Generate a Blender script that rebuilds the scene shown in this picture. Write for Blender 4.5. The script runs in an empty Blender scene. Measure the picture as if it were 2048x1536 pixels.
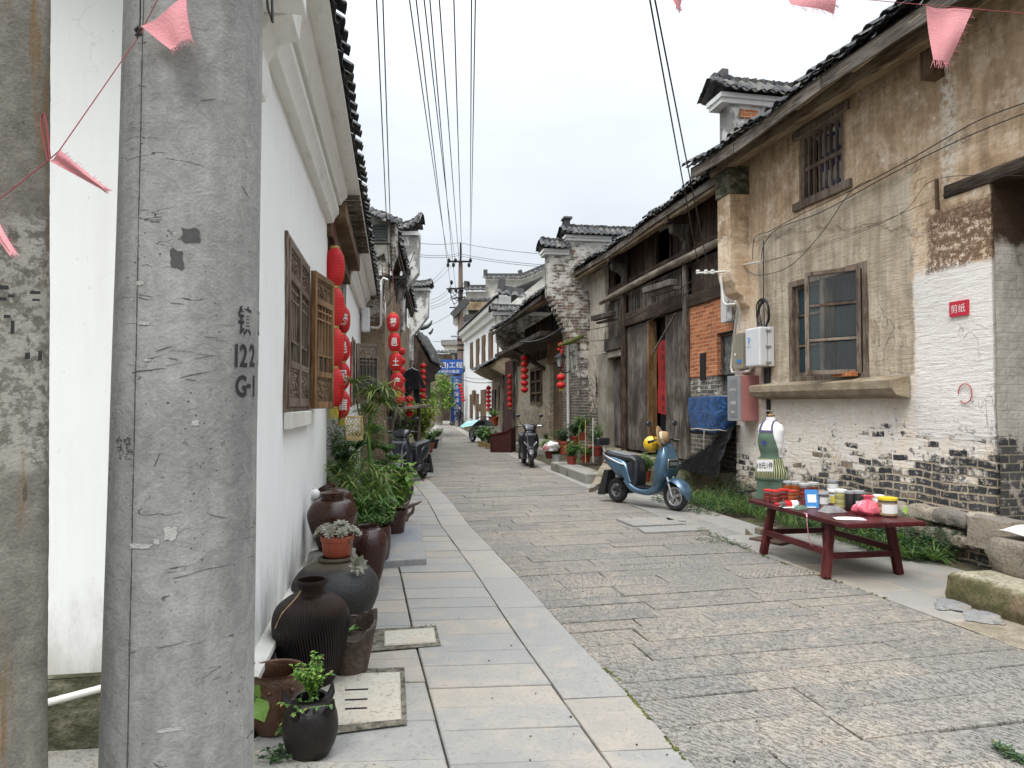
import bpy, bmesh, math, random
from mathutils import Vector, Matrix, noise as mnoise
S = bpy.context.scene
COL = S.collection
rnd = random.Random(7)
PI = math.pi
R = math.radians

# ------------------------------------------------------------------ camera measures (photo 2048 x 1536, focal 1420 px, eye 1.6 m)
FPX = 1420.0; EYE = 1.6; PITCH = math.atan(40 / FPX)
def ray(px, py):
    x = (px - 1024) / FPX; v = (768 - py) / FPX
    c, s = math.cos(PITCH), math.sin(PITCH)
    return Vector((x, c - v * s, s + v * c))
def G(px, py, z=0.0):
    d = ray(px, py); t = (z - EYE) / d.z
    return Vector((d.x * t, d.y * t, z))
def atY(px, py, Y):
    d = ray(px, py); t = Y / d.y
    return Vector((d.x * t, Y, EYE + d.z * t))

class Frame:
    """a wall line: x along the wall, y out of the wall, z up"""
    def __init__(s, ox, oy, ux, uy):
        n = math.hypot(ux, uy); s.o = Vector((ox, oy, 0)); s.u = Vector((ux / n, uy / n, 0))
        s.n = Vector((-s.u.y, s.u.x, 0)); s.rz = math.atan2(s.u.y, s.u.x)
    def hit(s, px, py, off=0.0):
        d = ray(px, py); e = Vector((0, 0, EYE))
        t = (s.o.dot(s.n) + off) / d.dot(s.n)
        p = e + d * t - s.o
        return p.dot(s.u), p.z
    def w(s, x, y, z=0.0):
        return s.o + s.u * x + s.n * y + Vector((0, 0, z))

# ------------------------------------------------------------------ objects
def thing(name, label, cat, loc=(0, 0, 0), rz=0.0, group=None, rot=None):
    o = bpy.data.objects.new(name, None); COL.objects.link(o)
    o.location = loc; o.rotation_euler = rot if rot else (0, 0, rz)
    o.empty_display_size = 0.1
    o['label'] = label; o['category'] = cat
    if group: o['group'] = group
    return o
def tag(o, label, cat, group=None):
    o['label'] = label; o['category'] = cat
    if group: o['group'] = group
    return o
def copy_tree(o, parent=None):
    c = o.copy(); COL.objects.link(c)
    if parent: c.parent = parent
    for ch in o.children: copy_tree(ch, c)
    return c

class MB:
    def __init__(s): s.v = []; s.f = []; s.mi = []; s.M = None; s.cm = 0; s.sm = []; s.cs = False
    def add(s, vs, fs):
        b = len(s.v)
        if s.M is not None: vs = [s.M @ Vector(p) for p in vs]
        s.v += [tuple(p) for p in vs]
        s.f += [tuple(b + i for i in f) for f in fs]
        s.mi += [s.cm] * len(fs); s.sm += [s.cs] * len(fs)
        return s
    def box(s, x0, x1, y0, y1, z0, z1):
        if x0 > x1: x0, x1 = x1, x0
        if y0 > y1: y0, y1 = y1, y0
        if z0 > z1: z0, z1 = z1, z0
        return s.add([(x0, y0, z0), (x1, y0, z0), (x1, y1, z0), (x0, y1, z0), (x0, y0, z1), (x1, y0, z1), (x1, y1, z1), (x0, y1, z1)],
                     [(0, 3, 2, 1), (4, 5, 6, 7), (0, 1, 5, 4), (1, 2, 6, 5), (2, 3, 7, 6), (3, 0, 4, 7)])
    def bar(s, a, b, w, h, up=(0, 0, 1)):
        a, b = Vector(a), Vector(b); d = (b - a).normalized(); up = Vector(up)
        if abs(d.dot(up)) > .98: up = Vector((1, 0, 0))
        sx = d.cross(up).normalized(); sz = sx.cross(d)
        sx *= w / 2; sz *= h / 2
        return s.add([a - sx - sz, a + sx - sz, a + sx + sz, a - sx + sz, b - sx - sz, b + sx - sz, b + sx + sz, b - sx + sz],
                     [(3, 2, 1, 0), (4, 5, 6, 7), (0, 1, 5, 4), (1, 2, 6, 5), (2, 3, 7, 6), (3, 0, 4, 7)])
    def quad(s, a, b, c, d): return s.add([a, b, c, d], [(0, 1, 2, 3)])
    def prism(s, poly, axis, a, b):
        """poly of 2D points extruded along axis 'x','y','z' from a to b"""
        def P(p, t): return {'x': (t, p[0], p[1]), 'y': (p[0], t, p[1]), 'z': (p[0], p[1], t)}[axis]
        n = len(poly); vs = [P(p, a) for p in poly] + [P(p, b) for p in poly]
        fs = [tuple(range(n))[::-1], tuple(range(n, 2 * n))] + [(i, (i + 1) % n, n + (i + 1) % n, n + i) for i in range(n)]
        return s.add(vs, fs)
    def tube(s, pts, r, seg=8, caps=True, closed=False):
        pts = [Vector(p) for p in pts]; n = len(pts)
        rr = r if isinstance(r, (list, tuple)) else [r] * n
        vs = []; fs = []; prev = None
        for i, p in enumerate(pts):
            if closed: d = pts[(i + 1) % n] - pts[i - 1]
            else: d = pts[min(i + 1, n - 1)] - pts[max(i - 1, 0)]
            d = d.normalized() if d.length > 1e-9 else Vector((0, 0, 1))
            if prev is None:
                up = Vector((0, 0, 1)) if abs(d.z) < .9 else Vector((1, 0, 0))
                a = d.cross(up).normalized()
            else:
                a = prev - d * prev.dot(d)
                a = a.normalized() if a.length > 1e-6 else d.orthogonal().normalized()
            prev = a; b = d.cross(a)
            for k in range(seg):
                t = 2 * PI * k / seg
                vs.append(p + (a * math.cos(t) + b * math.sin(t)) * rr[i])
        m = n if closed else n - 1
        for i in range(m):
            j = (i + 1) % n
            for k in range(seg):
                k2 = (k + 1) % seg
                fs.append((i * seg + k, i * seg + k2, j * seg + k2, j * seg + k))
        if caps and not closed: fs += [tuple(range(seg))[::-1], tuple((n - 1) * seg + k for k in range(seg))]
        return s.add(vs, fs)
    def cyl(s, a, b, r0, r1=None, seg=16): return s.tube([a, b], [r0, r0 if r1 is None else r1], seg)
    def lathe(s, prof, seg=24, c=(0, 0, 0), sx=1.0, sy=1.0, rib=0, amp=0.0):
        c = Vector(c); vs = []; fs = []; n = len(prof)
        for r, z in prof:
            for k in range(seg):
                t = 2 * PI * k / seg; q = r * (1 + amp * math.cos(rib * t)) if rib else r
                vs.append(c + Vector((q * math.cos(t) * sx, q * math.sin(t) * sy, z)))
        for i in range(n - 1):
            for k in range(seg):
                k2 = (k + 1) % seg
                fs.append((i * seg + k, i * seg + k2, (i + 1) * seg + k2, (i + 1) * seg + k))
        if prof[0][0] > 1e-6: fs.append(tuple(range(seg))[::-1])
        if prof[-1][0] > 1e-6: fs.append(tuple((n - 1) * seg + k for k in range(seg)))
        return s.add(vs, fs)
    def ell(s, c, rx, ry, rz, seg=14, rings=8):
        c = Vector(c)
        prof = [(math.sin(PI * i / rings), -math.cos(PI * i / rings)) for i in range(rings + 1)]
        prof[0] = (.001, -1); prof[-1] = (.001, 1)
        vs = [c + Vector((r * math.cos(2 * PI * k / seg) * rx, r * math.sin(2 * PI * k / seg) * ry, z * rz)) for r, z in prof for k in range(seg)]
        fs = [(i * seg + k, i * seg + (k + 1) % seg, (i + 1) * seg + (k + 1) % seg, (i + 1) * seg + k) for i in range(rings) for k in range(seg)]
        return s.add(vs, fs)
    def torus(s, c, Rr, r, axis='y', seg=28, sg=8):
        c = Vector(c); pts = []
        for k in range(seg):
            t = 2 * PI * k / seg
            p = {'y': (math.cos(t), 0, math.sin(t)), 'z': (math.cos(t), math.sin(t), 0), 'x': (0, math.cos(t), math.sin(t))}[axis]
            pts.append(c + Vector(p) * Rr)
        return s.tube(pts, r, sg, closed=True)
    def grid(s, fn, nu, nv, closeu=False):
        vs = [fn(i / nu, j / nv) for j in range(nv + 1) for i in range(nu + (0 if closeu else 1))]
        w = nu if closeu else nu + 1
        fs = [(j * w + i, j * w + (i + 1) % w, (j + 1) * w + (i + 1) % w, (j + 1) * w + i) for j in range(nv) for i in range(nu)]
        return s.add(vs, fs)
    def loft(s, rings, caps=True):
        n = len(rings[0]); vs = [p for r in rings for p in r]
        fs = [(i * n + k, i * n + (k + 1) % n, (i + 1) * n + (k + 1) % n, (i + 1) * n + k) for i in range(len(rings) - 1) for k in range(n)]
        if caps: fs += [tuple(range(n))[::-1], tuple((len(rings) - 1) * n + k for k in range(n))]
        return s.add(vs, fs)
    def rock(s, c, rx, ry, rz, seed=0, rot=0.0, amp=.18, boxy=.55):
        """rounded irregular block"""
        c = Vector(c); n = 5; off = Vector((seed * 3.1, seed * 1.7, seed * 7.3)); m = {}; vs = []; fs = []
        cr, sr = math.cos(rot), math.sin(rot)
        def vid(p):
            key = tuple(round(q, 5) for q in p)
            if key not in m:
                q = Vector(p); sph = q.normalized(); q = q * boxy + sph * (1 - boxy) * 1.1
                q *= 1 + amp * mnoise.noise(sph * 1.7 + off) + amp * .35 * mnoise.noise(sph * 5 + off)
                x, y, z = q.x * rx, q.y * ry, q.z * rz
                m[key] = len(vs); vs.append(c + Vector((x * cr - y * sr, x * sr + y * cr, z)))
            return m[key]
        for ax in range(3):
            for sg in (-1, 1):
                for i in range(n):
                    for j in range(n):
                        q = []
                        for a, b in ((i, j), (i + 1, j), (i + 1, j + 1), (i, j + 1)):
                            p = [0, 0, 0]; p[ax] = sg; p[(ax + 1) % 3] = -1 + 2 * a / n; p[(ax + 2) % 3] = -1 + 2 * b / n
                            q.append(vid(p))
                        fs.append(tuple(q) if sg > 0 else tuple(q[::-1]))
        return s.add(vs, fs)
    def leaf(s, p, d, up, L, W, fold=.25, droop=0.2, n=2):
        """pointed leaf from p along d"""
        p, d, up = Vector(p), Vector(d).normalized(), Vector(up)
        sd = d.cross(up)
        sd = sd.normalized() if sd.length > 1e-5 else d.orthogonal().normalized()
        nn = sd.cross(d)
        if n == 1:
            a = p + d * L * .5 - nn * droop * L * .2
            return s.add([p, a + sd * W / 2 + nn * W * fold * .5, p + d * L - nn * droop * L, a - sd * W / 2 + nn * W * fold * .5], [(0, 1, 2, 3)])
        a = p + d * L * .3 - nn * droop * L * .05; b = p + d * L * .65 - nn * droop * L * .35; e = p + d * L * .97 - nn * droop * L
        u1 = sd * W * .5 + nn * W * fold; u2 = -sd * W * .5 + nn * W * fold
        return s.add([p, a + u1, b + u1 * .8, e, b + u2 * .8, a + u2, a, b], [(0, 1, 6), (6, 1, 2, 7), (7, 2, 3), (0, 6, 5), (6, 7, 4, 5), (7, 3, 4)])
    def jitter(s, amp, scale, i0=0, seed=0.0):
        o = Vector((seed, seed * 2, -seed))
        for i in range(i0, len(s.v)):
            p = Vector(s.v[i]); q = p * scale + o
            s.v[i] = tuple(p + Vector((mnoise.noise(q), mnoise.noise(q + Vector((9, 0, 0))), mnoise.noise(q + Vector((0, 9, 0))))) * amp)
        return s
    def build(s, name, mat, parent=None, smooth=None, bevel=0.0, sub=0, loc=None, recalc=True, seg=2, weld=False):
        me = bpy.data.meshes.new(name); me.from_pydata(s.v, [], s.f)
        mats = mat if isinstance(mat, (list, tuple)) else [mat]
        for m in mats: me.materials.append(m)
        if len(mats) > 1: me.polygons.foreach_set('material_index', s.mi)
        if recalc or weld:
            bm = bmesh.new(); bm.from_mesh(me)
            if weld: bmesh.ops.remove_doubles(bm, verts=bm.verts, dist=1e-5)
            if recalc: bmesh.ops.recalc_face_normals(bm, faces=bm.faces)
            bm.to_mesh(me); bm.free()
        if smooth is not None:
            me.polygons.foreach_set('use_smooth', [True] * len(me.polygons))
            if smooth < 180: me.set_sharp_from_angle(angle=R(smooth))
        me.update()
        o = bpy.data.objects.new(name, me); COL.objects.link(o)
        if parent: o.parent = parent
        if loc: o.location = loc
        if bevel:
            md = o.modifiers.new('bev', 'BEVEL'); md.width = bevel; md.segments = seg; md.limit_method = 'ANGLE'; md.angle_limit = R(35)
        if sub:
            md = o.modifiers.new('sub', 'SUBSURF'); md.levels = sub; md.render_levels = sub
        return o

def rng(a, b): return a + (b - a) * rnd.random()
def lerp(a, b, t): return a + (b - a) * t
def sag(a, b, drop, n=14):
    a, b = Vector(a), Vector(b)
    return [a.lerp(b, i / n) - Vector((0, 0, drop * 4 * (i / n) * (1 - i / n))) for i in range(n + 1)]

# text as flat triangles: list of verts (x, y) and faces, centred, height = size
def text_geo(txt, size, maxedge=None, shear=0.0, bold=0.0):
    cu = bpy.data.curves.new('lettering', 'FONT'); cu.body = txt; cu.size = size
    cu.align_x = 'CENTER'; cu.align_y = 'CENTER'; cu.shear = shear; cu.resolution_u = 3; cu.offset = bold
    o = bpy.data.objects.new('lettering', cu); COL.objects.link(o)
    bpy.context.view_layer.update()
    me = bpy.data.meshes.new_from_object(o.evaluated_get(bpy.context.evaluated_depsgraph_get()))
    bpy.data.objects.remove(o); bpy.data.curves.remove(cu)
    if maxedge:
        bm = bmesh.new(); bm.from_mesh(me)
        for _ in range(3):
            es = [e for e in bm.edges if e.calc_length() > maxedge]
            if not es: break
            bmesh.ops.subdivide_edges(bm, edges=es, cuts=1)
        bmesh.ops.triangulate(bm, faces=bm.faces)
        bm.to_mesh(me); bm.free()
    vs = [(v.co.x, v.co.y) for v in me.vertices]; fs = [tuple(p.vertices) for p in me.polygons]
    bpy.data.meshes.remove(me)
    if vs:
        cx = (min(v[0] for v in vs) + max(v[0] for v in vs)) / 2; cy = (min(v[1] for v in vs) + max(v[1] for v in vs)) / 2
        vs = [(x - cx, y - cy) for x, y in vs]
    return vs, fs
def put_text(mb, txt, size, fn, maxedge=None, bold=0.0, sx=1.0):
    vs, fs = text_geo(txt, size, maxedge, bold=bold)
    mb.add([fn(x * sx, y) for x, y in vs], fs)
# ------------------------------------------------------------------ materials: a small expression layer over shader nodes
def lin(h):
    h = h.lstrip('#'); o = []
    for i in (0, 2, 4):
        c = int(h[i:i + 2], 16) / 255; o.append(c / 12.92 if c < .04045 else ((c + .055) / 1.055) ** 2.4)
    return tuple(o)
class X:
    def __init__(s, m, sock): s.m = m; s.s = sock
    def _b(s, op, o, r=False): return s.m.math(op, o, s) if r else s.m.math(op, s, o)
    def __add__(s, o): return s._b('ADD', o)
    __radd__ = __add__
    def __mul__(s, o): return s._b('MULTIPLY', o)
    __rmul__ = __mul__
    def __sub__(s, o): return s._b('SUBTRACT', o)
    def __rsub__(s, o): return s._b('SUBTRACT', o, True)
    def __truediv__(s, o): return s._b('DIVIDE', o)
    def __neg__(s): return s * -1.0
    def abs(s): return s.m.math('ABSOLUTE', s)
    def pow(s, e): return s.m.math('POWER', s, e)
    def min(s, o): return s._b('MINIMUM', o)
    def max(s, o): return s._b('MAXIMUM', o)
    def step(s, a, b): return s.m.step(s, a, b)
    def floor(s): return s.m.math('FLOOR', s)
    def fract(s): return s.m.math('FRACT', s)
    def sin(s): return s.m.math('SINE', s)
class Mat:
    def __init__(s, name):
        s.mat = bpy.data.materials.new(name); s.mat.use_nodes = True
        s.nt = s.mat.node_tree; s.nt.nodes.clear(); s._c = None
        s.bsdf = s.nt.nodes.new('ShaderNodeBsdfPrincipled'); o = s.nt.nodes.new('ShaderNodeOutputMaterial')
        s.nt.links.new(s.bsdf.outputs[0], o.inputs[0]); s.out = o
    def n(s, t): return s.nt.nodes.new(t)
    def link(s, v, inp):
        if isinstance(v, X): s.nt.links.new(v.s, inp)
        elif isinstance(v, str): inp.default_value = (*lin(v), 1)
        elif isinstance(v, (tuple, list)) and len(v) == 3 and inp.type == 'RGBA': inp.default_value = (*v, 1)
        else: inp.default_value = v
    def math(s, op, a, b=None, c=None):
        n = s.n('ShaderNodeMath'); n.operation = op; s.link(a, n.inputs[0])
        if b is not None: s.link(b, n.inputs[1])
        if c is not None: s.link(c, n.inputs[2])
        return X(s, n.outputs[0])
    def step(s, v, a, b, lo=0.0, hi=1.0):
        n = s.n('ShaderNodeMapRange'); n.interpolation_type = 'SMOOTHSTEP'
        for i, q in enumerate((v, a, b, lo, hi)): s.link(q, n.inputs[i])
        return X(s, n.outputs[0])
    def coord(s, kind='Object'):
        n = s.n('ShaderNodeTexCoord'); return X(s, n.outputs[kind])
    @property
    def P(s):
        if s._c is None: s._c = s.coord()
        return s._c
    def sep(s, v=None):
        n = s.n('ShaderNodeSeparateXYZ'); s.link(v or s.P, n.inputs[0]); return [X(s, o) for o in n.outputs]
    def comb(s, x, y, z):
        n = s.n('ShaderNodeCombineXYZ')
        for i, q in enumerate((x, y, z)): s.link(q, n.inputs[i])
        return X(s, n.outputs[0])
    def scale(s, k, v=None):
        n = s.n('ShaderNodeVectorMath'); n.operation = 'MULTIPLY'; s.link(v or s.P, n.inputs[0]); n.inputs[1].default_value = k
        return X(s, n.outputs[0])
    def vadd(s, a, b):
        n = s.n('ShaderNodeVectorMath'); n.operation = 'ADD'; s.link(a, n.inputs[0]); s.link(b, n.inputs[1]); return X(s, n.outputs[0])
    def noise(s, sc, det=3.0, v=None, rough=.55, dist=0.0, color=False):
        n = s.n('ShaderNodeTexNoise'); s.link(v or s.P, n.inputs['Vector']); n.inputs['Scale'].default_value = sc
        n.inputs['Detail'].default_value = det; n.inputs['Roughness'].default_value = rough; n.inputs['Distortion'].default_value = dist
        return X(s, n.outputs['Color' if color else 'Fac'])
    def voro(s, sc, v=None, feat='F1', out='Distance', rand=1.0):
        n = s.n('ShaderNodeTexVoronoi'); n.feature = feat; s.link(v or s.P, n.inputs['Vector']); n.inputs['Scale'].default_value = sc
        n.inputs['Randomness'].default_value = rand
        return X(s, n.outputs[out])
    def brick(s, v, w, h, mortar, c1, c2, cm, off=.5, bias=0.0):
        n = s.n('ShaderNodeTexBrick'); s.link(v, n.inputs['Vector']); n.offset = off
        for k, q in (('Color1', c1), ('Color2', c2), ('Mortar', cm)): s.link(q, n.inputs[k])
        n.inputs['Scale'].default_value = 1.0; n.inputs['Mortar Size'].default_value = mortar; n.inputs['Mortar Smooth'].default_value = .3
        n.inputs['Bias'].default_value = bias; n.inputs['Brick Width'].default_value = w; n.inputs['Row Height'].default_value = h
        return X(s, n.outputs['Color']), X(s, n.outputs['Fac'])
    def rand(s):
        n = s.n('ShaderNodeNewGeometry'); return X(s, n.outputs['Random Per Island'])
    def objrand(s):
        n = s.n('ShaderNodeObjectInfo'); return X(s, n.outputs['Random'])
    def mix(s, f, a, b, mode='MIX'):
        n = s.n('ShaderNodeMix'); n.data_type = 'RGBA'; n.blend_type = mode
        s.link(f, n.inputs[0]); s.link(a, n.inputs[6]); s.link(b, n.inputs[7]); return X(s, n.outputs[2])
    def ramp(s, f, stops):
        n = s.n('ShaderNodeValToRGB'); s.link(f, n.inputs[0]); e = n.color_ramp.elements
        while len(e) < len(stops): e.new(.5)
        for k, (p, c) in zip(e, stops): k.position = p; k.color = (*(lin(c) if isinstance(c, str) else c), 1)
        return X(s, n.outputs[0])
    def gain(s, c, k):
        """multiply colour by a scalar expression"""
        n = s.n('ShaderNodeVectorMath'); n.operation = 'SCALE'; s.link(c, n.inputs[0])
        s.link(k, n.inputs['Scale']); return X(s, n.outputs[0])
    def bump(s, h, dist=.01, strength=1.0):
        n = s.n('ShaderNodeBump'); s.link(h, n.inputs['Height']); n.inputs['Distance'].default_value = dist; n.inputs['Strength'].default_value = strength
        return X(s, n.outputs[0])
    def done(s, color=None, rough=.8, bump=None, metal=0.0, spec=.5, coat=0.0, trans=0.0, alpha=None, ior=None, sss=None, emit=None, sheen=None):
        b = s.bsdf.inputs
        if color is not None: s.link(color, b['Base Color'])
        s.link(rough, b['Roughness']); s.link(metal, b['Metallic']); s.link(spec, b['Specular IOR Level'])
        if coat: s.link(coat, b['Coat Weight']); b['Coat Roughness'].default_value = .08
        if trans: s.link(trans, b['Transmission Weight'])
        if ior: b['IOR'].default_value = ior
        if alpha is not None: s.link(alpha, b['Alpha'])
        if sss: b['Subsurface Weight'].default_value = sss; b['Subsurface Radius'].default_value = (.02, .01, .01)
        if bump is not None: s.nt.links.new(bump.s, b['Normal'])
        return s.mat
M = {}
def plain(name, col, rough=.6, var=.12, sc=6.0, metal=0.0, bump=.002, spec=.5, coat=0.0):
    m = Mat(name); k = m.noise(sc, 4); k2 = m.noise(sc * 7, 3)
    v = 1 + (k - .5) * (2 * var) + (k2 - .5) * var
    c = m.gain(m.mix(0.0, col, col), v)
    M[name] = m.done(c, m.step(k2, .2, .8, max(.02, rough - .08), min(1, rough + .08)), m.bump(k2, bump) if bump else None, metal, spec, coat)
    return M[name]
def wood(name, c1, c2, c3, axis=2, fine=1.0, rough=.75, bump=.004):
    """grain along the local axis; c3 is worn bleached streaks"""
    m = Mat(name); st = [14 * fine, 14 * fine, 14 * fine]; st[axis] = 1.1 * fine
    v = m.scale(tuple(st)); r = m.rand()
    v = m.vadd(v, m.comb(r * 37.0, r * 11.0, r * 23.0))
    g = m.noise(1.0, 5, v, .65, .4); g2 = m.noise(4.0, 3, v, .6); big = m.noise(1.3, 3)
    c = m.mix(m.step(g, .3, .7), c1, c2); c = m.mix(m.step(g2 * .5 + big * .5 + g * .15, .52, .68) * .8, c, c3)
    crack = m.step(g2, .33, .40)
    c = m.gain(c, (.55 + .45 * crack) * (.72 + .56 * r) * (.75 + .5 * big))
    M[name] = m.done(c, rough, m.bump(g2 * .6 + g * .4, bump), spec=.3)
    return M[name]

# --- foreground concrete pole (object origin on the axis)
def mat_pole():
    m = Mat('pole_concrete'); x, y, z = m.sep(); a = m.math('ARCTAN2', x, -y)
    big = m.noise(5, 5, m.scale((1, 1, .55))); mid = m.noise(22, 5, None, .65, 1.2); fine = m.noise(160, 3)
    v = m.step(big * .55 + mid * .45, .33, .68)
    c = m.mix(v, (.19, .188, .18), (.33, .327, .312))
    c = m.gain(c, .8 + fine * .4)
    st = m.noise(9, 4, m.scale((3.2, 3.2, .22)), .6)               # rain streaks down the pole
    c = m.gain(c, .92 + .16 * m.step(st, .3, .7))
    smear = m.noise(14, 4, m.scale((1, 1, 4.5)), .6, 2.0)           # horizontal rub marks
    c = m.mix(m.step(smear, .63, .72) * .45, c, (.12, .12, .12))
    c = m.mix(m.step(m.noise(11, 4, m.scale((1, 1, 3)), .6, 1.5), .66, .74) * .4, c, (.42, .41, .39))
    pit = m.step(m.voro(60) + (m.noise(7, 2) - .5) * .55, .015, .06)
    c = m.mix((1 - pit) * .75, c, (.06, .06, .06))
    mark = m.noise(24, 3, m.scale((1, 1, 1.3)), .5, 1.0)
    low = m.step(z, 1.9, .9)
    c = m.mix(m.step(mark, .69, .73) * (.25 + .6 * low), c, (.07, .068, .065))
    # formwork seam
    sw = m.noise(40, 3); off = (m.noise(3, 2, m.scale((0, 0, 1))) - .5) * .05
    sd = (a + .16 + off).abs(); seam = m.step(sd + (sw - .5) * .03, .012, .002)
    band = m.step(sd, .10, .02)
    c = m.gain(c, 1 - band * .08); c = m.mix(seam * .8, c, (.075, .07, .06))
    moss = m.step(z, .95, .45) * m.step(m.noise(6, 4), .4, .65)
    c = m.mix(moss * .5, c, (.10, .095, .06))
    # hairline cracks round the pole
    cv = m.noise(2.0, 4, m.scale((1.3, 1.3, 6.5)), .55, .3)
    cr = m.step((cv - .5).abs(), .004, .001) * m.step(m.noise(2.6, 2), .56, .60) * m.step(m.noise(9, 2), .45, .52)
    c = m.mix(cr * .85, c, (.05, .05, .045))
    h = mid * .35 + fine * .25 + pit * .5 - seam * .8 - cr * .9 + big * .5
    M['pole_concrete'] = m.done(c, .88, m.bump(h, .006), spec=.25)
mat_pole()
def mat_post():
    m = Mat('post_concrete'); x, y, z = m.sep()
    big = m.noise(5, 5, m.scale((1, 1, .7)), .6); mid = m.noise(26, 5, None, .7); fine = m.noise(190, 2)
    c = m.ramp(big * .5 + mid * .5, [(.3, (.09, .082, .068)), (.5, (.175, .163, .138)), (.7, (.27, .255, .22))])
    c = m.gain(c, .65 + fine * .7)
    band = m.step(z + (big - .5) * .16, 1.46, 1.5) * m.step(z + (big - .5) * .3, 1.92, 1.86)
    paint = band * m.step(mid * .45 + m.noise(75, 4, None, .7) * .55, .45, .54)
    c = m.mix(paint * .6, c, (.40, .385, .34))
    rust = m.noise(10, 4, m.scale((2.6, 2.6, .2)), .6)
    c = m.mix(m.step(rust, .54, .68) * .8, c, (.17, .095, .03))
    hole = m.step(m.voro(13, m.scale((1, 1, .55))) + (m.noise(5, 2) - .5) * .35, .03, .1)
    c = m.mix((1 - hole) * .85, c, (.03, .02, .012))
    dk = m.step(m.noise(30, 3, m.scale((2, 2, .6))), .66, .72)
    c = m.mix(dk * .6, c, (.05, .045, .04))
    g = m.step(z, .8, .5) * m.step(m.noise(9, 4), .4, .6); c = m.mix(g * .7, c, (.06, .07, .03))
    M['post_concrete'] = m.done(c, .92, m.bump(mid * .5 + fine * .2 + hole * .8 + big * .5, .005), spec=.2)
mat_post()
def mat_whitewash():
    m = Mat('white_plaster'); x, y, z = m.sep(); r = m.noise(2.2, 4); f = m.noise(45, 4); st = m.noise(3, 4, m.scale((5, 5, .35)))
    c = m.mix(m.step(r * .5 + st * .5, .35, .7), (.83, .835, .83), (.785, .785, .77))
    gr = m.step(z + (m.noise(7, 5, m.scale((1, 1, .5)), .7) - .5) * 1.2, .80, .10)
    c = m.mix(gr * .6, c, (.30, .28, .23))
    spk = m.step(m.noise(26, 4, m.scale((2, 2, .8))), .70, .74)
    c = m.mix(spk * .35, c, (.22, .2, .17))
    hc = m.step((m.noise(1.3, 5, None, .6, .5) - .5).abs(), .0035, .0008) * m.step(m.noise(1.0, 2), .5, .58); c = m.mix(hc * .22, c, (.35, .34, .31))
    rn = m.step(m.noise(4, 4, m.scale((4, 4, .25)), .6), .60, .74) * m.step(m.noise(.9, 3), .45, .6); c = m.mix(rn * .22, c, (.45, .43, .38))
    M['white_plaster'] = m.done(c, .85, m.bump(f * .3 + r, .0025), spec=.25)
    m = Mat('mossy_plinth'); k = m.noise(5, 6, m.scale((1, 1, 2.5)), .65); f = m.noise(50, 4)
    c = m.ramp(k, [(.3, (.03, .028, .02)), (.48, (.075, .075, .045)), (.6, (.15, .14, .10)), (.75, (.32, .3, .24))])
    M['mossy_plinth'] = m.done(m.gain(c, .6 + f * .8), .95, m.bump(k + f * .5, .02), spec=.15)
    m = Mat('trim_white'); f = m.noise(12, 4); st = m.noise(3, 4, m.scale((1, 6, 1)))
    c = m.mix(m.step(st, .55, .75) * .4, (.78, .775, .75), (.45, .42, .36))
    M['trim_white'] = m.done(m.gain(c, .9 + f * .2), .85, m.bump(f, .004), spec=.25)
    m = Mat('grey_stucco'); f = m.noise(60, 3); k = m.noise(3, 5)                    # aged whitewash of the far gables
    x, y, z = m.sep()
    d = m.noise(2.2, 6, m.scale((1, 1, .6)), .7)
    c = m.mix(m.step(d, .47, .56), (.62, .61, .58), (.25, .245, .23)); c = m.mix(m.step(m.noise(7, 5, None, .7), .56, .63) * .75, c, (.10, .097, .09))
    M['grey_stucco'] = m.done(m.gain(c, .75 + f * .5), .92, m.bump(f * .4 + d, .01), spec=.2)
    m = Mat('cream_stucco'); k = m.noise(2, 5); f = m.noise(30, 4)
    M['cream_stucco'] = m.done(m.mix(m.step(k, .35, .7), (.52, .50, .44), (.66, .65, .61)), .9, m.bump(f, .004), spec=.2)
    m = Mat('ochre_render'); x, y, z = m.sep(); k = m.noise(1.6, 6, None, .65); f = m.noise(24, 5, None, .65)
    c = m.ramp(k * .6 + f * .4, [(.32, (.06, .045, .03)), (.45, (.17, .13, .085)), (.55, (.30, .24, .165)), (.68, (.43, .37, .28))])
    M['ochre_render'] = m.done(m.gain(c, .8 + m.noise(90, 2) * .4), .92, m.bump(f + k, .02), spec=.2)
mat_whitewash()
def masonry(name, brick1, brick2, mort, w, h, wash=None, lo=0.0, hi=1.0, dirt=.5, mortar=.008):
    """brick wall; wash = colour of whitewash that survives above a ragged line lo..hi"""
    m = Mat(name); x, y, z = m.sep(); wob = (m.noise(2.5, 3) - .5)
    v = m.comb(x + y + wob * .03, z + wob * .035, 0.0)
    b, mf = m.brick(v, w, h, mortar, brick1, brick2, mort)
    k = m.noise(3, 5, None, .65); f = m.noise(38, 5, None, .65)
    cell = m.noise(1.0, 1, m.scale((1 / w, 1 / w, 1 / h), None))
    c = m.gain(b, .55 + cell * .5 + f * .45)
    c = m.mix(m.step(f * .6 + k * .4, .52, .62) * dirt, c, (.045, .042, .038))
    hgt = (1 - mf) * .5 + f * .35
    if wash is not None:
        p = m.step(z * (1 / max(hi - lo, .01)) - lo / max(hi - lo, .01) + (k - .5) * 1.6 + (f - .5) * .9 + (cell - .5) * .8, .42, .56)
        wc = m.mix(m.step(m.noise(5, 4), .4, .65), wash, tuple(q * .72 for q in wash)); wc = m.gain(wc, .82 + f * .36)
        c = m.mix(p, c, wc); hgt = hgt * (1 - p * .75) + p * .7
    M[name] = m.done(c, .92, m.bump(hgt, .012), spec=.2)
    return M[name]
masonry('grey_brick', (.075, .075, .078), (.145, .135, .125), (.36, .33, .28), .24, .075, (.62, .60, .56), -.5, 4.5, .55)
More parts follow.
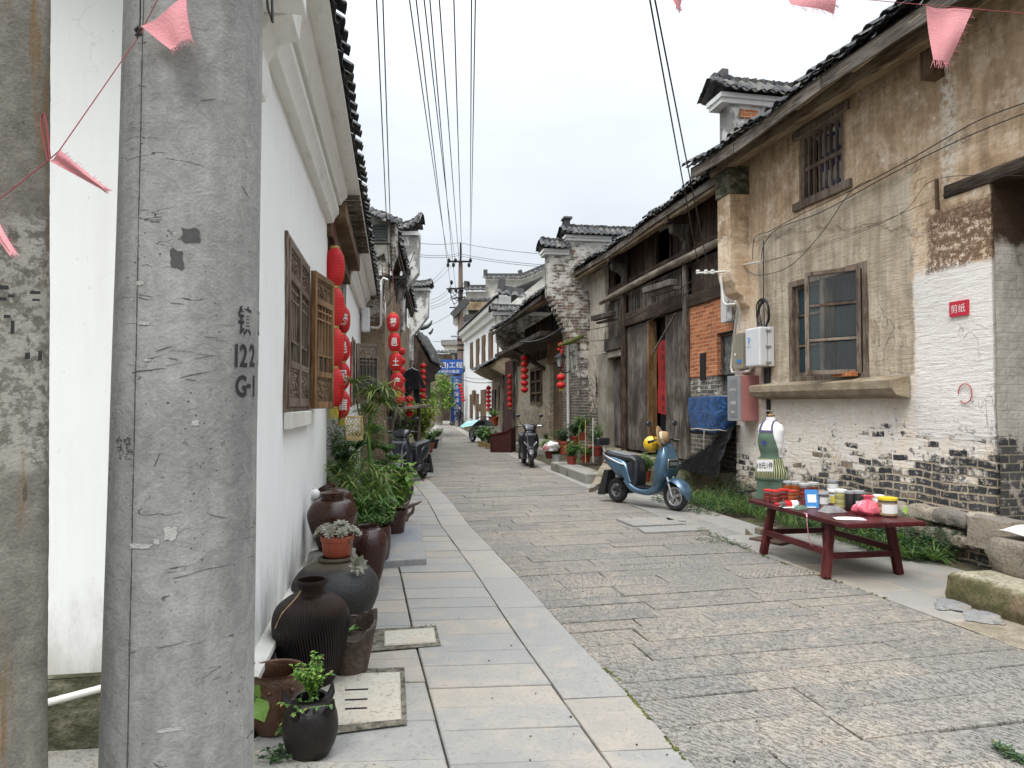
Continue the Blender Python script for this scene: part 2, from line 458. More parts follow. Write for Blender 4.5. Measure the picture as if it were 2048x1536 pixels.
masonry('pale_brick', (.085, .08, .075), (.19, .165, .135), (.40, .37, .31), .26, .085, (.62, .59, .53), .6, 5.0, .4)
masonry('red_brick', (.33, .10, .04), (.56, .21, .085), (.56, .43, .32), .24, .072, None, dirt=.35, mortar=.006)
masonry('tan_brick', (.20, .17, .13), (.36, .30, .22), (.42, .36, .27), .24, .08, (.50, .44, .34), .3, 2.6, .45)

# --- the big plastered house on the right: x runs 0 (far corner) .. -5 (near jamb), z up
def mat_tan_house():
    m = Mat('peeling_plaster'); x, y, z = m.sep()
    n1 = m.noise(1.1, 5, None, .6); n2 = m.noise(3.4, 5, None, .62); n3 = m.noise(13, 5, None, .65); n4 = m.noise(60, 4, None, .6)
    w1 = (n1 - .5) * 1.0 + (n2 - .5) * .5; w2 = (n2 - .5) * .6 + (n3 - .5) * .3; w3 = (n3 - .5) * .35 + (n4 - .5) * .12
    # bottom courses of dark brick under torn whitewash
    bw = (m.noise(1.7, 3) - .5) * .07
    bw = bw * 1.5; v = m.comb(x + y + (m.noise(4, 2) - .5) * .05 + (n3 - .5) * .035, z + bw + (n3 - .5) * .03, 0.0); b, mf = m.brick(v, .235, .086, .012, (.040, .043, .05), (.115, .112, .105), (.44, .37, .27)); cb, _ = m.brick(v, .235, .086, .0, (0, 0, 0), (1, 1, 1), (0, 0, 0)); cellb = m.math('ADD', cb, 0.0)
    cell = (cellb * 7.31).fract(); b = m.gain(b, .45 + cell * .7 + n3 * .45)
    b = m.mix(m.step(cell, .82, .86) * .7 * (1 - mf), b, (.30, .225, .155)); b = m.mix(m.step(n3 * .6 + n4 * .4, .53, .58) * .65, b, (.52, .44, .34))
    wash = m.mix(m.step(n2 * .5 + n3 * .5, .42, .62), (.83, .77, .70), (.76, .655, .54)); wash = m.gain(wash, .85 + n4 * .3)
    wash = m.mix(m.step(n1 * .5 + n3 * .5, .55, .62) * .45, wash, (.50, .37, .22))
    line = m.step(x, -.3, -4.9, .62, 1.10)                                              # the bare courses climb towards the door
    up = (z - line) * 1.35 + .04 + (n2 - .5) * 1.5 + (n3 - .5) * 1.1 + (n4 - .5) * .5 + (cellb - .5) * 1.0 * (1 - mf) + mf * .12
    cov = m.step(up, -.14, .12)
    fl = 1 - m.step(n3 * .65 + n4 * .35, .36, .40) * .999                                # small flakes gone higher up
    cov = cov * (1 - fl * m.step(z, 2.3, .9))
    c = m.mix(cov, b, wash)
    # ochre plaster above
    och = m.ramp(n1 * .4 + n2 * .35 + n3 * .25, [(.34, (.27, .18, .108)), (.46, (.44, .31, .195)), (.56, (.58, .435, .295)), (.68, (.70, .565, .42))])
    str_ = m.noise(3.0, 4, m.scale((3.4, 3.4, .3)), .6); och = m.gain(och, .82 + .36 * m.step(str_, .32, .7)); och = m.gain(och, .86 + n4 * .28)
    lt = m.step(n2 * .7 + n3 * .3, .50, .60); och = m.mix(lt * .45, och, (.68, .555, .43)); spot = m.step(n2 * .45 + n3 * .55, .605, .625); och = m.mix(spot * .85, och, (.74, .69, .61))
    wash2 = m.step(z + w2 * .5, 2.9, 3.1)
    # ragged border between ochre plaster and the pale lower zone
    bl = m.step(x, -.4, -4.6, 4.25, 3.55); mo = m.step(z - bl + w1 * .55 + w3 * .6, -.05, .03)
    pale = m.mix(m.step(n2 * .5 + n3 * .5, .40, .60), (.74, .60, .45), (.58, .42, .28)); pale = m.gain(pale, .85 + n4 * .3)
    pm = m.step(z + w2 * .35, 2.92, 3.06) ; c = m.mix(pm, c, pale)
    c = m.mix(mo, c, och)
    # grey cement render round the lower window
    dx = ((x + 2.28).abs() - 1.60); dz = ((z - 3.1).abs() - 1.16)
    rm = m.step(dx.max(dz) + w2 * .28 + w3 * .25, .03, -.03)
    ren = m.mix(m.step(n2 * .6 + n1 * .4, .38, .62), (.37, .30, .215), (.52, .44, .335)); ren = m.gain(ren, .78 + n4 * .44)
    ren = m.gain(ren, .85 + .3 * m.step(str_, .35, .65))
    c = m.mix(rm, c, ren)
    # corner strip left of the render, pale and cracked
    cs = m.step(x + w3 * .5, -.72, -.66) * m.step(z, 1.2, 1.5) * m.step(z, 4.3, 4.0); c = m.mix(cs * .8, c, m.gain(pale, 1.02))
    # fresh white paint on the right
    ax = ((x + 4.6).abs() - .70); az = ((z - 2.15).abs() - .92)
    wm = m.step(ax.max(az) + w3 * .40 + (n2 - .5) * .30, .03, -.03)
    wc = m.gain(m.mix(m.step(m.noise(4, 4, m.scale((1, 1, 5))), .45, .7), (.80, .765, .72), (.71, .66, .60)), .9 + n4 * .2)
    chip = m.step(n3 * .7 + n4 * .3, .66, .69); wc = m.mix(chip * .7, wc, (.33, .27, .2))
    c = m.mix(wm * .9, c, wc)
    # bare brown patch above the white paint
    bx = ((x + 4.55).abs() - .45 + w2 * .4); bz = ((z - 3.36).abs() - .33 + w2 * .2); bm_ = m.step(bx.max(bz) + w3 * .5, .03, -.03)
    c = m.mix(bm_ * m.step(n3 * .6 + n4 * .4, .40, .52), c, (.20, .125, .08))
    # white run stains near the door
    rs = m.step(((x + 4.42).abs()) + w3 * .35, .16, .03) * m.step(z, 3.6, 4.2) * m.step(n3 + n4 * .4, .62, .76); c = m.mix(rs * .9, c, (.68, .62, .54))
    # cracks
    ck = m.step((m.noise(1.6, 5, m.scale((1, 1, .8)), .55, .6) - .5).abs(), .005, .0012) * m.step(m.noise(1.1, 2), .5, .6); c = m.mix(ck * .35, c, (.10, .075, .05))
    edge = cov * (1 - mf * .2)
    trow = m.noise(8, 4, m.scale((.5, .5, 3.2)), .6, .6)                                # trowel waves
    h = (1 - mf) * .35 * (1 - cov) + cov * .8 + (n3 * .5 + n4 * .3) * .6 + rm * .3 + mo * .4 + trow * .45 - ck * .3 + wm * .15
    M['peeling_plaster'] = m.done(c, .93, m.bump(h, .028), spec=.18)
mat_tan_house()
def mat_jamb():
    m = Mat('jamb_plaster'); x, y, z = m.sep(); n2 = m.noise(3, 5, None, .65); n3 = m.noise(14, 5, None, .65)
    c = m.mix(m.step(n2 * .5 + n3 * .5, .4, .6), (.55, .51, .45), (.40, .37, .32)); c = m.gain(c, .85 + n3 * .3)
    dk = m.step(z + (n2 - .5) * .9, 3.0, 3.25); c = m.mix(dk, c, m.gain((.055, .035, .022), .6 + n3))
    v = m.comb(x + y, z, 0.0); b, mf = m.brick(v, .26, .085, .008, (.05, .05, .055), (.10, .095, .09), (.25, .22, .17))
    b = m.mix(m.step(n3 * .6 + n2 * .4, .52, .58) * .7, b, (.48, .43, .35)); b = m.gain(b, .6 + n3 * .8); c = m.mix(m.step(z + (n2 - .5) * .9 + (n3 - .5) * .5, 1.36, 1.22), c, b)
    M['jamb_plaster'] = m.done(c, .92, m.bump(n3 * .7 + n2 - mf * .2, .02), spec=.2)
mat_jamb()
# --- paving
def paving(name, cols, chisel=0.0, rough=.8, moss=0.0, bumpd=.006):
    m = Mat(name); r = m.rand(); n1 = m.noise(.9, 4); n2 = m.noise(6, 5, None, .65); n3 = m.noise(42, 4, None, .7); n4 = m.noise(170, 2)
    c = m.ramp(r, [(i / max(1, len(cols) - 1), q) for i, q in enumerate(cols)])
    c = m.mix(m.step(n1 * .5 + n2 * .5, .46, .64) * .5, c, (.37, .31, .24))
    c = m.gain(c, (.70 + n3 * .36 + n2 * .26) * (.93 + n4 * .14))
    st = m.step(n2, .64, .72); c = m.mix(st * .35, c, (.15, .135, .11))
    pit = m.step(n3, .33, .41); h = n2 * .5 + n3 * .7 + pit * .4
    if chisel:
        x, y, z = m.sep(); sgn = m.step(r, .45, .55, -1.0, 1.0)
        sgn = m.step(r, .80, .84, 1.0, -.6); gv = m.comb((x + y * .75 * sgn) * 58.0 + r * 50.0 + (n2 - .5) * 6.0, (x * .75 * sgn - y) * 15.0 + (n2 - .5) * 5.0, 0.0); g1 = m.noise(1.0, 3, gv, .6)
        ln = m.math('SINE', (x + y * .8 * sgn) * 150.0 + (n2 - .5) * 8 + (n3 - .5) * 3)
        on = m.step((r * 7.31).fract(), .55, .8) * .6; ch = m.step(g1 + ln * .10 * on, .36, .50); c = m.gain(c, 1 - (1 - ch) * chisel); h = h + ch * .6
        c = m.gain(c, .90 + m.step(m.noise(75, 2, None, .6), .40, .58) * .18)
        c = m.gain(c, .72 + .28 * pit)
    if moss: c = m.mix(m.step(m.noise(2.2, 5), .50, .66) * moss, c, (.075, .085, .03))
    M[name] = m.done(c, m.step(n2, .3, .7, rough - .1, rough + .1), m.bump(h, bumpd), spec=.3)
paving('road_stone', [(.205, .193, .17), (.23, .217, .193), (.27, .243, .205), (.21, .202, .186), (.25, .227, .194)], .34, .85, bumpd=.011)
paving('smooth_slab', [(.225, .222, .21), (.275, .265, .245), (.245, .242, .23), (.31, .278, .235), (.20, .20, .192)], 0, .62, bumpd=.003)
paving('kerb_stone', [(.24, .235, .215), (.30, .29, .26)], 0, .85, .6, .014)
paving('drain_concrete', [(.40, .375, .31), (.42, .39, .33)], 0, .9, 0, .008)
paving('mossy_stone', [(.22, .18, .13), (.27, .23, .17)], 0, .9, .9, .02)
paving('rubble_stone', [(.10, .095, .09), (.40, .34, .26), (.17, .155, .14), (.52, .46, .37), (.30, .25, .19)], 0, .9, .2, .035)
paving('slate_slab', [(.20, .215, .235), (.23, .24, .25)], 0, .6, 0, .004)
paving('earth_path', [(.18, .155, .115), (.20, .17, .12)], 0, .95, .35, .01)
def mat_soil():
    m = Mat('joint_soil'); n2 = m.noise(3, 5, None, .65); n3 = m.noise(40, 4)
    c = m.ramp(n2, [(.35, (.05, .042, .03)), (.52, (.10, .085, .06)), (.62, (.055, .065, .022))])
    M['joint_soil'] = m.done(m.gain(c, .5 + n3), .95, m.bump(n3, .02), spec=.1)
mat_soil()
def mat_tile():
    m = Mat('roof_tile'); r = m.rand(); n2 = m.noise(5, 5, None, .65); n3 = m.noise(40, 4)
    c = m.ramp(r, [(0, (.035, .036, .04)), (.4, (.06, .062, .066)), (.7, (.095, .093, .09)), (1, (.15, .14, .125))])
    c = m.mix(m.step(n2, .55, .68) * .5, c, (.16, .15, .12)); c = m.gain(c, .6 + n3 * .8)
    M['roof_tile'] = m.done(c, .85, m.bump(n3 + n2, .006), spec=.3)
mat_tile()
wood('dark_timber', (.016, .009, .006), (.042, .025, .016), (.10, .072, .052))
wood('dark_timber_flat', (.022, .012, .007), (.055, .032, .020), (.11, .08, .058), axis=0)
wood('grey_timber', (.034, .025, .02), (.075, .06, .05), (.19, .168, .145))
wood('warm_timber', (.10, .048, .018), (.21, .115, .05), (.30, .19, .095))
wood('brown_timber', (.06, .032, .016), (.13, .075, .038), (.19, .13, .08))
wood('eave_timber', (.13, .085, .045), (.25, .175, .10), (.36, .29, .20), axis=0)
wood('eave_dark', (.06, .045, .032), (.14, .115, .09), (.24, .21, .17), axis=0)
wood('window_timber', (.07, .045, .03), (.155, .11, .08), (.26, .215, .17), fine=1.6)
wood('maroon_paint', (.052, .006, .007), (.085, .010, .012), (.115, .018, .019), axis=0, rough=.38, bump=.002)
wood('maroon_leg', (.05, .006, .007), (.082, .010, .012), (.14, .035, .032), axis=2, rough=.42, bump=.002)
wood('bark', (.05, .035, .022), (.11, .085, .06), (.19, .16, .12), fine=1.5, bump=.01)
wood('log_pale', (.09, .068, .048), (.18, .145, .11), (.34, .30, .24), axis=0)
wood('red_door', (.035, .008, .007), (.06, .012, .010), (.075, .02, .016))
plain('black_iron', (.02, .02, .022), .5, .2, 20, .6)
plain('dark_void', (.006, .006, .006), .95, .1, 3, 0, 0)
plain('pvc_white', (.62, .60, .56), .4, .15, 5)
plain('box_white', (.66, .67, .68), .35, .05, 3, bump=.0005)
plain('box_grey', (.26, .265, .27), .45, .1, 5)
plain('box_red', (.40, .165, .155), .5, .12, 4)
plain('cable_black', (.012, .012, .013), .55, .1, 30, bump=0)
plain('gold_trim', (.48, .33, .10), .4, .2, 20, .5)
plain('yellow_fringe', (.66, .55, .06), .8, .2, 40)
m = Mat('lantern_red'); k = m.noise(7, 3); f = m.noise(60, 3); ro = m.objrand(); M['lantern_red'] = m.done(m.gain(m.mix(ro, (.66, .016, .024), (.52, .022, .02)), .78 + ro * .25 + (k - .5) * .3 + (f - .5) * .15), .6, m.bump(f, .002), spec=.35)
plain('white_ink', (.78, .74, .70), .7, .1, 20, bump=0)
plain('black_ink', (.02, .02, .022), .8, .4, 60, bump=0)
plain('red_ink', (.45, .10, .09), .8, .3, 40, bump=0)
plain('sign_red', (.55, .02, .045), .45, .08, 10, bump=0)
plain('banner_blue', (.014, .075, .34), .55, .1, 3, bump=.003)
plain('paper_red', (.32, .012, .010), .75, .25, 6)
plain('paper_white', (.74, .74, .72), .8, .06, 6)
plain('pink_cloth', (.62, .26, .28), .85, .12, 30)
plain('string_red', (.27, .05, .06), .8, .1, 30, bump=0)
plain('glaze_brown', (.036, .013, .008), .24, .35, 7, 0, .003, .4)
plain('glaze_maroon', (.040, .014, .012), .28, .35, 6, 0, .003, .4)
plain('terracotta', (.30, .065, .030), .5, .15, 10)
plain('red_pot', (.22, .035, .022), .5, .2, 10)
plain('soil', (.05, .038, .026), .95, .4, 30, bump=.01)
plain('ceramic_white', (.70, .70, .68), .25, .05, 6)
plain('skin_white', (.78, .775, .76), .35, .04, 5, bump=.0005)
plain('rubber', (.014, .014, .015), .75, .25, 30)
plain('plastic_black', (.014, .015, .018), .4, .15, 10)
plain('seat_grey', (.15, .155, .165), .55, .1, 20)
plain('alloy', (.62, .62, .63), .3, .1, 20, .9, .0005)
plain('chrome', (.7, .7, .7), .15, .05, 10, 1.0, 0)
plain('helmet_yellow', (.70, .44, .012), .25, .05, 6, bump=0, coat=.5)
plain('straw', (.36, .23, .115), .85, .2, 60, bump=.003)
plain('ribbon_cream', (.55, .48, .36), .8, .1, 20)
m = Mat('tarp_blue'); k = m.noise(6, 5, None, .6, 1.6); f = m.noise(40, 3); fo = m.step((k - .5).abs(), .0, .06)
M['tarp_blue'] = m.done(m.gain(m.mix(m.step(k, .3, .7), (.016, .065, .19), (.03, .11, .29)), .8 + .3 * fo), .38, m.bump(fo * .6 + k * .8 + f * .1, .03), spec=.5)
plain('dark_stone', (.06, .062, .062), .8, .4, 14, bump=.008)
plain('apron_green', (.095, .155, .105), .85, .15, 20)
plain('apron_purple', (.10, .07, .16), .85, .1, 20)
plain('emblem_blue', (.04, .06, .25), .8, .2, 30, bump=0)
plain('black_cloth', (.010, .011, .014), .9, .2, 20)
plain('rusty_plate', (.085, .05, .03), .8, .3, 14)
plain('turquoise_cover', (.33, .56, .55), .5, .1, 8)
plain('black_net', (.011, .011, .011), .9, .4, 30)
plain('wicker', (.44, .34, .15), .6, .2, 20)
plain('root_wood', (.10, .075, .06), .85, .5, 12, bump=.01)
plain('blue_glaze', (.01, .016, .03), .35, .2, 6)
plain('zinc', (.33, .34, .35), .45, .15, 8, .5)
plain('pole_grey', (.24, .235, .225), .9, .2, 4)
plain('pole_rust', (.21, .15, .12), .85, .25, 5)
plain('shirt_dark', (.02, .02, .03), .9, .1, 10)
plain('skin_tan', (.42, .26, .18), .6, .08, 10)
plain('hat_pink', (.6, .3, .25), .8, .1, 10)
plain('yellow_flag', (.65, .5, .02), .5, .1, 10)
def paint(name, col, coat=.6, rough=.32, metal=.35):
    m = Mat(name); n = m.noise(3, 3); f = m.noise(60, 2)
    M[name] = m.done(m.gain(m.mix(0.0, col, col), .88 + n * .24), m.step(f, .3, .7, rough - .04, rough + .08), None, metal, .5, coat)
paint('scooter_blue', (.075, .145, .215), .5, .3, .45); paint('scooter_dark', (.02, .024, .032)); paint('scooter_silver', (.30, .31, .33), .4, .35, .6)
paint('scooter_black', (.012, .012, .016))
def leafm(name, c1, c2, c3, rough=.5):
    m = Mat(name); r = m.rand(); k = m.noise(3, 3); f = m.noise(60, 2)
    c = m.mix(m.step((r * 17.3).fract(), .93, .95) * .7, m.ramp(r * .7 + k * .3, [(.15, c1), (.5, c2), (.85, c3)]), (.24, .19, .05)); c = m.gain(c, .75 + f * .5)
    b = m.bsdf; tr = m.n('ShaderNodeBsdfTranslucent'); mx = m.n('ShaderNodeMixShader'); mx.inputs[0].default_value = .22
    M[name] = m.done(c, rough, None, spec=.4); m.link(m.gain(c, 1.4), tr.inputs[0])
    m.nt.links.new(b.outputs[0], mx.inputs[1]); m.nt.links.new(tr.outputs[0], mx.inputs[2]); m.nt.links.new(mx.outputs[0], m.out.inputs[0])
leafm('leaf_dark', (.014, .04, .016), (.032, .08, .026), (.065, .13, .038))
leafm('leaf_mid', (.04, .10, .022), (.085, .19, .04), (.16, .28, .06))
leafm('leaf_bright', (.075, .17, .024), (.14, .27, .042), (.24, .36, .06))
leafm('leaf_yellow', (.13, .21, .024), (.26, .36, .05), (.42, .47, .075))
leafm('leaf_bamboo', (.055, .11, .02), (.13, .20, .04), (.27, .31, .09))
leafm('grass_blade', (.024, .065, .014), (.06, .135, .026), (.13, .21, .045), .6)
leafm('succulent_leaf', (.19, .19, .13), (.30, .30, .23), (.36, .34, .30))
leafm('moss', (.04, .05, .01), (.085, .10, .02), (.15, .15, .04), .9)
def glass(name, tint=(.02, .03, .035), rough=.08):
    m = Mat(name); n = m.noise(2.0, 3); k = m.noise(20, 3)
    M[name] = m.done(m.gain(m.mix(0.0, tint, tint), .6 + n * .8), m.step(k, .3, .7, rough, rough + .1), None, 0.0, .5)
glass('pane_dark'); glass('pane_teal', (.022, .045, .055), .12); glass('pane_grey', (.07, .075, .08), .15); glass('lamp_glass', (.25, .28, .28), .2)
def clear(name, tint, rough=.05, tr=.9):
    m = Mat(name); M[name] = m.done(tint, rough, None, 0, .5, trans=tr, ior=1.25)
clear('jar_clear', (.85, .85, .83)); clear('meter_clear', (.62, .58, .46), .15, .6); clear('bag_pink', (.80, .16, .22), .25, .35); clear('jar_yellow', (.72, .68, .30), .1, .5)
plain('chili_red', (.20, .018, .008), .3, .6, 40, bump=.004, coat=.5); plain('chili_orange', (.42, .085, .012), .3, .6, 40, bump=.004, coat=.5)
plain('paste_black', (.018, .017, .017), .4, .3, 40); plain('paste_tan', (.40, .26, .13), .5, .2, 20)
plain('lid_red', (.55, .02, .022), .35, .05, 10, bump=0); plain('lid_yellow', (.74, .52, .02), .35, .05, 10, bump=0); plain('lid_clear', (.5, .5, .5), .3, .05, 10, bump=0)
plain('packet_grey', (.20, .195, .19), .7, .3, 20); plain('card_blue', (.04, .22, .52), .4, .05, 10, bump=0)
plain('lid_grey', (.30, .31, .32), .4, .05, 10, bump=0)

m = Mat('ochre_ledge'); k = m.noise(4, 5); f = m.noise(60, 4); M['ochre_ledge'] = m.done(m.gain(m.mix(m.step(k, .4, .65), (.30, .235, .16), (.40, .33, .24)), .6 + f * .7), .95, m.bump(f + k, .02), spec=.15)
masonry('worn_brick', (.085, .075, .065), (.20, .135, .095), (.45, .42, .37), .26, .085, (.56, .54, .49), -1.8, 12.0, .6)
masonry('wash_brick', (.07, .068, .066), (.17, .14, .11), (.36, .33, .28), .26, .085, (.58, .525, .43), .2, 3.6, .4)
m = Mat('cement_wall'); k = m.noise(2.2, 5, None, .6); f = m.noise(30, 4); M['cement_wall'] = m.done(m.gain(m.mix(m.step(k, .35, .68), (.22, .195, .155), (.36, .33, .27)), .8 + f * .4), .92, m.bump(f * .5 + k, .012), spec=.2)

m = Mat('door_step_stone'); x, y, z = m.sep(); k = m.noise(3, 5, None, .65); f = m.noise(30, 5, None, .7); up = m.step(z + (k - .5) * .12, .20, .24)
c = m.mix(m.step(k * .5 + f * .5, .40, .58), (.085, .085, .035), (.16, .13, .075)); c = m.mix(m.step(k, .55, .62) * .7, c, (.26, .18, .12)); c = m.mix(up * m.step(f, .3, .55), c, (.40, .36, .27)); M['door_step_stone'] = m.done(c, .92, m.bump(f + k, .02), spec=.2)

m = Mat('drain_mortar'); k = m.noise(14, 5, None, .7); f = m.noise(80, 3); M['drain_mortar'] = m.done(m.gain(m.ramp(k, [(.36, (.05, .045, .035)), (.52, (.17, .155, .12)), (.68, (.27, .25, .20))]), .6 + f * .8), .95, m.bump(k + f, .02), spec=.15)

paving('patch_slab', [(.235, .235, .23), (.27, .265, .25)], .12, .8, .1, .006)
# ------------------------------------------------------------------ ground and paving
def interp(pts, y):
    if y <= pts[0][0]: a, b = pts[0], pts[1]
    elif y >= pts[-1][0]: a, b = pts[-2], pts[-1]
    else:
        for a, b in zip(pts, pts[1:]):
            if a[0] <= y <= b[0]: break
    return a[1] + (b[1] - a[1]) * (y - a[0]) / (b[0] - a[0])
XLp = [(-3, 2.14), (3.17, .81), (4.95, .41), (6.78, .03), (9.39, -.56), (11.8, -1.02), (16, -1.98), (21.2, -2.68), (40, -4.3), (61, -6.1), (80, -7.6)]
XRp = [(-3, 5.07), (5.78, 3.09), (8.98, 2.35), (13.6, 1.42), (17, .85), (21.2, .09), (31.5, -1.75), (54, -4.7), (80, -6.6)]
XL = lambda y: interp(XLp, y)
XR = lambda y: interp(XRp, y)
def structure(o): o['kind'] = 'structure'; return o
def slab(mb, q, z=0.0, ch=.006, th=.05, tilt=.0):
    c = sum((Vector(p).to_3d() for p in q), Vector()) / 4
    top = []; mid = []; low = []
    for p in q:
        p = Vector((p[0], p[1], 0)); d = (c - p); d.z = 0; d = d.normalized() if d.length > 1e-6 else d
        zz = z + rng(-tilt, tilt)
        top.append((p.x + d.x * ch * 1.4, p.y + d.y * ch * 1.4, zz)); mid.append((p.x, p.y, zz - ch)); low.append((p.x, p.y, z - th))
    fs = [(0, 1, 2, 3)]
    for i in range(4):
        j = (i + 1) % 4; fs += [(4 + i, 4 + j, j, i), (8 + i, 8 + j, 4 + j, 4 + i)]
    mb.add(top + mid + low, fs)
g = MB(); g.quad((-300, -200, -.03), (300, -200, -.03), (300, 500, -.03), (-300, 500, -.03))
structure(g.build('ground', M['joint_soil']))
# the road: courses of tooled stone lying across the lane
road = MB()
def road_pt(u, v):
    a = Vector((XL(v), v, 0)); w = XR(v) - XL(v); v2 = v + .21 * w
    b = Vector((XR(v2), v2, 0)); return a.lerp(b, u)
v = -2.5
while v < 74:
    h = rng(.19, .34) if v < 30 else rng(.3, .5); us = [0]; w = XR(v) - XL(v); pos = rng(.2, 1.0)
    while pos < w - .35: us.append(pos / w); pos += rng(.45, 1.35)
    us.append(1)
    for a, b in zip(us, us[1:]):
        g_ = .0035; ga = g_ / max(w, .5)
        q = [road_pt(a + ga, v + g_), road_pt(b - ga, v + g_), road_pt(b - ga, v + h - g_), road_pt(a + ga, v + h - g_)]
        slab(road, [(p.x + rng(-.003, .003), p.y + rng(-.003, .003)) for p in q], rng(-.005, .004), .006, tilt=.003)
    v += h
structure(road.build('road', M['road_stone']))
# left pavement: edge course, middle course, wall course
Lw = lambda y: -1.37 - .166 * (y - 3.83)
pv = MB()
def course(mb, fa, fb, y0, y1, la, lb, skew, z=0.0, gap=.004):
    y = y0
    while y < y1:
        h = rng(la, lb); a0, a1 = fa(y), fa(y + h); b0, b1 = fb(y), fb(y + h); s0 = skew * (b0 - a0)
        slab(mb, [(a0 + gap, y + gap), (b0 - gap, y + s0 + gap), (b1 - gap, y + h + s0 - gap), (a1 + gap, y + h - gap)], z + rng(-.003, .003), .005, tilt=.0025)
        y += h
course(pv, lambda y: XL(y) - .375, XL, -1.5, 60, .55, .95, .1, gap=.006)
course(pv, lambda y: XL(y) - 1.085, lambda y: XL(y) - .385, -1.5, 24, .24, .34, .08)
course(pv, lambda y: min(Lw(y), XL(y) - 1.6), lambda y: XL(y) - 1.10, -1.0, 24, .28, .5, .06, -.004)
structure(pv.build('pavement_left', M['smooth_slab']))
pr = MB()
course(pr, lambda y: XR(y) + .006, lambda y: XR(y) + .44, 5.25, 52, .6, 1.1, .2, gap=.006)
course(pr, lambda y: XR(y) + .45, lambda y: XR(y) + .95, 5.35, 13, .5, 1.0, .2)
course(pr, lambda y: XR(y) + .96, lambda y: XR(y) + 1.5, 5.5, 8.2, .5, .9, .2)
structure(pr.build('pavement_right', M['smooth_slab']))
p = MB(); pts = [G(1770, 1205), G(1880, 1190), G(1960, 1215), G(2100, 1290), G(2250, 1400), G(2200, 1330), G(2048, 1283), G(1900, 1245)]
e = [(XR(y), y) for y in (5.3, 4.8, 4.2, 3.4, 2, 0)] + [(XR(y) + 2.2, y) for y in (0, 2, 3.4, 4.2, 4.8)] + [(XR(5.4) + 1.6, 5.6)]
p.add([(x, y, -.002) for x, y in e], [tuple(range(len(e)))]); structure(p.build('dirt_strip', M['earth_path']))
p = MB(); p.add([(-3.2, -3, .0045), (-.315, -3, .0045), (-.318, 3.12, .0045), (-.62, 3.2, .0045), (-.95, 3.22, .0045), (-1.25, 3.38, .0045), (-1.5, 3.49, .0045), (-5, 3.49, .0045), (-5, -3, .0045)], [tuple(range(9))])
structure(p.build('concrete_apron', M['kerb_stone']))
# flat grey slabs that patch the road beside the scooter
p = MB()
for q in ([(1232, 1040), (1330, 1036), (1372, 1050), (1268, 1054)], [(1275, 1058), (1390, 1052), (1420, 1062), (1290, 1068)], [(1330, 1033), (1366, 1033), (1372, 1044), (1334, 1043)]):
    slab(p, [(lambda P: (P.x, P.y))(G(*c)) for c in q[::-1]], .022, .006, .06)
structure(p.build('road_patch', M['patch_slab']))
# loose stones, covers and slabs on the pavement
def flat_stone(name, label, cat, quad, z, th, mat, ch=.008, seedj=0.0):
    c = sum((G(*q) for q in quad), Vector()) / 4; o = thing(name, label, cat, c)
    mb = MB(); slab(mb, [((G(*q) - c).x, (G(*q) - c).y) for q in quad[::-1]], z, ch, th)
    return o, mb
o, mb = flat_stone('stone_slab', 'blue grey slate slab lying on the pavement beside the maroon jars', 'stone slab', [(748, 1068), (842, 1060), (853, 1130), (762, 1136)], .075, .08, None, .012)
mb.jitter(.012, 6); mb.build('slab_body', M['slate_slab'], o, bevel=.006)
c = G(735, 1400); o = thing('drain_cover', 'square pale concrete drain cover with dark slots beside the ribbed jar', 'drain cover', c)
A = [G(640, 1352) - c, G(800, 1347) - c, G(803, 1440) - c, G(640, 1456) - c]
mb = MB(); slab(mb, [(a.x, a.y) for a in A[::-1]], .012, .006, .05); mb.build('cover_plate', M['drain_concrete'], o)
for i, yy in enumerate((1384, 1404, 1422)):
    mb = MB(); a = G(690, yy + 1) - c; b = G(736 - i, yy - 1) - c; mb.tube([(a.x, a.y, .0095), (b.x, b.y, .0095)], .0085, 8); mb.build('drain_slot', M['dark_void'], o)
mb = MB(); B = [G(628, 1341) - c, G(809, 1336) - c, G(814, 1450) - c, G(628, 1474) - c]; mb.jitter(0, 1)
mb.add([(b.x, b.y, .0045) for b in B[::-1]], [(0, 1, 2, 3)]); mb.build('drain_rim', M['drain_mortar'], o)
o, mb = flat_stone('paving_block', 'small white concrete block set loosely in the pavement beside the broken pot', 'paving block', [(768, 1266), (868, 1259), (873, 1287), (768, 1294)], .016, .05, None)
mb.build('block_body', M['drain_concrete'], o)
mb = MB(); c = o.location; B = [G(735, 1260) - c, G(872, 1252) - c, G(882, 1292) - c, G(740, 1304) - c]; mb.add([(b.x, b.y, .0045) for b in B[::-1]], [(0, 1, 2, 3)]); mb.build('soil_joint', M['drain_mortar'], o)
# moss in the joint and grit
ms = MB()
for a, b, n in (((1208, 1337), (1240, 1362), 26), ((1245, 1375), (1300, 1440), 40), ((1330, 1475), (1370, 1520), 22), ((1392, 1062), (1450, 1085), 18), ((1465, 1090), (1780, 1200), 50)):
    for _ in range(n):
        t = rnd.random(); q = G(lerp(a[0], b[0], t) + rng(-2, 2), lerp(a[1], b[1], t) + rng(-1, 1)); s = rng(.006, .016); ms.ell((q.x, q.y, .0), s, s, s * .55, 6, 4)
o = ms.build('moss', M['moss'], smooth=180); o['kind'] = 'stuff'
gt = MB()
for _ in range(130):
    y = 3.1 + 9 * rnd.random() ** 2; x = rng(XL(y) - 1.0, XR(y) + .6); s = rng(.002, .006); gt.rock((x, y, .004), s, s * rng(.6, 1), s * .5, rnd.random() * 50)
o = gt.build('gravel', M['soil'], smooth=60); o['kind'] = 'stuff'
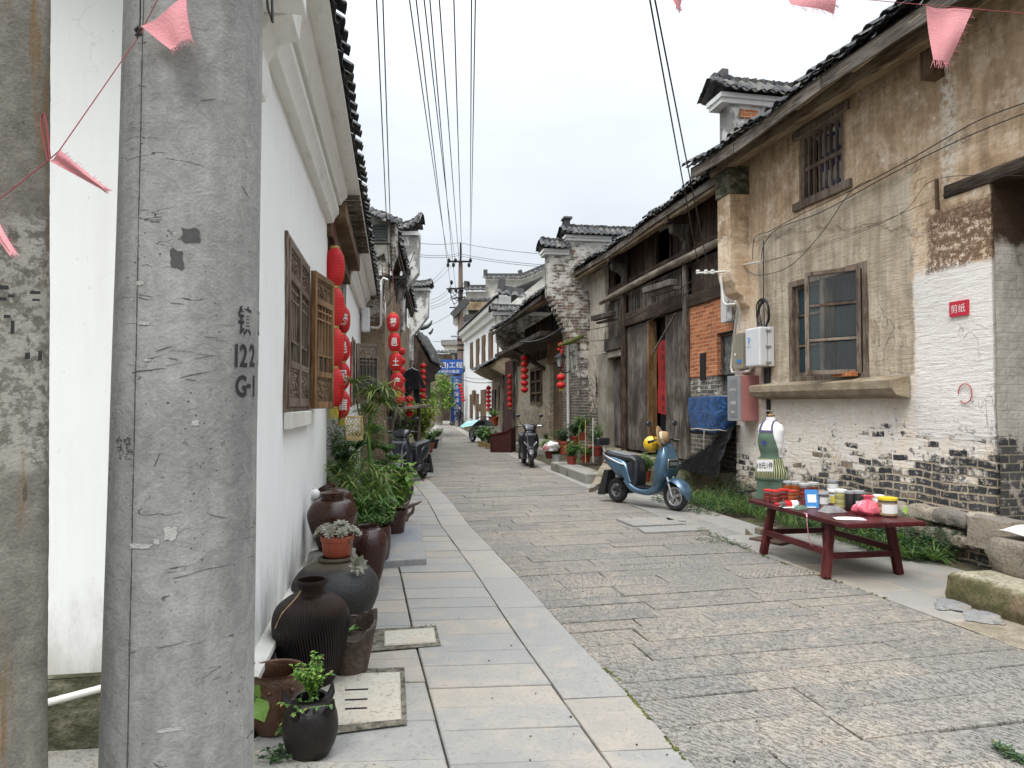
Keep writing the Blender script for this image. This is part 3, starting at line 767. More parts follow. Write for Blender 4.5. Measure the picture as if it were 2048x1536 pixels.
# ------------------------------------------------------------------ builders for walls and roofs
def wall_grid(mb, x0, x1, z0, z1, holes=(), y=0.0, depth=.25, amp=.012, step=.3, sc=1.3, ends=True, top=None, reveal=True):
    """front face at y with rectangular holes (hx0,hx1,hz0,hz1), reveals going back by depth; top(x) optional roofline"""
    xs = {x0, x1}; zs = {z0, z1}
    for h in holes: xs |= {max(x0, h[0]), min(x1, h[1])}; zs |= {max(z0, h[2]), min(z1, h[3])}
    def fill(s):
        s = sorted(s); o = []
        for a, b in zip(s, s[1:]):
            n = max(1, int((b - a) / step)); o += [a + (b - a) * i / n for i in range(n)]
        return o + [s[-1]]
    xs, zs = fill(xs), fill(zs); off = Vector((x0 * 3.3, z1 * 5.1, x1))
    def P(x, z):
        if top and z > z1 - 1e-6: z = top(x)
        return (x, y + amp * mnoise.noise(Vector((x * sc, z * sc, 0)) + off) * 2, z)
    idx = {}; vs = []; fs = []
    def V(i, j):
        if (i, j) not in idx: idx[i, j] = len(vs); vs.append(P(xs[i], zs[j]))
        return idx[i, j]
    for i in range(len(xs) - 1):
        for j in range(len(zs) - 1):
            cx, cz = (xs[i] + xs[i + 1]) / 2, (zs[j] + zs[j + 1]) / 2
            if any(h[0] < cx < h[1] and h[2] < cz < h[3] for h in holes): continue
            fs.append((V(i, j), V(i + 1, j), V(i + 1, j + 1), V(i, j + 1)))
    mb.add(vs, fs)
    if reveal:
        for h in holes:
            a, b, c, d = max(x0, h[0]), min(x1, h[1]), max(z0, h[2]), min(z1, h[3])
            Y0, Y1 = y - depth, y + amp * .3
            mb.quad((a, Y0, c), (a, Y1, c), (a, Y1, d), (a, Y0, d)); mb.quad((b, Y0, c), (b, Y1, c), (b, Y1, d), (b, Y0, d))
            mb.quad((a, Y0, d), (b, Y0, d), (b, Y1, d), (a, Y1, d)); mb.quad((a, Y0, c), (b, Y0, c), (b, Y1, c), (a, Y1, c))
    if ends:
        zt0, zt1 = (top(x0), top(x1)) if top else (z1, z1)
        mb.quad((x0, y - depth, z0), (x0, y, z0), (x0, y, zt0), (x0, y - depth, zt0)); mb.quad((x1, y - depth, z0), (x1, y, z0), (x1, y, zt1), (x1, y - depth, zt1))
    return mb
def arc_tile(mb, c, w, L, rise, ax, sl, nn, lip=.012):
    """one curved tile: c lower-front centre, ax across, sl up the slope, nn normal; rise<0 = trough"""
    vs = []; n = 4
    for q in (0, 1):
        for k in range(n + 1):
            t = -1 + 2 * k / n; ww = w * (1 - .06 * q)
            vs.append(c + ax * (t * ww / 2) + nn * (rise * (1 - t * t) if rise > 0 else -rise * t * t) + sl * (L * q))
    for k in range(n + 1): vs.append(vs[k] - nn * lip)
    fs = [(k, k + 1, n + 2 + k, n + 1 + k) for k in range(n)] + [(2 * n + 2 + k, 2 * n + 3 + k, k + 1, k) for k in range(n)]
    mb.add(vs, fs)
def tile_roof(mb, x0, x1, ye, ze, run, rise, pitch=.2, courses=5, sagf=None, jit=.012, full=True):
    """roof slope whose eave lies along x at (ye, ze) and climbs towards -y"""
    L = math.hypot(run, rise); sl0 = Vector((0, -run / L, rise / L)); ax = Vector((1, 0, 0)); nn = Vector((0, rise / L, run / L))
    n = max(1, round((x1 - x0) / pitch)); p = (x1 - x0) / n; st = .125
    sg = sagf or (lambda x: 0.0)
    nc = min(courses, int(L / st) + 1)
    for k in range(n + 1):
        x = x0 + k * p; dz = sg(x)
        for j in range(nc):
            o = Vector((0, 0, dz)) + Vector((0, ye, ze)) + sl0 * (j * st) + nn * (rng(0, jit))
            if k < n: arc_tile(mb, o + ax * (x + p / 2 + rng(-jit, jit)), p * 1.02, .2, -p * .17, ax, (sl0 + nn * .10).normalized(), nn)
            arc_tile(mb, o + ax * (x + rng(-jit, jit)) + nn * (p * .13 + rng(0, jit)) - sl0 * (.02 + rng(0, jit * 1.5)), p * .80, .2, p * .20, ax, (sl0 + nn * .10).normalized(), nn)
    if full:
        d0 = max(0, nc * st - .08)
        if d0 < L:
            m_ = n * 4
            def f(u, w):
                x = x0 + u * (x1 - x0); q = math.cos(2 * PI * u * n); return Vector((x, ye, ze + sg(x))) + sl0 * lerp(d0, L, w) + nn * (p * .19 + p * .15 * q)
            mb.grid(f, m_, 3)
def shingle_cap(mb, y0, y1, z, half, rise, x=0.0, pitch=.17, courses=3, ridge=True, sagf=None):
    """little two-sided tiled coping that runs along y at height z (ridge along y)"""
    n = len(mb.v)
    for sg in (1, -1):
        sub = MB(); sub.M = Matrix.Translation((x, 0, 0)) @ (Matrix(((0, 1, 0, 0), (1, 0, 0, 0), (0, 0, 1, 0), (0, 0, 0, 1))) if sg > 0 else Matrix(((0, -1, 0, 0), (1, 0, 0, 0), (0, 0, 1, 0), (0, 0, 0, 1))))
        tile_roof(sub, y0, y1, half, z, half, rise, pitch, courses, sagf=sagf, full=False)
        mb.add(sub.v, sub.f)
    if ridge:
        nseg = max(2, int((y1 - y0) / .05)); zt = z + rise
        for i in range(nseg):
            ya = lerp(y0, y1, i / nseg); dz = sagf(ya) if sagf else 0
            mb.box(x - .07 + rng(-.01, .01), x + .07 + rng(-.01, .01), ya, ya + .042, zt - .02 + dz, zt + .10 + rng(0, .025) + dz)
def planks(mb, x0, x1, z0, z1, y, th=.03, w=.16, gap=.006, jz=0.0, jy=.006):
    x = x0
    while x < x1 - .02:
        b = min(x1, x + w * rng(.75, 1.25))
        if x1 - b < .05: b = x1
        q = rng(-jy, jy); mb.box(x + gap / 2, b - gap / 2, y + q - th, y + q, z0 + rng(-jz, jz), z1 + rng(-jz, jz)); x = b
def frame_boxes(mb, x0, x1, z0, z1, y0, y1, w, wb=None):
    wb = wb or w
    mb.box(x0, x0 + w, y0, y1, z0, z1); mb.box(x1 - w, x1, y0, y1, z0, z1)
    mb.box(x0 + w, x1 - w, y0, y1 - .003, z1 - w, z1); mb.box(x0 + w, x1 - w, y0, y1 - .003, z0, z0 + wb)
def house(name, label, fr, x=0.0, cat='house', group=None):
    return thing(name, label, cat, fr.w(x, 0), fr.rz, group)
# ------------------------------------------------------------------ left side of the lane
L1 = Frame(-1.37, 3.83, .166, -1)
def lattice_leaf(parent, name, w, h, mat, seed=0, pane=None, M0=None, carved=None):
    """carved casement leaf in its own plane: x 0..w, z 0..h, front at y=.0"""
    f = MB(); f.M = M0; t = .055; d = .045
    f.box(0, t, -d, 0, 0, h); f.box(w - t, w, -d, 0, 0, h)
    zs = [0, .06, .27, .32, h - .27, h - .22, h - .05, h]
    for a, b in ((0, .06), (.27, .32), (h - .27, h - .22), (h - .05, h)): f.box(t, w - t, -d, -.002, a, b)
    o = f.build(name, M[mat], parent, bevel=.004)
    lt = MB(); lt.M = M0; a, b = .32, h - .27; x0, x1 = t, w - t
    for k in (1, 2, 3, 4):
        x = lerp(x0, x1, k / 5); za = a + (.16 if k in (2, 3) else .05); lt.box(x - .008, x + .008, -.03, -.014, a if k in (1, 4) else a + .14, b)
    for z in (a + .14, b - .12, b - .05): lt.box(x0, x1, -.028, -.012, z - .008, z + .008)
    lt.box(lerp(x0, x1, .5) - .008, lerp(x0, x1, .5) + .008, -.03, -.014, a, a + .14)
    lt.build('lattice', M[mat], o)
    for za, zb, nm in ((.06, .27, 'carved_panel'), (h - .22, h - .05, 'carved_panel')):
        p = MB(); p.M = M0; p.box(t, w - t, -.035, -.022, za, zb); frame_boxes(p, t, w - t, za, zb, -.03, -.010, .016)
        rr = random.Random(seed)
        for _ in range(34):
            x, z = rr.uniform(t + .04, w - t - .04), rr.uniform(za + .04, zb - .04); p.ell((x, -.020, z), rr.uniform(.008, .022), .012, rr.uniform(.007, .018), 6, 4)
        p.build(nm, M[carved or mat], o)
    if pane:
        p = MB(); p.M = M0; p.box(t, w - t, -.042, -.036, .32, h - .27); p.build('pane', M[pane], o)
    return o
A_ = house('white_house', 'whitewashed old house with double cornice and carved wooden shutters behind the concrete pole', L1)
win = (-2.12, -.93, 1.60, 2.72)
w = MB(); wall_grid(w, -3.95, 1.0, .30, 3.85, [win], 0, .3, .006, .4); w.build('wall', M['white_plaster'], A_, smooth=40)
w = MB(); w.add([(.35, .05, .3), (.35, -7, .3), (.35, -7, 5.2), (.35, .05, 3.9), (-.05, 0, .3), (-.05, 0, 3.9)], [(0, 1, 2, 3), (0, 3, 5, 4)])
w.v = [(x, y, z) for x, y, z in w.v]; 
# the end wall that faces the viewer
EY = 3.5; ec = L1.w(0, 0); 
xe = (EY - 3.83) / -1 * math.hypot(.166, 1) * .986 + .0
xe = .335
w = MB(); w.quad((xe, .0, .30), (xe, -8, .30), (xe, -8, 6.2), (xe, .0, 4.0)); w.quad((xe, 0, .3), (xe, 0, 4.0), (xe - .3, 0, 4.0), (xe - .3, 0, .3)); w.build('end_wall', M['white_plaster'], A_)
w = MB(); wall_grid(w, -3.9, xe + .05, -.02, .28, [], .07, .3, .012, .2); w.add([(-3.9, .075, .279), (xe + .05, .075, .279), (xe + .05, -.02, .30), (-3.9, -.02, .30)], [(0, 1, 2, 3)])
w.build('plinth', M['blue_glaze'], A_)
w = MB(); w.add([(-3.9, .083, .283), (xe + .05, .083, .283), (xe + .05, -.02, .305), (-3.9, -.02, .305), (-3.9, .083, .25), (xe + .05, .083, .25)], [(0, 1, 2, 3), (4, 5, 1, 0)]); w.build('plinth_ledge', M['cream_stucco'], A_)
w = MB(); n = 24
def pl(u, v):
    y = lerp(.06, -6, u); z = lerp(-.03, .325, v); k = mnoise.noise(Vector((y * 3, z * 5, 0)))
    return (xe + .06 + k * .02 - v * v * .02, y, z + (k * .015 if v > .9 else 0))
w.grid(pl, 60, 8); w.add([(xe + .03, .06, .325), (xe + .03, -6, .325), (xe - .01, -6, .335), (xe - .01, .06, .335)], [(0, 1, 2, 3)]); w.build('mossy_plinth', M['mossy_plinth'], A_, smooth=180)
# double cornice
def cornice(name, x0, x1, z, y1, prof):
    c = MB(); c.prism(prof, 'x', x0, x1); return c.build(name, M['trim_white'], A_, smooth=35)
for x0, x1 in ((-3.85, .95), (-12.05, -7.0)):
    cornice('cornice', x0, x1, 0, 0, [(0, 3.55), (.07, 3.56), (.085, 3.61), (.125, 3.66), (.125, 3.72), (0, 3.74)])
    cornice('cornice', x0 + .02, x1 + .03, 0, 0, [(0, 3.745), (.15, 3.75), (.165, 3.79), (.215, 3.84), (.215, 3.93), (0, 3.95)])
# corner bracket of the cornice, close to the pole
c = MB(); c.prism([(0, 3.2), (.04, 3.22), (.07, 3.32), (.05, 3.42), (.11, 3.53), (.21, 3.56), (.24, 3.9), (.24, 4.05), (0, 4.05)], 'x', .08, .36); c.build('corner_bracket', M['trim_white'], A_, smooth=35)
c = MB(); c.box(.42, .95, .10, .34, 3.95, 4.35); c.box(.36, .8, .0, .28, 3.55, 3.95); c.build('corner_block', M['trim_white'], A_, bevel=.01)
# roof
t = MB(); tile_roof(t, -12.3, 1.0, .36, 3.97, 2.6, 1.2, .19, 6, jit=.02); t.build('roof', M['roof_tile'], A_, smooth=40, recalc=False)
t = MB(); t.prism([(.0, 3.92), (.34, 3.93), (.34, 3.965), (-2.2, 5.1), (-2.2, 5.0)], 'x', -12.2, .98); t.build('eave_board', M['trim_white'], A_)
t = MB()
for i in range(14): x = -6.95 + i * .22; t.box(x, x + .05, .02, .335, 3.885, 3.928)
t.build('rafter', M['eave_dark'], A_)
# recessed doorway bay
b = MB(); b.box(-7.05, -3.86, -.06, .06, 3.42, 3.62); b.box(-7.05, -3.86, -.02, .20, 3.63, 3.80); b.build('beam', M['brown_timber'], A_, bevel=.01)
b = MB()
for i in range(16): x = -7.0 + i * .2; b.box(x, x + .05, -1.3, -.05, 3.44, 3.50)
b.quad((-7.05, -1.35, 3.56), (-3.86, -1.35, 3.56), (-3.86, -.05, 3.56), (-7.05, -.05, 3.56))
for i in range(10): y = -1.25 + i * .13; b.bar((-7.0, y, 3.43), (-3.9, y + .12, 3.43), .03, .03)
b.build('ceiling_lattice', M['dark_timber'], A_)
b = MB(); b.quad((-7.0, -1.3, 0), (-7.0, 0, 0), (-7.0, 0, 3.6), (-7.0, -1.3, 3.6)); b.build('recess_wall', M['cream_stucco'], A_); b = MB(); b.quad((-3.9, -1.3, 0), (-3.9, 0, 0), (-3.9, 0, 3.6), (-3.9, -1.3, 3.6)); b.build('recess_wall', M['cream_stucco'], A_)
b = MB(); planks(b, -7.0, -3.9, .02, 3.5, -1.3, .04, .22); b.build('recess_back', M['brown_timber'], A_)
dl = Matrix.Translation((-4.85, -.33, .05)); f = lattice_leaf(A_, 'door', .62, 2.3, 'brown_timber', 4, 'pane_dark', dl)
p = MB(); p.box(-4.18, -3.98, -.45, -.25, 0, 3.45); p.build('door_post', M['dark_timber'], A_, bevel=.01)
# far part of the front
w = MB(); wall_grid(w, -12.1, -7.0, 0, 3.85, [(-9.3, -8.5, 1.62, 2.72)], 0, .3, .008, .4); w.build('wall', M['white_plaster'], A_, smooth=40)
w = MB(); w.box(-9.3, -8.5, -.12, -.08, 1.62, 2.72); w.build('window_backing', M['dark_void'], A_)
# window with its two leaves
wi = MB(); frame_boxes(wi, -2.16, -.89, 1.55, 2.76, -.12, .02, .05, .05); wo = wi.build('window', M['window_timber'], A_, bevel=.004)
p = MB(); p.box(-2.12, -.93, -.11, -.10, 1.6, 2.72); p.build('pane', M['dark_void'], wo)
lattice_leaf(wo, 'shutter', .58, 1.14, 'window_timber', 1, 'pane_dark', Matrix.Translation((-2.10, .03, 1.58)))
lattice_leaf(wo, 'shutter', .58, 1.14, 'window_timber', 2, 'pane_dark', Matrix.Translation((-1.51, .032, 1.58)))
lattice_leaf(wo, 'shutter', .60, 1.16, 'warm_timber', 3, 'pane_grey', Matrix.Translation((-2.12, .03, 1.56)) @ Matrix.Rotation(R(-10), 4, 'Z') @ Matrix.Translation((-.60, .045, 0)), carved='brown_timber')
p = MB(); p.box(-2.2, -.9, .0, .05, 1.43, 1.545); p.build('window_sill', M['cream_stucco'], wo, bevel=.006)
h_ = MB()
for z in (1.85, 2.45): h_.box(-2.2, -2.13, .03, .07, z - .08, z + .08)
h_.build('hinge', M['black_iron'], wo)
# far window leaves
fw = MB(); frame_boxes(fw, -9.34, -8.46, 1.58, 2.76, -.1, .02, .05); fo = fw.build('window', M['window_timber'], A_)
lattice_leaf(fo, 'shutter', .46, 1.12, 'window_timber', 5, 'pane_dark', Matrix.Translation((-8.5, .03, 1.6)) @ Matrix.Rotation(R(-40), 4, 'Z') @ Matrix.Translation((0, .0, 0)))
lattice_leaf(fo, 'shutter', .46, 1.12, 'window_timber', 6, 'pane_grey', Matrix.Translation((-9.35, .03, 1.6)) @ Matrix.Rotation(R(-62), 4, 'Z') @ Matrix.Translation((-.46, .03, 0)))
# plaque
pq = L1.w(-8.0, .02); o = thing('wall_plaque', 'narrow pointed red and white plaque on white wall beside the hanging lanterns', 'plaque', (pq.x, pq.y, 1.55), L1.rz)
q = MB(); q.prism([(-.05, 0), (.05, 0), (.06, .6), (.04, .95), (0, 1.08), (-.04, .95), (-.06, .6)], 'y', -.012, .012); q.build('plaque_board', M['paper_red'], o)
q = MB(); q.prism([(-.025, .08), (.025, .08), (.03, .6), (0, .85), (-.03, .6)], 'y', .013, .017); q.build('plaque_face', M['paper_white'], o)
# white utility box and bent pipe at the end of the white front
pb = atY(735, 640, 14.6); o = thing('utility_box', 'slim white plastic utility box on the end of the white wall', 'utility box', pb, L1.rz)
q = MB(); q.box(-.10, .10, -.12, .05, -.25, .25); q.build('box_body', M['box_white'], o, bevel=.03)
q = MB()
for z in (-.16, .16): q.box(-.04, .04, .05, .062, z - .04, z + .04)
q.build('latch', M['box_grey'], o)
o = thing('drain_pipe', 'thin white bent pipe climbing the gable past the utility box', 'pipe', atY(762, 655, 14.9))
q = MB(); P_ = [atY(742, 655, 14.9), atY(757, 656, 14.9), atY(762, 650, 14.9), atY(763, 562, 14.9), atY(767, 556, 14.9), atY(776, 560, 14.9)]; q.tube([p - o.location for p in P_], .026, 8); q.build('pipe', M['pvc_white'], o, smooth=60)
o = thing('ground_pipe', 'white plastic pipe running low across the mossy plinth between the two poles', 'pipe', (-2.0, 3.3, .2))
q = MB(); q.tube([atY(20, 1425, 3.16) - o.location, atY(95, 1405, 3.16) - o.location, atY(205, 1376, 3.16) - o.location, atY(330, 1345, 3.16) - o.location], .016, 10); q.build('pipe', M['pvc_white'], o, smooth=60)

# ---- concrete pole and old post close to the camera
a0, a1 = atY(357, 1536, 1.5), atY(392, 0, 1.5); ax = (a1 - a0).normalized(); base = a0 - ax * (a0.z / ax.z); topp = a0 + ax * ((6.5 - a0.z) / ax.z)
pole = thing('concrete_pole', 'thick round grey concrete utility pole stencilled with black figures, close in front', 'utility pole', base)
rb, rt = .1575, .1475; rad = lambda z: .1512 - .0064 * z
pm = MB(); n = 40; d = topp - base
pm.grid(lambda u, v: tuple(d * v + Vector((math.cos(2 * PI * u), math.sin(2 * PI * u), 0)) * (rad(d.z * v) + .0012 * mnoise.noise(Vector((math.cos(2 * PI * u) * 2, math.sin(2 * PI * u) * 2, d.z * v * 3))))), 72, 60, True)
pm.build('pole_shaft', M['pole_concrete'], pole, smooth=180)
def on_pole(mb, txt, px, py, size, sx=1.0, ch=.6, bold=0.0):
    """stencil wrapped round the shaft, centred at the photo pixel"""
    e = Vector((0, 0, EYE)); dr = ray(px, py)
    z = atY(px, py, 1.5 - .12).z; c = base + d * (z / d.z); r = rad(z) + .0013
    # intersect the horizontal circle
    A = dr.x ** 2 + dr.y ** 2; B = -2 * (dr.x * c.x + dr.y * c.y); C = c.x ** 2 + c.y ** 2 - r * r; t = (-B - math.sqrt(max(0, B * B - 4 * A * C))) / (2 * A)
    p = dr * t; th = math.atan2(p.y - c.y, p.x - c.x); z0 = EYE + dr.z * t
    def fn(x, y):
        zz = z0 + y; cc = d * (zz / d.z); rr = rad(zz) + .0013; return (cc.x + rr * math.cos(th + x / rr), cc.y + rr * math.sin(th + x / rr), zz)
    vs, fs = text_geo(txt, size, .012, bold=bold)
    if ch < 1:
        keep = [f for f in fs if mnoise.noise(Vector((sum(vs[i][0] for i in f) * 40 + px, sum(vs[i][1] for i in f) * 40, 0))) > -ch]
        fs = keep
    mb.add([fn(x * sx, y) for x, y in vs], fs)
st = MB(); on_pole(st, '镇', 491, 641, .062, .72, .55, .001); on_pole(st, '直', 527, 645, .062, .6, .6, .001); st.build('stencil', M['black_ink'], pole, recalc=False)
st = MB()
for ch, px in (('1', 473), ('2', 488), ('2', 505), ('5', 520)): on_pole(st, ch, px, 711, .064, .75, .9, .0015)
st.build('stencil', M['black_ink'], pole, recalc=False)
st = MB()
for ch, px in (('G', 483), ('-', 498), ('1', 508), ('1', 518)): on_pole(st, ch, px, 772, .060, .8, .8, .0015)
st.build('stencil', M['black_ink'], pole, recalc=False)
st = MB(); on_pole(st, '合格', 245, 885, .026, .9, .1); on_pole(st, '检验', 248, 907, .026, .9, .05); st.build('stencil', M['black_ink'], pole, recalc=False)
# torn dark tape remains
def patch_on_pole(px, py, w, h, seed):
    mb = MB(); rr = random.Random(seed); pts = []
    for k in range(18):
        t = 2 * PI * k / 18; q = max(abs(math.cos(t)), abs(math.sin(t))); s = 1 / q * rr.uniform(.7, 1.05); pts.append((math.cos(t) * w * s, math.sin(t) * h * s))
    z0 = atY(px, py, 1.36).z; c0 = base + d * (z0 / d.z); xo = atY(px, py, 1.37).x - c0.x; th = math.asin(max(-1, min(1, xo / rad(z0))))
    vs = []
    for x, y in [(0, 0)] + pts:
        zz = z0 + y; cc = d * (zz / d.z); rr_ = rad(zz) + .0012; a = th + x / rr_; vs.append((cc.x + rr_ * math.sin(a), cc.y - rr_ * math.cos(a), zz))
    mb.add(vs, [(0, k + 1, (k + 1) % 18 + 1) for k in range(18)]); return mb
plain('scratch_grey', (.105, .10, .095), .9, .3, 70, bump=0)
plain('tape_dark', (.062, .062, .060), .8, .35, 70, bump=0)
for k, a in enumerate(((380, 467, .018, .016), (356, 517, .013, .021))): patch_on_pole(*a, 3 + k).build('tape_remnant', M['tape_dark'], pole, recalc=False)
plain('scrape_white', (.44, .43, .41), .9, .3, 80, bump=.003)
for k, (px, py, w_, h_) in enumerate(((345, 1068, .012, .014), (287, 1092, .026, .005), (320, 1082, .006, .006), (292, 646, .014, .0045), (284, 565, .009, .005), (386, 846, .007, .006), (345, 1460, .026, .004), (300, 720, .008, .003))): patch_on_pole(px, py, w_, h_, 20 + k).build('scrape', M['scrape_white'], pole, recalc=False)
sm = MB(); rr = random.Random(31)
def scratch(px, py, w_, ang_, t_):
    z0 = atY(px, py, 1.36).z; c0 = base + d * (z0 / d.z); xo = atY(px, py, 1.37).x - c0.x; th = math.asin(max(-.98, min(.98, xo / rad(z0)))); P_ = []; cu_ = rr.uniform(-.15, .15)
    for k in range(6):
        s = (k / 5 - .5) * w_; zz = z0 + s * math.sin(ang_) + cu_ * s * s * 8 + rr.uniform(-1, 1) * w_ * .02; a = th + s * math.cos(ang_) / rad(z0); cc = d * (zz / d.z); q_ = rad(zz) + .0004; P_.append((cc.x + q_ * math.sin(a), cc.y - q_ * math.cos(a), zz))
    sm.tube(P_, [t_ * .3, t_, t_ * .8, t_, t_ * .6, t_ * .2], 4)
for _ in range(13): scratch(rr.uniform(270, 450), rr.gauss(708, 30), rr.uniform(.015, .06), rr.uniform(-.25, .25), rr.uniform(.0003, .0008))
for _ in range(16): scratch(rr.uniform(240, 480), rr.uniform(120, 1500), rr.uniform(.008, .035), rr.uniform(-.9, .9), rr.uniform(.0005, .001))
for a in ((400, 1148, .11, .10, .0011), (350, 1290, .06, .12, .001), (420, 1040, .04, -.3, .0011), (320, 920, .03, 1.2, .001), (370, 320, .07, -.1, .0007), (300, 740, .07, .12, .0013)): scratch(*a)
sm.build('scratch_marks', M['scratch_grey'], pole, recalc=False)
tw = MB(); z0 = atY(280, 70, 1.4).z
for k in range(0): tw.tube([tuple(d * ((z0 + .01 * k + .004 * math.sin(t * 3)) / d.z) + Vector((math.cos(t), math.sin(t), 0)) * (rad(z0) + .004)) for t in [2 * PI * i / 40 for i in range(41)]], .0022, 5)
q = atY(278, 68, 1.345) - base
for k in range(7): tw.tube([q + Vector((rng(-.006, .006), rng(-.01, 0), rng(-.012, .012))) for _ in range(5)], .002, 5)
tw.tube([q, q + Vector((.004, -.004, .03)), q + Vector((.002, -.002, .10)), q + Vector((.01, 0, .25))], .0016, 5)
tw.build('tie_wire', M['cable_black'], pole, smooth=60)
tw = MB(); q = atY(540, 0, 1.52) - base; tw.tube([q + Vector((-.01, .0, .2)), q + Vector((.004, 0, .03)), q + Vector((.006, 0, -.05)), q + Vector((-.004, 0, -.02)), q + Vector((-.012, 0, .06)), q + Vector((-.02, .02, .2))], .003, 6)
tw.build('loose_cable', M['cable_black'], pole, smooth=60)

pb0, pb1 = atY(95, 1536, 1.25), atY(100, 0, 1.25); dx = (pb1 - pb0); dx = dx / dx.z; pbase = pb0 - dx * pb0.z
post = thing('concrete_post', 'weathered rust stained square concrete post at the edge, with faded paint', 'post', pbase + Matrix.Rotation(R(33), 3, 'Z') @ Vector((-.09, .09, 0)), rz=0)
pm = MB()
def pf(u, v):
    k = int(u * 4) % 4; f = u * 4 - int(u * 4); z = v * 5.5; c = [(-.09, -.09), (.09, -.09), (.09, .09), (-.09, .09)]; a, b = c[k], c[(k + 1) % 4]
    x, y = lerp(a[0], b[0], f), lerp(a[1], b[1], f); cc = .013; x = max(-.09 + 0, min(.09, x)); r = math.hypot(x, y)
    if r > .121: x *= .121 / r; y *= .121 / r
    nn = mnoise.noise(Vector((x * 14, y * 14, z * 5))) * .0022 + mnoise.noise(Vector((x * 50, y * 50, z * 40))) * .0012
    return (x * (1 + nn * 9) + .84 * dx.x * z, y * (1 + nn * 9) - .54 * dx.x * z, z)
pm.M = Matrix.Rotation(R(33), 4, 'Z'); pm.grid(pf, 64, 260, True); pm.build('post_shaft', M['post_concrete'], post, smooth=180)
st = MB()
for k, (px, py, w_, h_) in enumerate(((8, 575, .007, .004), (22, 592, .005, .003), (14, 633, .005, .003), (25, 655, .003, .012), (70, 585, .008, .003), (72, 600, .006, .002), (55, 712, .004, .006), (80, 712, .003, .009), (5, 598, .006, .003))):
    st = MB(); d_ = ray(px, py); fn = Vector((math.sin(R(33)), -math.cos(R(33)), 0)); fu = Vector((math.cos(R(33)), math.sin(R(33)), 0)); c = d_ * ((pbase + fn * .005).dot(fn) / d_.dot(fn)); c.z += EYE; c -= post.location; U = lambda a, b: c + fu * a + Vector((0, 0, b)); st.add([U(-w_, -h_), U(w_, -h_ * .8), U(w_ * .9, h_), U(-w_ * .8, h_)], [(0, 1, 2, 3)]); st.build('stencil', M['black_ink'], post, recalc=False)
# ------------------------------------------------------------------ right side: the big plastered house
R1 = Frame(3.75, 11.8, -.207, 1)
H1 = house('plastered_house', 'tall ochre plastered house with peeling whitewash, barred upper window and open casement above the bench', R1)
UW = (-2.74, -1.77, 4.47, 5.40); LW = (-3.13, -1.54, 1.95, 3.34); DO = (-9, -4.92, -1, 3.84)
w = MB(); wall_grid(w, -7.2, .05, -.05, 5.75, [UW, LW, DO], 0, .22, .022, .22, reveal=True); w.build('wall', M['peeling_plaster'], H1, smooth=45)
w = MB(); wall_grid(w, 0, 1.6, 0, 3.84, [], 0, .1, .02, .2); w.M = None
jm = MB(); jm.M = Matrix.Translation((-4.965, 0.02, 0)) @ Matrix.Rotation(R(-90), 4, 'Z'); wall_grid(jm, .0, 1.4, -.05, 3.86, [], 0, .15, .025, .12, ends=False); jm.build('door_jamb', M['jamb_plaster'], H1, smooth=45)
w = MB(); w.box(-7.2, -4.93, -1.42, -1.36, 0, 3.85); w.box(-7.2, -4.93, -1.4, -.2, 3.845, 3.86); w.build('door_panel', M['dark_timber'], H1)
w = MB(); w.box(-7.0, -4.37, -.2, .045, 3.79, 3.93); w.jitter(.02, 2.0); w.build('lintel', M['dark_timber_flat'], H1, bevel=.02)
w = MB(); w.box(-4.30, -4.27, .0, .05, 3.70, 4.02); w.build('iron_hook', M['rusty_plate'], H1)
# end wall above the neighbour's roof, gable body
w = MB(); w.quad((.05, 0, 0), (.05, -6, 0), (.05, -6, 7), (.05, 0, 5.7)); w.build('end_wall', M['peeling_plaster'], H1)
# corner pillar on its corbel
def corbel(y0, y1): return [(-.02, 3.52), (-.02, 5.6), (y1, 5.6), (y1, 3.72), (y1 - .03, 3.60), (y1 * .72, 3.50), (y1 * .66, 3.40), (y1 * .30, 3.33), (y1 * .26, 3.22), (-.02, 3.15)]
w = MB(); w.prism(corbel(0, .34), 'x', -.40, .0); w.jitter(.012, 4); w.build('corner_pillar', M['peeling_plaster'], H1, bevel=.015)
w = MB(); w.box(-.43, .02, .0, .37, 4.98, 5.45); w.jitter(.03, 5); w.build('pillar_block', M['mossy_plinth'], H1, bevel=.02)
# roof: tiles over weathered boards
sg = lambda x: .05 * math.sin(x * 1.1) + .025 * math.sin(x * 3.7)
t = MB(); tile_roof(t, -7.2, .42, .68, 5.60, 3.6, 1.75, .215, 7, sagf=sg, jit=.025); t.build('roof', M['roof_tile'], H1, smooth=40, recalc=False)
t = MB()
for a, b in ((-7.2, -3.2), (-3.18, -1.1), (-1.08, .35)): t.bar((a, .63, 5.49 + sg(a)), (b, .63, 5.49 + sg(b)), .03, .18)
t.build('fascia_board', M['eave_dark'], H1, bevel=.004)
t = MB()
for i in range(7): x = -7 + i * 1.1; t.bar((x, .60, 5.50), (min(.3, x + 1.15), .60 - .02, 5.46), .10, .05)
t.bar((-7.2, .30, 5.46), (.2, .30, 5.50), .16, .20); t.jitter(.03, 1.5); t.build('purlin', M['eave_timber'], H1, bevel=.02)
t = MB(); t.add([(-7.2, .66, 5.585), (.35, .66, 5.585), (.35, -3, 7.28), (-7.2, -3, 7.28)], [(0, 1, 2, 3)])
for i in range(26): x = -7 + i * .29; t.bar((x, .62, 5.53), (x + .02, -.3, 5.95), .06, .05)
t.build('roof_boarding', M['eave_dark'], H1)
b = MB(); b.box(-4.40, -4.25, .0, .20, 5.10, 5.46); b.build('beam_end', M['brown_timber'], H1, bevel=.01)
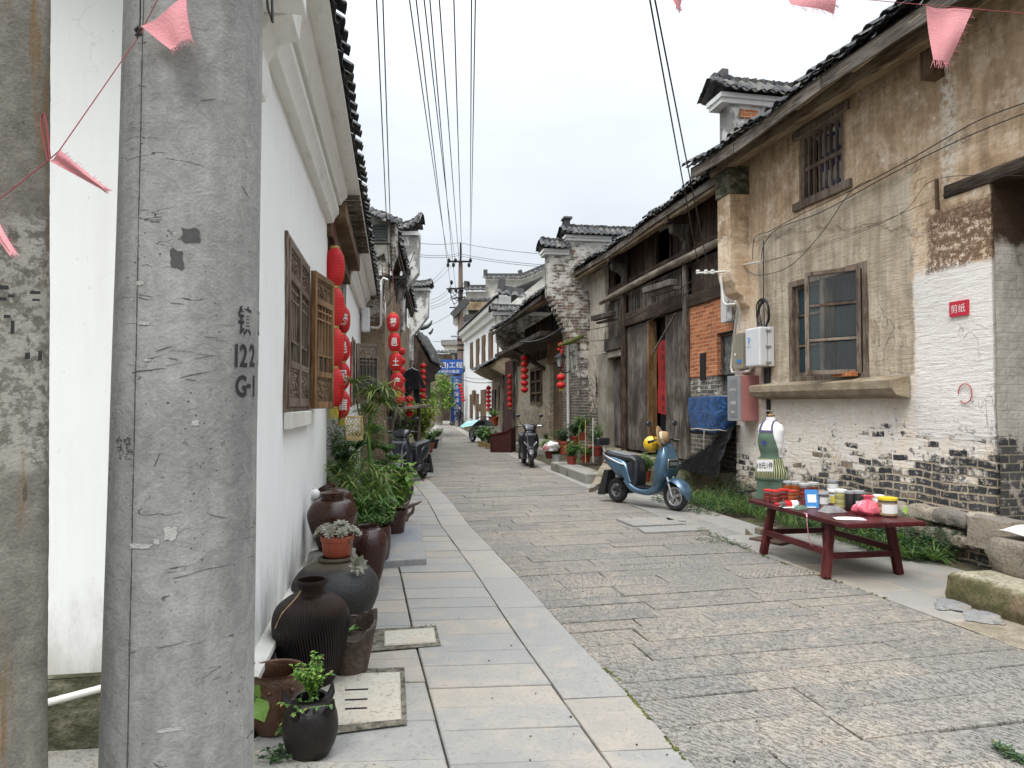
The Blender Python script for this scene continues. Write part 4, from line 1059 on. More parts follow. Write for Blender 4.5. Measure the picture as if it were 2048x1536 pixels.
# barred upper window
f = MB(); x0, x1, z0, z1 = UW
f.box(x0 - .02, x0 + .07, -.2, -.02, z0, z1); f.box(x1 - .07, x1 + .02, -.2, -.02, z0, z1); f.box(x0 - .12, x1 + .10, -.15, .05, z1 - .02, z1 + .10); f.box(x0 - .15, x1 + .12, -.15, .045, z0 - .11, z0 + .01)
uw = f.build('upper_window', M['window_timber'], H1, bevel=.01)
for i in range(7): bb = MB(); x = lerp(x0 + .07, x1 - .07, (i + .5) / 7); bb.box(x - .016, x + .016, -.10, -.06, z0, z1); bb.build('window_bar', M['window_timber'], uw)
bb = MB(); bb.box(x0 + .07, x1 - .07, -.11, -.05, 4.90, 4.955); bb.build('cross_bar', M['window_timber'], uw)
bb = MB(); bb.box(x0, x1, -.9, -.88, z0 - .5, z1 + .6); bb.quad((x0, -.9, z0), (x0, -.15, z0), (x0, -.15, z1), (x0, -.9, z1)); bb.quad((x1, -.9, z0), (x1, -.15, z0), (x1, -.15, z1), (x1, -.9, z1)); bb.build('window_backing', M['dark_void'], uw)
m = Mat('cloth_stripe'); X_, Y_, Z_ = m.sep(); b_ = m.math('SINE', Z_ * 14.0 + m.noise(3, 2) * 3)
M['cloth_stripe'] = m.done(m.mix(m.step(b_, -.1, .1), (.42, .41, .43), (.02, .05, .26)), .9, m.bump(m.noise(6, 3), .03))
cl = MB(); cl.grid(lambda u, v: (lerp(x0 + .0, x1 - .22, u), -.16 + .03 * math.sin(u * 15 + v * 2), lerp(z0 - .05, z1 - .12 * u, v)), 24, 10); cl.build('cloth', M['cloth_stripe'], uw, smooth=180)
# casement window
f = MB(); x0, x1, z0, z1 = LW; frame_boxes(f, x0 - .03, x1 + .03, z0 - .03, z1 + .03, -.16, .03, .085, .07); f.box(-2.31, -2.22, -.15, .02, z0, z1); lw = f.build('lower_window', M['window_timber'], H1, bevel=.008)
def sash(mb, w, h, t=.055, d=.045, rows=3):
    frame_boxes(mb, 0, w, 0, h, -d, 0, t)
    for k in range(1, rows): z = h * k / rows; mb.box(t, w - t, -d + .005, -.005, z - .018, z + .018)
def sash_part(name, M0, w, h, mat='window_timber', pane='pane_teal'):
    mb = MB(); mb.M = M0; sash(mb, w, h); o = mb.build(name, M[mat], lw, bevel=.004)
    for k in range(3): g_ = MB(); g_.M = M0; g_.box(.05, w - .05, -.026, -.022, h * k / 3 + .03, h * (k + 1) / 3 - .03); g_.build('pane', M[pane], o)
    return o
sash_part('sash', Matrix.Translation((-2.22, -.03, z0 + .04)), .62, z1 - z0 - .08)
c = MB(); c.grid(lambda u, v: (lerp(-3.05, -1.6, u), -.19 + .02 * math.sin(u * 62) + .01 * math.sin(u * 23), lerp(z0, z1, v)), 90, 2); c.build('curtain', M['pane_teal'], lw, smooth=180)
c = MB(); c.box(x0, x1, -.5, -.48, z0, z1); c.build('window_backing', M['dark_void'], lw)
# the leaf that stands open, hinged on the near jamb
cl_ = MB()
glass_clear = Mat('pane_clear'); M['pane_clear'] = glass_clear.done((.75, .8, .8), .06, None, trans=.93, ior=1.12)
sash_part('open_sash', Matrix.Translation((x0 + .08, .03, z0 + .03)) @ Matrix.Rotation(R(33), 4, 'Z'), .70, z1 - z0 - .04, pane='pane_clear')
s_ = MB(); s_.prism([(.0, 1.66), (.20, 1.70), (.24, 1.78), (.24, 1.88), (.0, 1.93)], 'x', -3.82, -.78); s_.jitter(.02, 3); s_.build('sill_ledge', M['ochre_ledge'] if 'ochre_ledge' in M else M['kerb_stone'], H1, bevel=.012)
# rubble base
rs = MB(); rr = random.Random(3)
for k in range(46):
    x = -4.75 + 4.6 * (k % 23) / 23 + rr.uniform(-.06, .06); row = k // 23; t_ = (-x) / 4.8
    z = .10 + row * .20 + .12 * t_ + rr.uniform(-.03, .03); s = rr.uniform(.10, .17)
    rs.rock((x, .0, z), s * 1.05, rr.uniform(.07, .13), s * .62, k, 0, .2, .5)
rs.build('rubble_footing', M['rubble_stone'], H1, smooth=60)
# stepped gable wall that rises behind the roof
def firewall(name, label, o, rz, poly, th, mat, caps, parent_mat=None, orn=None):
    """poly in local (y, z): street side is +y; th along x"""
    r = thing(name, label, 'gable wall', o, rz); b = MB(); b.prism(poly, 'x', 0, th); b.jitter(.015, 2.5); b.build('wall', M[mat], r)
    for (ya, yb, z) in caps:
        c = MB(); shingle_cap(c, ya, yb, z, th / 2 + .20, .26, th / 2, .17, 3, sagf=(lambda y, a=ya, b=yb: .05 * ((y - b + .5) / .5) ** 2 if y > b - .5 else 0)); cp = c.build('coping', M['roof_tile'], r, smooth=40, recalc=False)
        e = MB(); e.box(-.06, th + .06, ya, yb - .06, z - .16, z - .08); e.box(-.10, th + .10, ya, yb - .03, z - .08, z - .0); e.build('corbel_band', M['trim_white'], cp)
    return r
g1 = firewall('gable_wall', 'white stepped gable with one red brick patch above the roof of the ochre plastered house', R1.w(.10, 0), R1.rz, [(.05, 3), (.05, 6.74), (-2.4, 6.74), (-2.4, 3)], .34, 'grey_stucco', [(-2.3, .28, 6.84)])
q = MB(); q.box(-.03, .0, -.48, -.14, 6.46, 6.60); q.box(-.03, .0, -.52, -.33, 6.33, 6.41); q.build('brick_patch', M['red_brick'], g1)
q = MB(); q.box(.05, .30, -.02, .16, 7.12, 7.22); q.box(.09, .26, .0, .13, 7.22, 7.34); q.build('ridge_ornament', M['roof_tile'], g1, bevel=.02)

# small things fixed to the wall
def on_R1(name, label, cat, px, py, off=.0):
    x, z = R1.hit(px, py, off); o = thing(name, label, cat, R1.w(x, off, z), R1.rz); return o
sx, sz = R1.hit(1922, 617, .0)
o = thing('paper_sign', 'small red sign with white characters on the whitewashed wall', 'sign', R1.w(sx, .03, sz), R1.rz)
q = MB(); q.box(-.115, .115, -.02, .006, -.078, .078); q.build('sign_board', M['sign_red'], o)
q = MB(); put_text(q, '剪纸', .095, lambda x, y: (-x, .0078, y)); q.build('lettering', M['white_ink'], o, recalc=False)
rx, rz_ = R1.hit(1929, 787, .03)
o = tag((lambda mb: mb.build('chalk_mark', M['red_ink'], None, loc=R1.w(rx, .02, rz_), smooth=60))(MB().tube([(.085 * math.cos(t) * 1.0, .004, .10 * math.sin(t)) for t in [2 * PI * i / 24 for i in range(22)]], .006, 5)), 'faint red circle drawn on the whitewash below the red sign', 'wall mark'); o.rotation_euler = (0, 0, R1.rz)
# electric cabinet, meter box, telecom box
o = on_R1('electric_cabinet', 'tall grey fronted electric cabinet with faded red side, lowest box on the corner', 'electric cabinet', 1508, 842); W_, D_, Hh = .70, .0, .72
x, z = R1.hit(1508, 842, 0); o.location = R1.w(-.62, 0, 1.33)
q = MB(); q.box(-.02, .34, -.02, .30, 0, .72); q.build('cabinet_body', M['box_red'], o, bevel=.01)
q = MB(); q.box(.34, .40, -.015, .298, .0, .72); q.build('cabinet_rim', M['box_grey'], o)
q = MB(); q.box(-.02, .365, .30, .325, .0, .72); d_ = q.build('cabinet_door', M['box_grey'], o, bevel=.006)
q = MB(); q.box(.06, .29, .326, .331, .07, .65); q.build('door_panel', M['zinc'], d_)
for t_, zz, s in (('有电危险', .50, .05), ('配电箱', .29, .06), ('Sanc', .15, .07)): q = MB(); put_text(q, t_, s, lambda x, y: (.175 - x, .334, zz + y)); q.build('lettering', M['white_ink'], d_, recalc=False)
o = thing('meter_box', 'brownish transparent electric meter box between white conduits', 'meter box', R1.w(-.52, 0, 2.14), R1.rz)
q = MB(); q.box(0, .36, 0, .05, 0, .62); q.build('back_plate', M['box_grey'], o)
q = MB(); q.box(.02, .34, .05, .19, .02, .60); q.build('cover', M['meter_clear'], o, bevel=.012)
q = MB(); q.box(.06, .30, .052, .14, .34, .56); q.build('meter', M['packet_grey'], o, bevel=.01)
q = MB(); q.box(.10, .24, .14, .145, .40, .50); q.build('dial', M['paper_white'], o)
q = MB(); q.box(.06, .18, .192, .196, .12, .17); q.build('label_plate', M['card_blue'], o)
q = MB(); q.box(.22, .26, .192, .196, .24, .28); q.build('seal', M['paper_white'], o)
o = thing('telecom_box', 'white rounded telecom box with a small blue emblem under the cable coil', 'telecom box', R1.w(-1.10, 0, 2.17), R1.rz)
q = MB(); q.box(0, .42, 0, .10, 0, .60); q.build('box_body', M['box_white'], o, bevel=.012)
q = MB(); q.box(.0, .42, .103, .25, 0, .60); dd = q.build('box_door', M['box_white'], o, bevel=.03, seg=4)
q = MB(); e_ = [(.30 + .035 * math.cos(t), .2525, .42 + .03 * math.sin(t)) for t in [R(60 + i * 20) for i in range(13)]]; q.tube(e_, .006, 5); q.tube([(.33, .2525, .445), (.29, .2525, .39), (.305, .2525, .345)], .006, 5); q.build('emblem', M['card_blue'], dd)
q = MB(); put_text(q, '中国电信', .026, lambda x, y: (.30 - x, .2525, .31 + y)); q.build('lettering', M['card_blue'], dd, recalc=False)
for zz in (.06, .30, .54): q = MB(); q.box(-.012, .012, .06, .15, zz - .012, zz + .012); q.build('latch', M['box_grey'], o)
o = thing('cable_coil', 'coil of black cable hung on the wall above the white telecom box', 'cable coil', R1.w(-.93, .06, 2.98), R1.rz)
q = MB()
for k in range(6): q.tube([((.13 + .012 * k * rng(.6, 1)) * math.cos(t), .012 * math.sin(3 * t + k) + k * .008, (.19 + .010 * k) * math.sin(t)) for t in [2 * PI * i / 30 for i in range(30)]], .009, 6, closed=True)
q.build('coil', M['cable_black'], o, smooth=60)
q = MB(); q.tube([(.0, 0, 1.15), (.02, 0, .6), (.02, .0, .2), (.0, .0, -.2)], .008, 6); q.build('tail', M['cable_black'], o, smooth=60)
o = thing('conduit_pipe', 'white plastic conduits bending down the corner pillar to the meter box', 'pipe', R1.w(-.25, .1, 2.7), R1.rz)
def r1(px, py, off): x, z = R1.hit(px, py, off); return Vector((x + .25, off - .1, z - 2.7))
q = MB(); q.tube([r1(1441, 552, .36), r1(1447, 604, .36), r1(1452, 610, .36), r1(1472, 608, .33), r1(1476, 614, .28), r1(1470, 660, .15), r1(1462, 735, .13), r1(1465, 745, .13), r1(1500, 742, .13), r1(1502, 735, .13)], .022, 8); q.build('pipe', M['pvc_white'], o, smooth=60)
q = MB(); q.tube([r1(1470, 602, .30), r1(1478, 615, .22), r1(1478, 660, .18)], .020, 8); q.build('pipe', M['pvc_white'], o, smooth=60)
q = MB(); q.tube([r1(1396, 546, .75), r1(1452, 543, .38)], .018, 8); q.build('insulator_arm', M['pvc_white'], o, smooth=60)
for px in (1396, 1412, 1425): q = MB(); a = r1(px, 545, .72); q.lathe([(.0, -.03), (.035, -.02), (.035, 0), (.02, .01), (.035, .02), (.03, .04), (.0, .05)], 10, a); q.build('insulator', M['ceramic_white'], o, smooth=50)
q = MB(); q.tube([r1(1485, 530, .1), r1(1520, 524, .1)], .016, 8); q.build('wall_arm', M['pvc_white'], o, smooth=60)
o = thing('wall_conduit', 'black cable conduit with white ties below the white telecom box', 'conduit', R1.w(-.97, .03, 0), R1.rz)
q = MB(); q.tube([(0, 0, .9), (0, 0, 2.15)], .035, 10); q.tube([(.07, 0, 1.75), (.07, 0, 2.15)], .03, 10); q.build('conduit', M['cable_black'], o, smooth=60)
for zz in (1.2, 1.5, 1.72): q = MB(); q.lathe([(.037, zz - .008), (.040, zz - .008), (.040, zz + .008), (.037, zz + .008)], 12); q.build('cable_tie', M['box_white'], o)
# wires strung along the front
def wall_wire(name, label, pts, r=.006, grp=None, offs=.06):
    P_ = []
    for px, py in pts: x, z = R1.hit(px, py, offs); P_.append(R1.w(x, offs, z))
    sm = []
    for i in range(len(P_) - 1):
        n = 6
        for k in range(n):
            t = k / n; p0 = P_[max(i - 1, 0)]; p1, p2 = P_[i], P_[i + 1]; p3 = P_[min(i + 2, len(P_) - 1)]
            sm.append(.5 * ((2 * p1) + (p2 - p0) * t + (2 * p0 - 5 * p1 + 4 * p2 - p3) * t * t + (3 * p1 - p0 - 3 * p2 + p3) * t ** 3))
    sm.append(P_[-1]); mb = MB(); mb.tube([p - P_[0] for p in sm], r, 5); o = mb.build(name, M['cable_black'], None, smooth=60, loc=P_[0]); tag(o, label, 'wire', 'wires on the plastered house'); return o
wall_wire('wall_wire', 'black wire sweeping up under the barred window and on to the door lintel', [(1505, 520), (1510, 475), (1540, 462), (1600, 430), (1700, 382), (1800, 330), (1895, 275), (1970, 235), (2080, 195)])
wall_wire('wall_wire', 'second black wire close below the first, rising to the top corner', [(1522, 520), (1530, 485), (1560, 455), (1640, 425), (1760, 360), (1860, 308), (1960, 262), (2080, 215)])
wall_wire('wall_wire', 'slack wire looping from the white wall arm up to the upper wires', [(1485, 528), (1500, 545), (1525, 550), (1580, 532), (1640, 470), (1700, 385), (1740, 360)], .005)
wall_wire('wall_wire', 'thin taut wire running from the white arm to the iron hook', [(1520, 525), (1650, 490), (1800, 428), (1872, 358), (2080, 352)], .003, offs=.09)
wall_wire('wall_wire', 'lowest thin wire crossing the grey render to the lintel end', [(1515, 530), (1700, 468), (1900, 385), (2080, 300)], .003, offs=.1)
# ------------------------------------------------------------------ right side: the old timber shop house
R2 = Frame(3.83, 12.2, -.179, 1)
H2 = house('timber_house', 'dark two storey timber shop house with tall plank doors and a patch of red brick', R2)
w = MB(); w.box(0, 9.6, -.6, .26, -.05, .43); w.jitter(.02, 2); w.build('stone_base', M['mossy_stone'], H2, bevel=.02)
# brick infill on the near side with a netted window
hole = (-.02, .64, 1.76, 2.88)
w = MB(); wall_grid(w, .0, 1.82, 2.12, 3.52, [hole], .0, .2, .015, .2); w.build('red_brick_wall', M['red_brick'], H2, smooth=45)
w = MB(); wall_grid(w, .0, 1.82, .40, 2.12, [hole], -.004, .2, .02, .2); w.build('lower_brick_wall', M['pale_brick'], H2, smooth=45)
m = Mat('window_net'); v_ = m.noise(9, 4, None, .6); f_ = m.math('SINE', m.sep()[0] * 260.0) * .5 + m.math('SINE', m.sep()[2] * 260.0) * .5
M['window_net'] = m.done(m.gain(m.mix(m.step(v_, .35, .65), (.10, .098, .095), (.24, .235, .225)), .8 + f_ * .25), .85, m.bump(v_, .02))
f = MB(); frame_boxes(f, .0, .62, 1.78, 2.86, -.14, -.06, .045); nw = f.build('netted_window', M['grey_timber'], H2, bevel=.004)
p = MB(); p.grid(lambda u, q: (lerp(.04, .58, u), -.11 + .012 * mnoise.noise(Vector((u * 5, q * 6, 1))), lerp(1.82, 2.82, q)), 12, 20); p.build('net', M['window_net'], nw, smooth=180)
p = MB(); p.box(1.10, 1.30, .0, .035, 2.06, 2.56); p.build('door_tablet', M['plastic_black'], H2, bevel=.005)
p = MB(); p.box(-.05, .75, -.02, .10, 1.68, 1.76); p.jitter(.01, 5); p.build('window_sill', M['kerb_stone'], H2, bevel=.01)
# posts and beams
def bx(name, mat, *a, bevel=.008, jit=0):
    b = MB(); b.box(*a)
    if jit: b.jitter(jit, 2)
    return b.build(name, M[mat], H2, bevel=bevel)
def round_post(name, mat, x, y, z0, z1, r):
    b = MB(); b.tube([(x, y, z0), (x + rng(-.01, .01), y, lerp(z0, z1, .5)), (x, y, z1)], [r, r * .97, r * .93], 12); return b.build(name, M[mat], H2, smooth=60)
round_post('post', 'grey_timber', 1.87, .05, .43, 4.42, .075)
round_post('post', 'dark_timber', 5.60, .04, .43, 4.42, .09)
round_post('post', 'dark_timber', 1.87, -.02, 4.3, 5.6, .08)
round_post('post', 'dark_timber', 5.60, -.02, 4.3, 5.6, .08)
bx('door_beam', 'dark_timber_flat', 1.95, 5.52, -.12, .07, 3.52, 3.84, bevel=.02, jit=.012)
bx('side_beam', 'dark_timber_flat', .0, 1.80, -.12, .05, 3.50, 3.74, bevel=.02, jit=.012)
bx('side_beam', 'grey_timber', 5.68, 7.2, -.10, .06, 3.02, 3.36, bevel=.02, jit=.012)
b = MB(); b.tube([(-.1, .13, 4.47), (1.5, .14, 4.44), (3.2, .13, 4.45), (5, .14, 4.41), (7.3, .13, 4.38)], [.07, .085, .075, .08, .07], 12); b.jitter(.012, 4); b.build('log_rail', M['log_pale'], H2, smooth=60)
b = MB(); planks(b, 1.95, 5.5, 3.86, 4.36, -.03, .03, .105, .022, .0, .012); b.build('slat_panel', M['grey_timber'], H2)
b = MB(); planks(b, .0, 1.8, 3.76, 4.38, -.03, .03, .2, .01, .0, .01); b.build('plank_panel', M['dark_timber'], H2)
b = MB(); planks(b, 5.7, 7.15, 3.38, 4.30, -.03, .03, .13, .018, .0, .012); b.build('slat_panel', M['grey_timber'], H2)
# upper storey
ops = [(.35, .72), (3.0, 3.75), (6.15, 6.75)]; xs = [0.0] + [q for o_ in ops for q in o_] + [7.25]
for a, b_ in zip(xs[0::2], xs[1::2]):
    b = MB(); planks(b, a, b_, 4.72, 5.62, -.12, .03, .21, .008, .0, .012); b.build('plank_wall', M['dark_timber'], H2)
    b = MB(); b.box(a, a + .07, -.15, -.08, 4.7, 5.65); b.box(b_ - .07, b_, -.15, -.08, 4.7, 5.65); b.build('opening_frame', M['dark_timber'], H2)
b = MB()
for k, z in enumerate((4.50, 4.58, 4.66)): b.box(.0, 7.25, -.14, -.06 + .012 * (2 - k), z, z + .072)
b.build('sill_boards', M['dark_timber_flat'], H2, bevel=.006)
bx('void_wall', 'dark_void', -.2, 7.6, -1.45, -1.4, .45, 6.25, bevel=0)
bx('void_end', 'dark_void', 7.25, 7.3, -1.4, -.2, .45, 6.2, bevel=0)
bx('floor_slab', 'dark_timber', .0, 7.2, -1.4, -.1, 4.36, 4.42, bevel=0)
bx('shop_floor', 'dark_timber', .0, 7.2, -1.4, -.1, .36, .432, bevel=0)
# projecting beam ends and carved brackets
for x, z in ((1.87, 5.18), (5.6, 5.14)):
    b = MB(); b.box(x - .09, x + .09, -.1, .46, z, z + .20); b.build('beam_end', M['dark_timber'], H2, bevel=.012)
    b = MB(); b.prism([(-.02, z - .75), (.03, z - .62), (.10, z - .50), (.09, z - .36), (.20, z - .26), (.36, z - .20), (.40, z - .08), (.36, z - .005), (-.02, z - .005)], 'x', x - .06, x + .06); b.build('bracket', M['grey_timber'], H2, bevel=.015)
for x0_, x1_, z, mt in ((1.95, 3.0, 4.02, 'grey_timber'), (5.7, 6.9, 3.86, 'grey_timber')):
    b = MB(); b.bar((x0_ - .05, .30, z), (x1_ + .3, .36, z + .05), .16, .13); b.bar((x0_ - .05, .22, z - .12), (x1_ + .2, .26, z - .08), .12, .06); b.jitter(.02, 3); b.build('canopy_beam', M[mt], H2, bevel=.012)
# great doors
def door_leaf(name, x0_, x1_, y, rot=0, mat='grey_timber', z0=.5, z1=3.5):
    b = MB(); b.M = Matrix.Translation((x0_, y, 0)) @ Matrix.Rotation(rot, 4, 'Z'); planks(b, 0, x1_ - x0_, z0, z1, 0, .045, .19, .006, .012, .004); o = b.build(name, M[mat], H2)
    return o
d1 = door_leaf('door_leaf', 1.97, 3.05, .0); d2 = door_leaf('door_leaf', 4.05, 5.5, .0)
b = MB(); b.box(3.97, 4.05, -.17, .03, .5, 3.5); b.build('door_edge', M['warm_timber'], H2)
cp = MB(); cp.grid(lambda u, q: (lerp(3.10, 3.74, u), -.10 + .012 * math.sin(q * 9), lerp(1.35 + .05 * u, 3.0, q)), 4, 24); cpo = cp.build('couplet_paper', M['paper_red'], H2, smooth=180)
b = MB(); b.box(3.05, 4.0, -.30, -.26, .5, 3.5); b.build('doorway_shade', M['dark_void'], H2)  # near-black sheet stands in for the shade inside the open doorway, not a door
for k, ch in enumerate('金财宝盈千福来'):
    q = MB(); put_text(q, ch, .15, lambda x, y: (3.42 - x, -.083 + .0, 2.86 - k * .225 + y)); q.build('lettering', M['black_ink'], cpo, recalc=False)
b = MB(); b.bar((2.25, .10, 3.45), (3.35, .16, 2.72), .035, .035); b.build('prop_stick', M['eave_dark'], H2)
# plastered side door
w = MB(); wall_grid(w, 5.66, 9.5, .40, 3.0, [(5.72, 7.05, .4, 2.84)], .01, .25, .012, .25); w.build('rendered_wall', M['cement_wall'] if 'cement_wall' in M else M['cream_stucco'], H2, smooth=45)
for a, b_, y in ((5.75, 6.02, -.10), (6.50, 7.0, -.14)):
    b = MB(); planks(b, a, b_, .5, 2.78, y, .04, .17, .006, .01, .01); b.build('door_leaf', M['grey_timber'], H2)
b = MB(); b.box(6.02, 6.06, -.12, -.02, .5, 2.78); b.build('door_edge', M['red_door'], H2)
w = MB(); wall_grid(w, 7.2, 9.55, 3.0, 5.35, [], .015, .3, .03, .25); wall_grid(w, 7.95, 9.55, .38, 3.0, [], .03, .3, .035, .25); w.build('gable_end', M['wash_brick'] if 'wash_brick' in M else M['grey_brick'], H2, smooth=45)
# roof
sg2 = lambda x: .045 * math.sin(x * .8 + 1) + .03 * math.sin(x * 2.9)
t = MB(); tile_roof(t, -.38, 9.0, .50, 5.46, 3.2, 1.5, .19, 6, sagf=sg2, jit=.03); t.build('roof', M['roof_tile'], H2, smooth=40, recalc=False)
t = MB()
for a, b_ in ((-.3, 2.4), (2.42, 5.3), (5.32, 8.8)): t.bar((a, .46, 5.36 + sg2(a)), (b_, .46, 5.36 + sg2(b_)), .03, .14)
t.build('fascia_board', M['eave_dark'], H2, bevel=.004)
t = MB(); t.bar((-.3, .40, 5.28), (8.7, .40, 5.26), .08, .09); t.bar((-.3, .2, 5.42), (8.7, .2, 5.40), .14, .16); t.jitter(.02, 2); t.build('purlin', M['eave_timber'], H2, bevel=.015)
t = MB(); t.add([(-.3, .5, 5.44), (8.9, .5, 5.44), (8.9, -3, 7.05), (-.3, -3, 7.05)], [(0, 1, 2, 3)]); t.build('roof_boarding', M['dark_timber_flat'], H2)
# its far gable wall: two steps, brick and peeling whitewash
F2 = Frame(1.96, 20.75, -.16, 1)
g2 = firewall('gable_wall', 'two step gable wall of worn brick and peeling whitewash with ragged tile coping beyond the timber house', F2.w(0, 0), F2.rz,
    [(-3, 3.4), (.35, 3.4), (.42, 3.9), (.62, 4.2), (.74, 4.55), (.92, 4.75), (.92, 6.02), (.36, 6.02), (.36, 6.45), (-3, 6.45)], .45, 'worn_brick' if 'worn_brick' in M else 'grey_brick', [(-2.9, .45, 6.55), (.30, 1.1, 6.12)])
q = MB(); q.box(.05, .38, .24, .40, 6.8, 7.06); q.box(.0, .42, .18, .44, 7.05, 7.12); q.build('ridge_ornament', M['roof_tile'], g2, bevel=.015)
q = MB()
for k in range(9): q.box(-.02, .47, .3 + k * .055, .36 + k * .062, 3.55 + k * .135, 3.67 + k * .135)
q.jitter(.02, 5); q.build('corbel_course', M['worn_brick'] if 'worn_brick' in M else M['grey_brick'], g2, bevel=.01)

# ---- the next shop on the right: dark eaves, window, plank door
R3 = Frame(2.06, 21.2, -.158, 1)
H3 = house('old_shop_house', 'low old shop house of stained brick with black overhanging eaves behind the black scooter', R3)
w = MB(); wall_grid(w, 0, 11.5, 0, 3.3, [(2.15, 4.4, .3, 3.1), (5.75, 8.2, 1.55, 3.05)], 0, .25, .03, .3); w.build('wall', M['tan_brick'], H3, smooth=45)
w = MB(); wall_grid(w, -.4, 1.9, 0, 3.9, [], .12, .4, .03, .25); w.build('corner_pier', M['pale_brick'], H3, smooth=45)
b = MB(); planks(b, 2.2, 4.35, .3, 3.05, -.1, .05, .3, .01, .02, .02); b.build('plank_door', M['brown_timber'], H3)
b = MB(); b.box(2.1, 4.5, -.1, .08, 3.05, 3.75); b.build('door_lintel', M['warm_timber'], H3)
b = MB(); planks(b, 1.9, 11.5, 3.3, 5.0, -.3, .05, .3, .01, 0, .02); b.build('plank_gallery', M['dark_timber'], H3)
b = MB(); frame_boxes(b, 5.8, 8.15, 1.58, 3.02, -.12, .05, .11); b.box(6.9, 7.02, -.1, .03, 1.6, 3.0); b.box(5.9, 8.1, -.09, .02, 2.46, 2.54); b.box(5.9, 8.1, -.09, .02, 2.0, 2.07); wo = b.build('window', M['brown_timber'], H3)
b = MB(); b.box(5.85, 8.1, -.08, -.07, 1.6, 3.0); b.build('pane', M['pane_grey'], wo)
b = MB(); b.box(1.2, 12, -.05, 1.0, 3.75, 3.9); b.build('gallery_floor', M['dark_timber'], H3)
b = MB(); b.bar((5.2, .05, 2.9), (7.2, .95, 3.8), .12, .12); b.build('strut', M['dark_timber'], H3)
t = MB(); tile_roof(t, .2, 12.3, 1.15, 4.92, 3.4, 1.7, .22, 5, sagf=lambda x: .06 * math.sin(x * .7), jit=.045); t.build('roof', M['roof_tile'], H3, smooth=40, recalc=False)
t = MB(); t.add([(.2, 1.14, 4.9), (12.2, 1.14, 4.9), (12.2, -2, 6.5), (.2, -2, 6.5)], [(0, 1, 2, 3)]); t.bar((.3, 1.1, 4.83), (12, 1.1, 4.86), .08, .12); t.build('eave_board', M['dark_timber_flat'], H3)
b = MB(); b.bar((.4, 1.0, 4.75), (3.0, 1.05, 4.80), .12, .12); b.build('eave_beam', M['warm_timber'], H3)
w = MB(); w.quad((12.0, -2.5, 0), (12.0, .0, 0), (12.0, .0, 4.7), (12.0, -2.5, 5.9)); w.build('far_wall', M['grey_brick'], H3)
g3 = firewall('gable_wall', 'small brick gable with broken whitewash and rough coping at the far end of the old shop house', R3.w(11.6, 0), R3.rz, [(-3, 3.6), (.2, 3.6), (.55, 4.0), (.95, 4.5), (.95, 5.75), (-3, 5.75)], .5, 'worn_brick' if 'worn_brick' in M else 'grey_brick', [(-2.6, 1.2, 5.85)])
o = thing('stone_step', 'low stone doorstep in front of the old shop house beside the black scooter', 'step', R3.w(2.2, .2), R3.rz)
q = MB(); q.box(-.6, 3.6, 0, .9, -.03, .16); q.jitter(.02, 3); q.build('lower_step', M['kerb_stone'], o, bevel=.02)
q = MB(); q.box(-.2, 3.1, -.1, .5, .15, .32); q.jitter(.02, 3); q.build('upper_step', M['kerb_stone'], o, bevel=.02)
# downpipe
o = thing('downpipe', 'pale downpipe on the corner of the old shop house', 'pipe', R3.w(.9, .17), R3.rz); q = MB(); q.tube([(0, 0, .3), (.02, 0, 2.0), (0, 0, 4.1)], .05, 8); q.build('pipe', M['pvc_white'], o, smooth=60)
q = MB(); q.bar((-.8, .1, 3.95), (.9, .1, 3.95), .05, .05); q.build('pipe_arm', M['black_iron'], o)

# ---- red doored shop with small tiled canopy
def quadwall(name, label, cat, px0, Y0, px1, Y1, z1, mat, holes=(), back=4.0, amp=.02, zb=-.05):
    a, b = atY(px0, 808, Y0), atY(px1, 808, Y1); fr = Frame(a.x, a.y, b.x - a.x, b.y - a.y); L = math.hypot(b.x - a.x, b.y - a.y)
    h = thing(name, label, cat, (a.x, a.y, 0), fr.rz); w = MB(); wall_grid(w, 0, L, zb, z1, holes, 0, .25, amp, .5); w.build('wall', M[mat], h, smooth=45)
    return h, fr, L
H4, R4, L4 = quadwall('red_door_shop', 'narrow beige shop front with dark red door between the old shop and white house', 'shop', 1031, 33, 985, 41, 3.9, 'ochre_render')
b = MB(); b.box(.2, 3.1, .0, .08, .1, 3.7); b.build('door', M['red_door'], H4)
for x_ in (.1, 3.2): b = MB(); b.box(x_ - .1, x_ + .1, .02, .14, 0, 3.8); b.build('door_post', M['grey_timber'], H4)
b = MB(); b.box(5.2, 5.7, -.02, .03, 1.2, 2.6); b.build('window_slot', M['dark_timber'], H4)
b = MB(); b.box(6.6, 8.1, .0, .06, 0, 2.4); b.build('side_door', M['dark_timber'], H4)
t = MB(); tile_roof(t, 2.6, 9.3, 1.0, 3.55, 1.3, .7, .22, 4, jit=.05); t.build('canopy_roof', M['roof_tile'], H4, smooth=40, recalc=False)
t = MB(); t.prism([(-.05, 3.0), (.5, 3.25), (1.0, 3.5), (-.05, 4.1)], 'x', 2.7, 9.2); t.jitter(.06, 2); t.build('canopy_soffit', M['ochre_render'], H4)
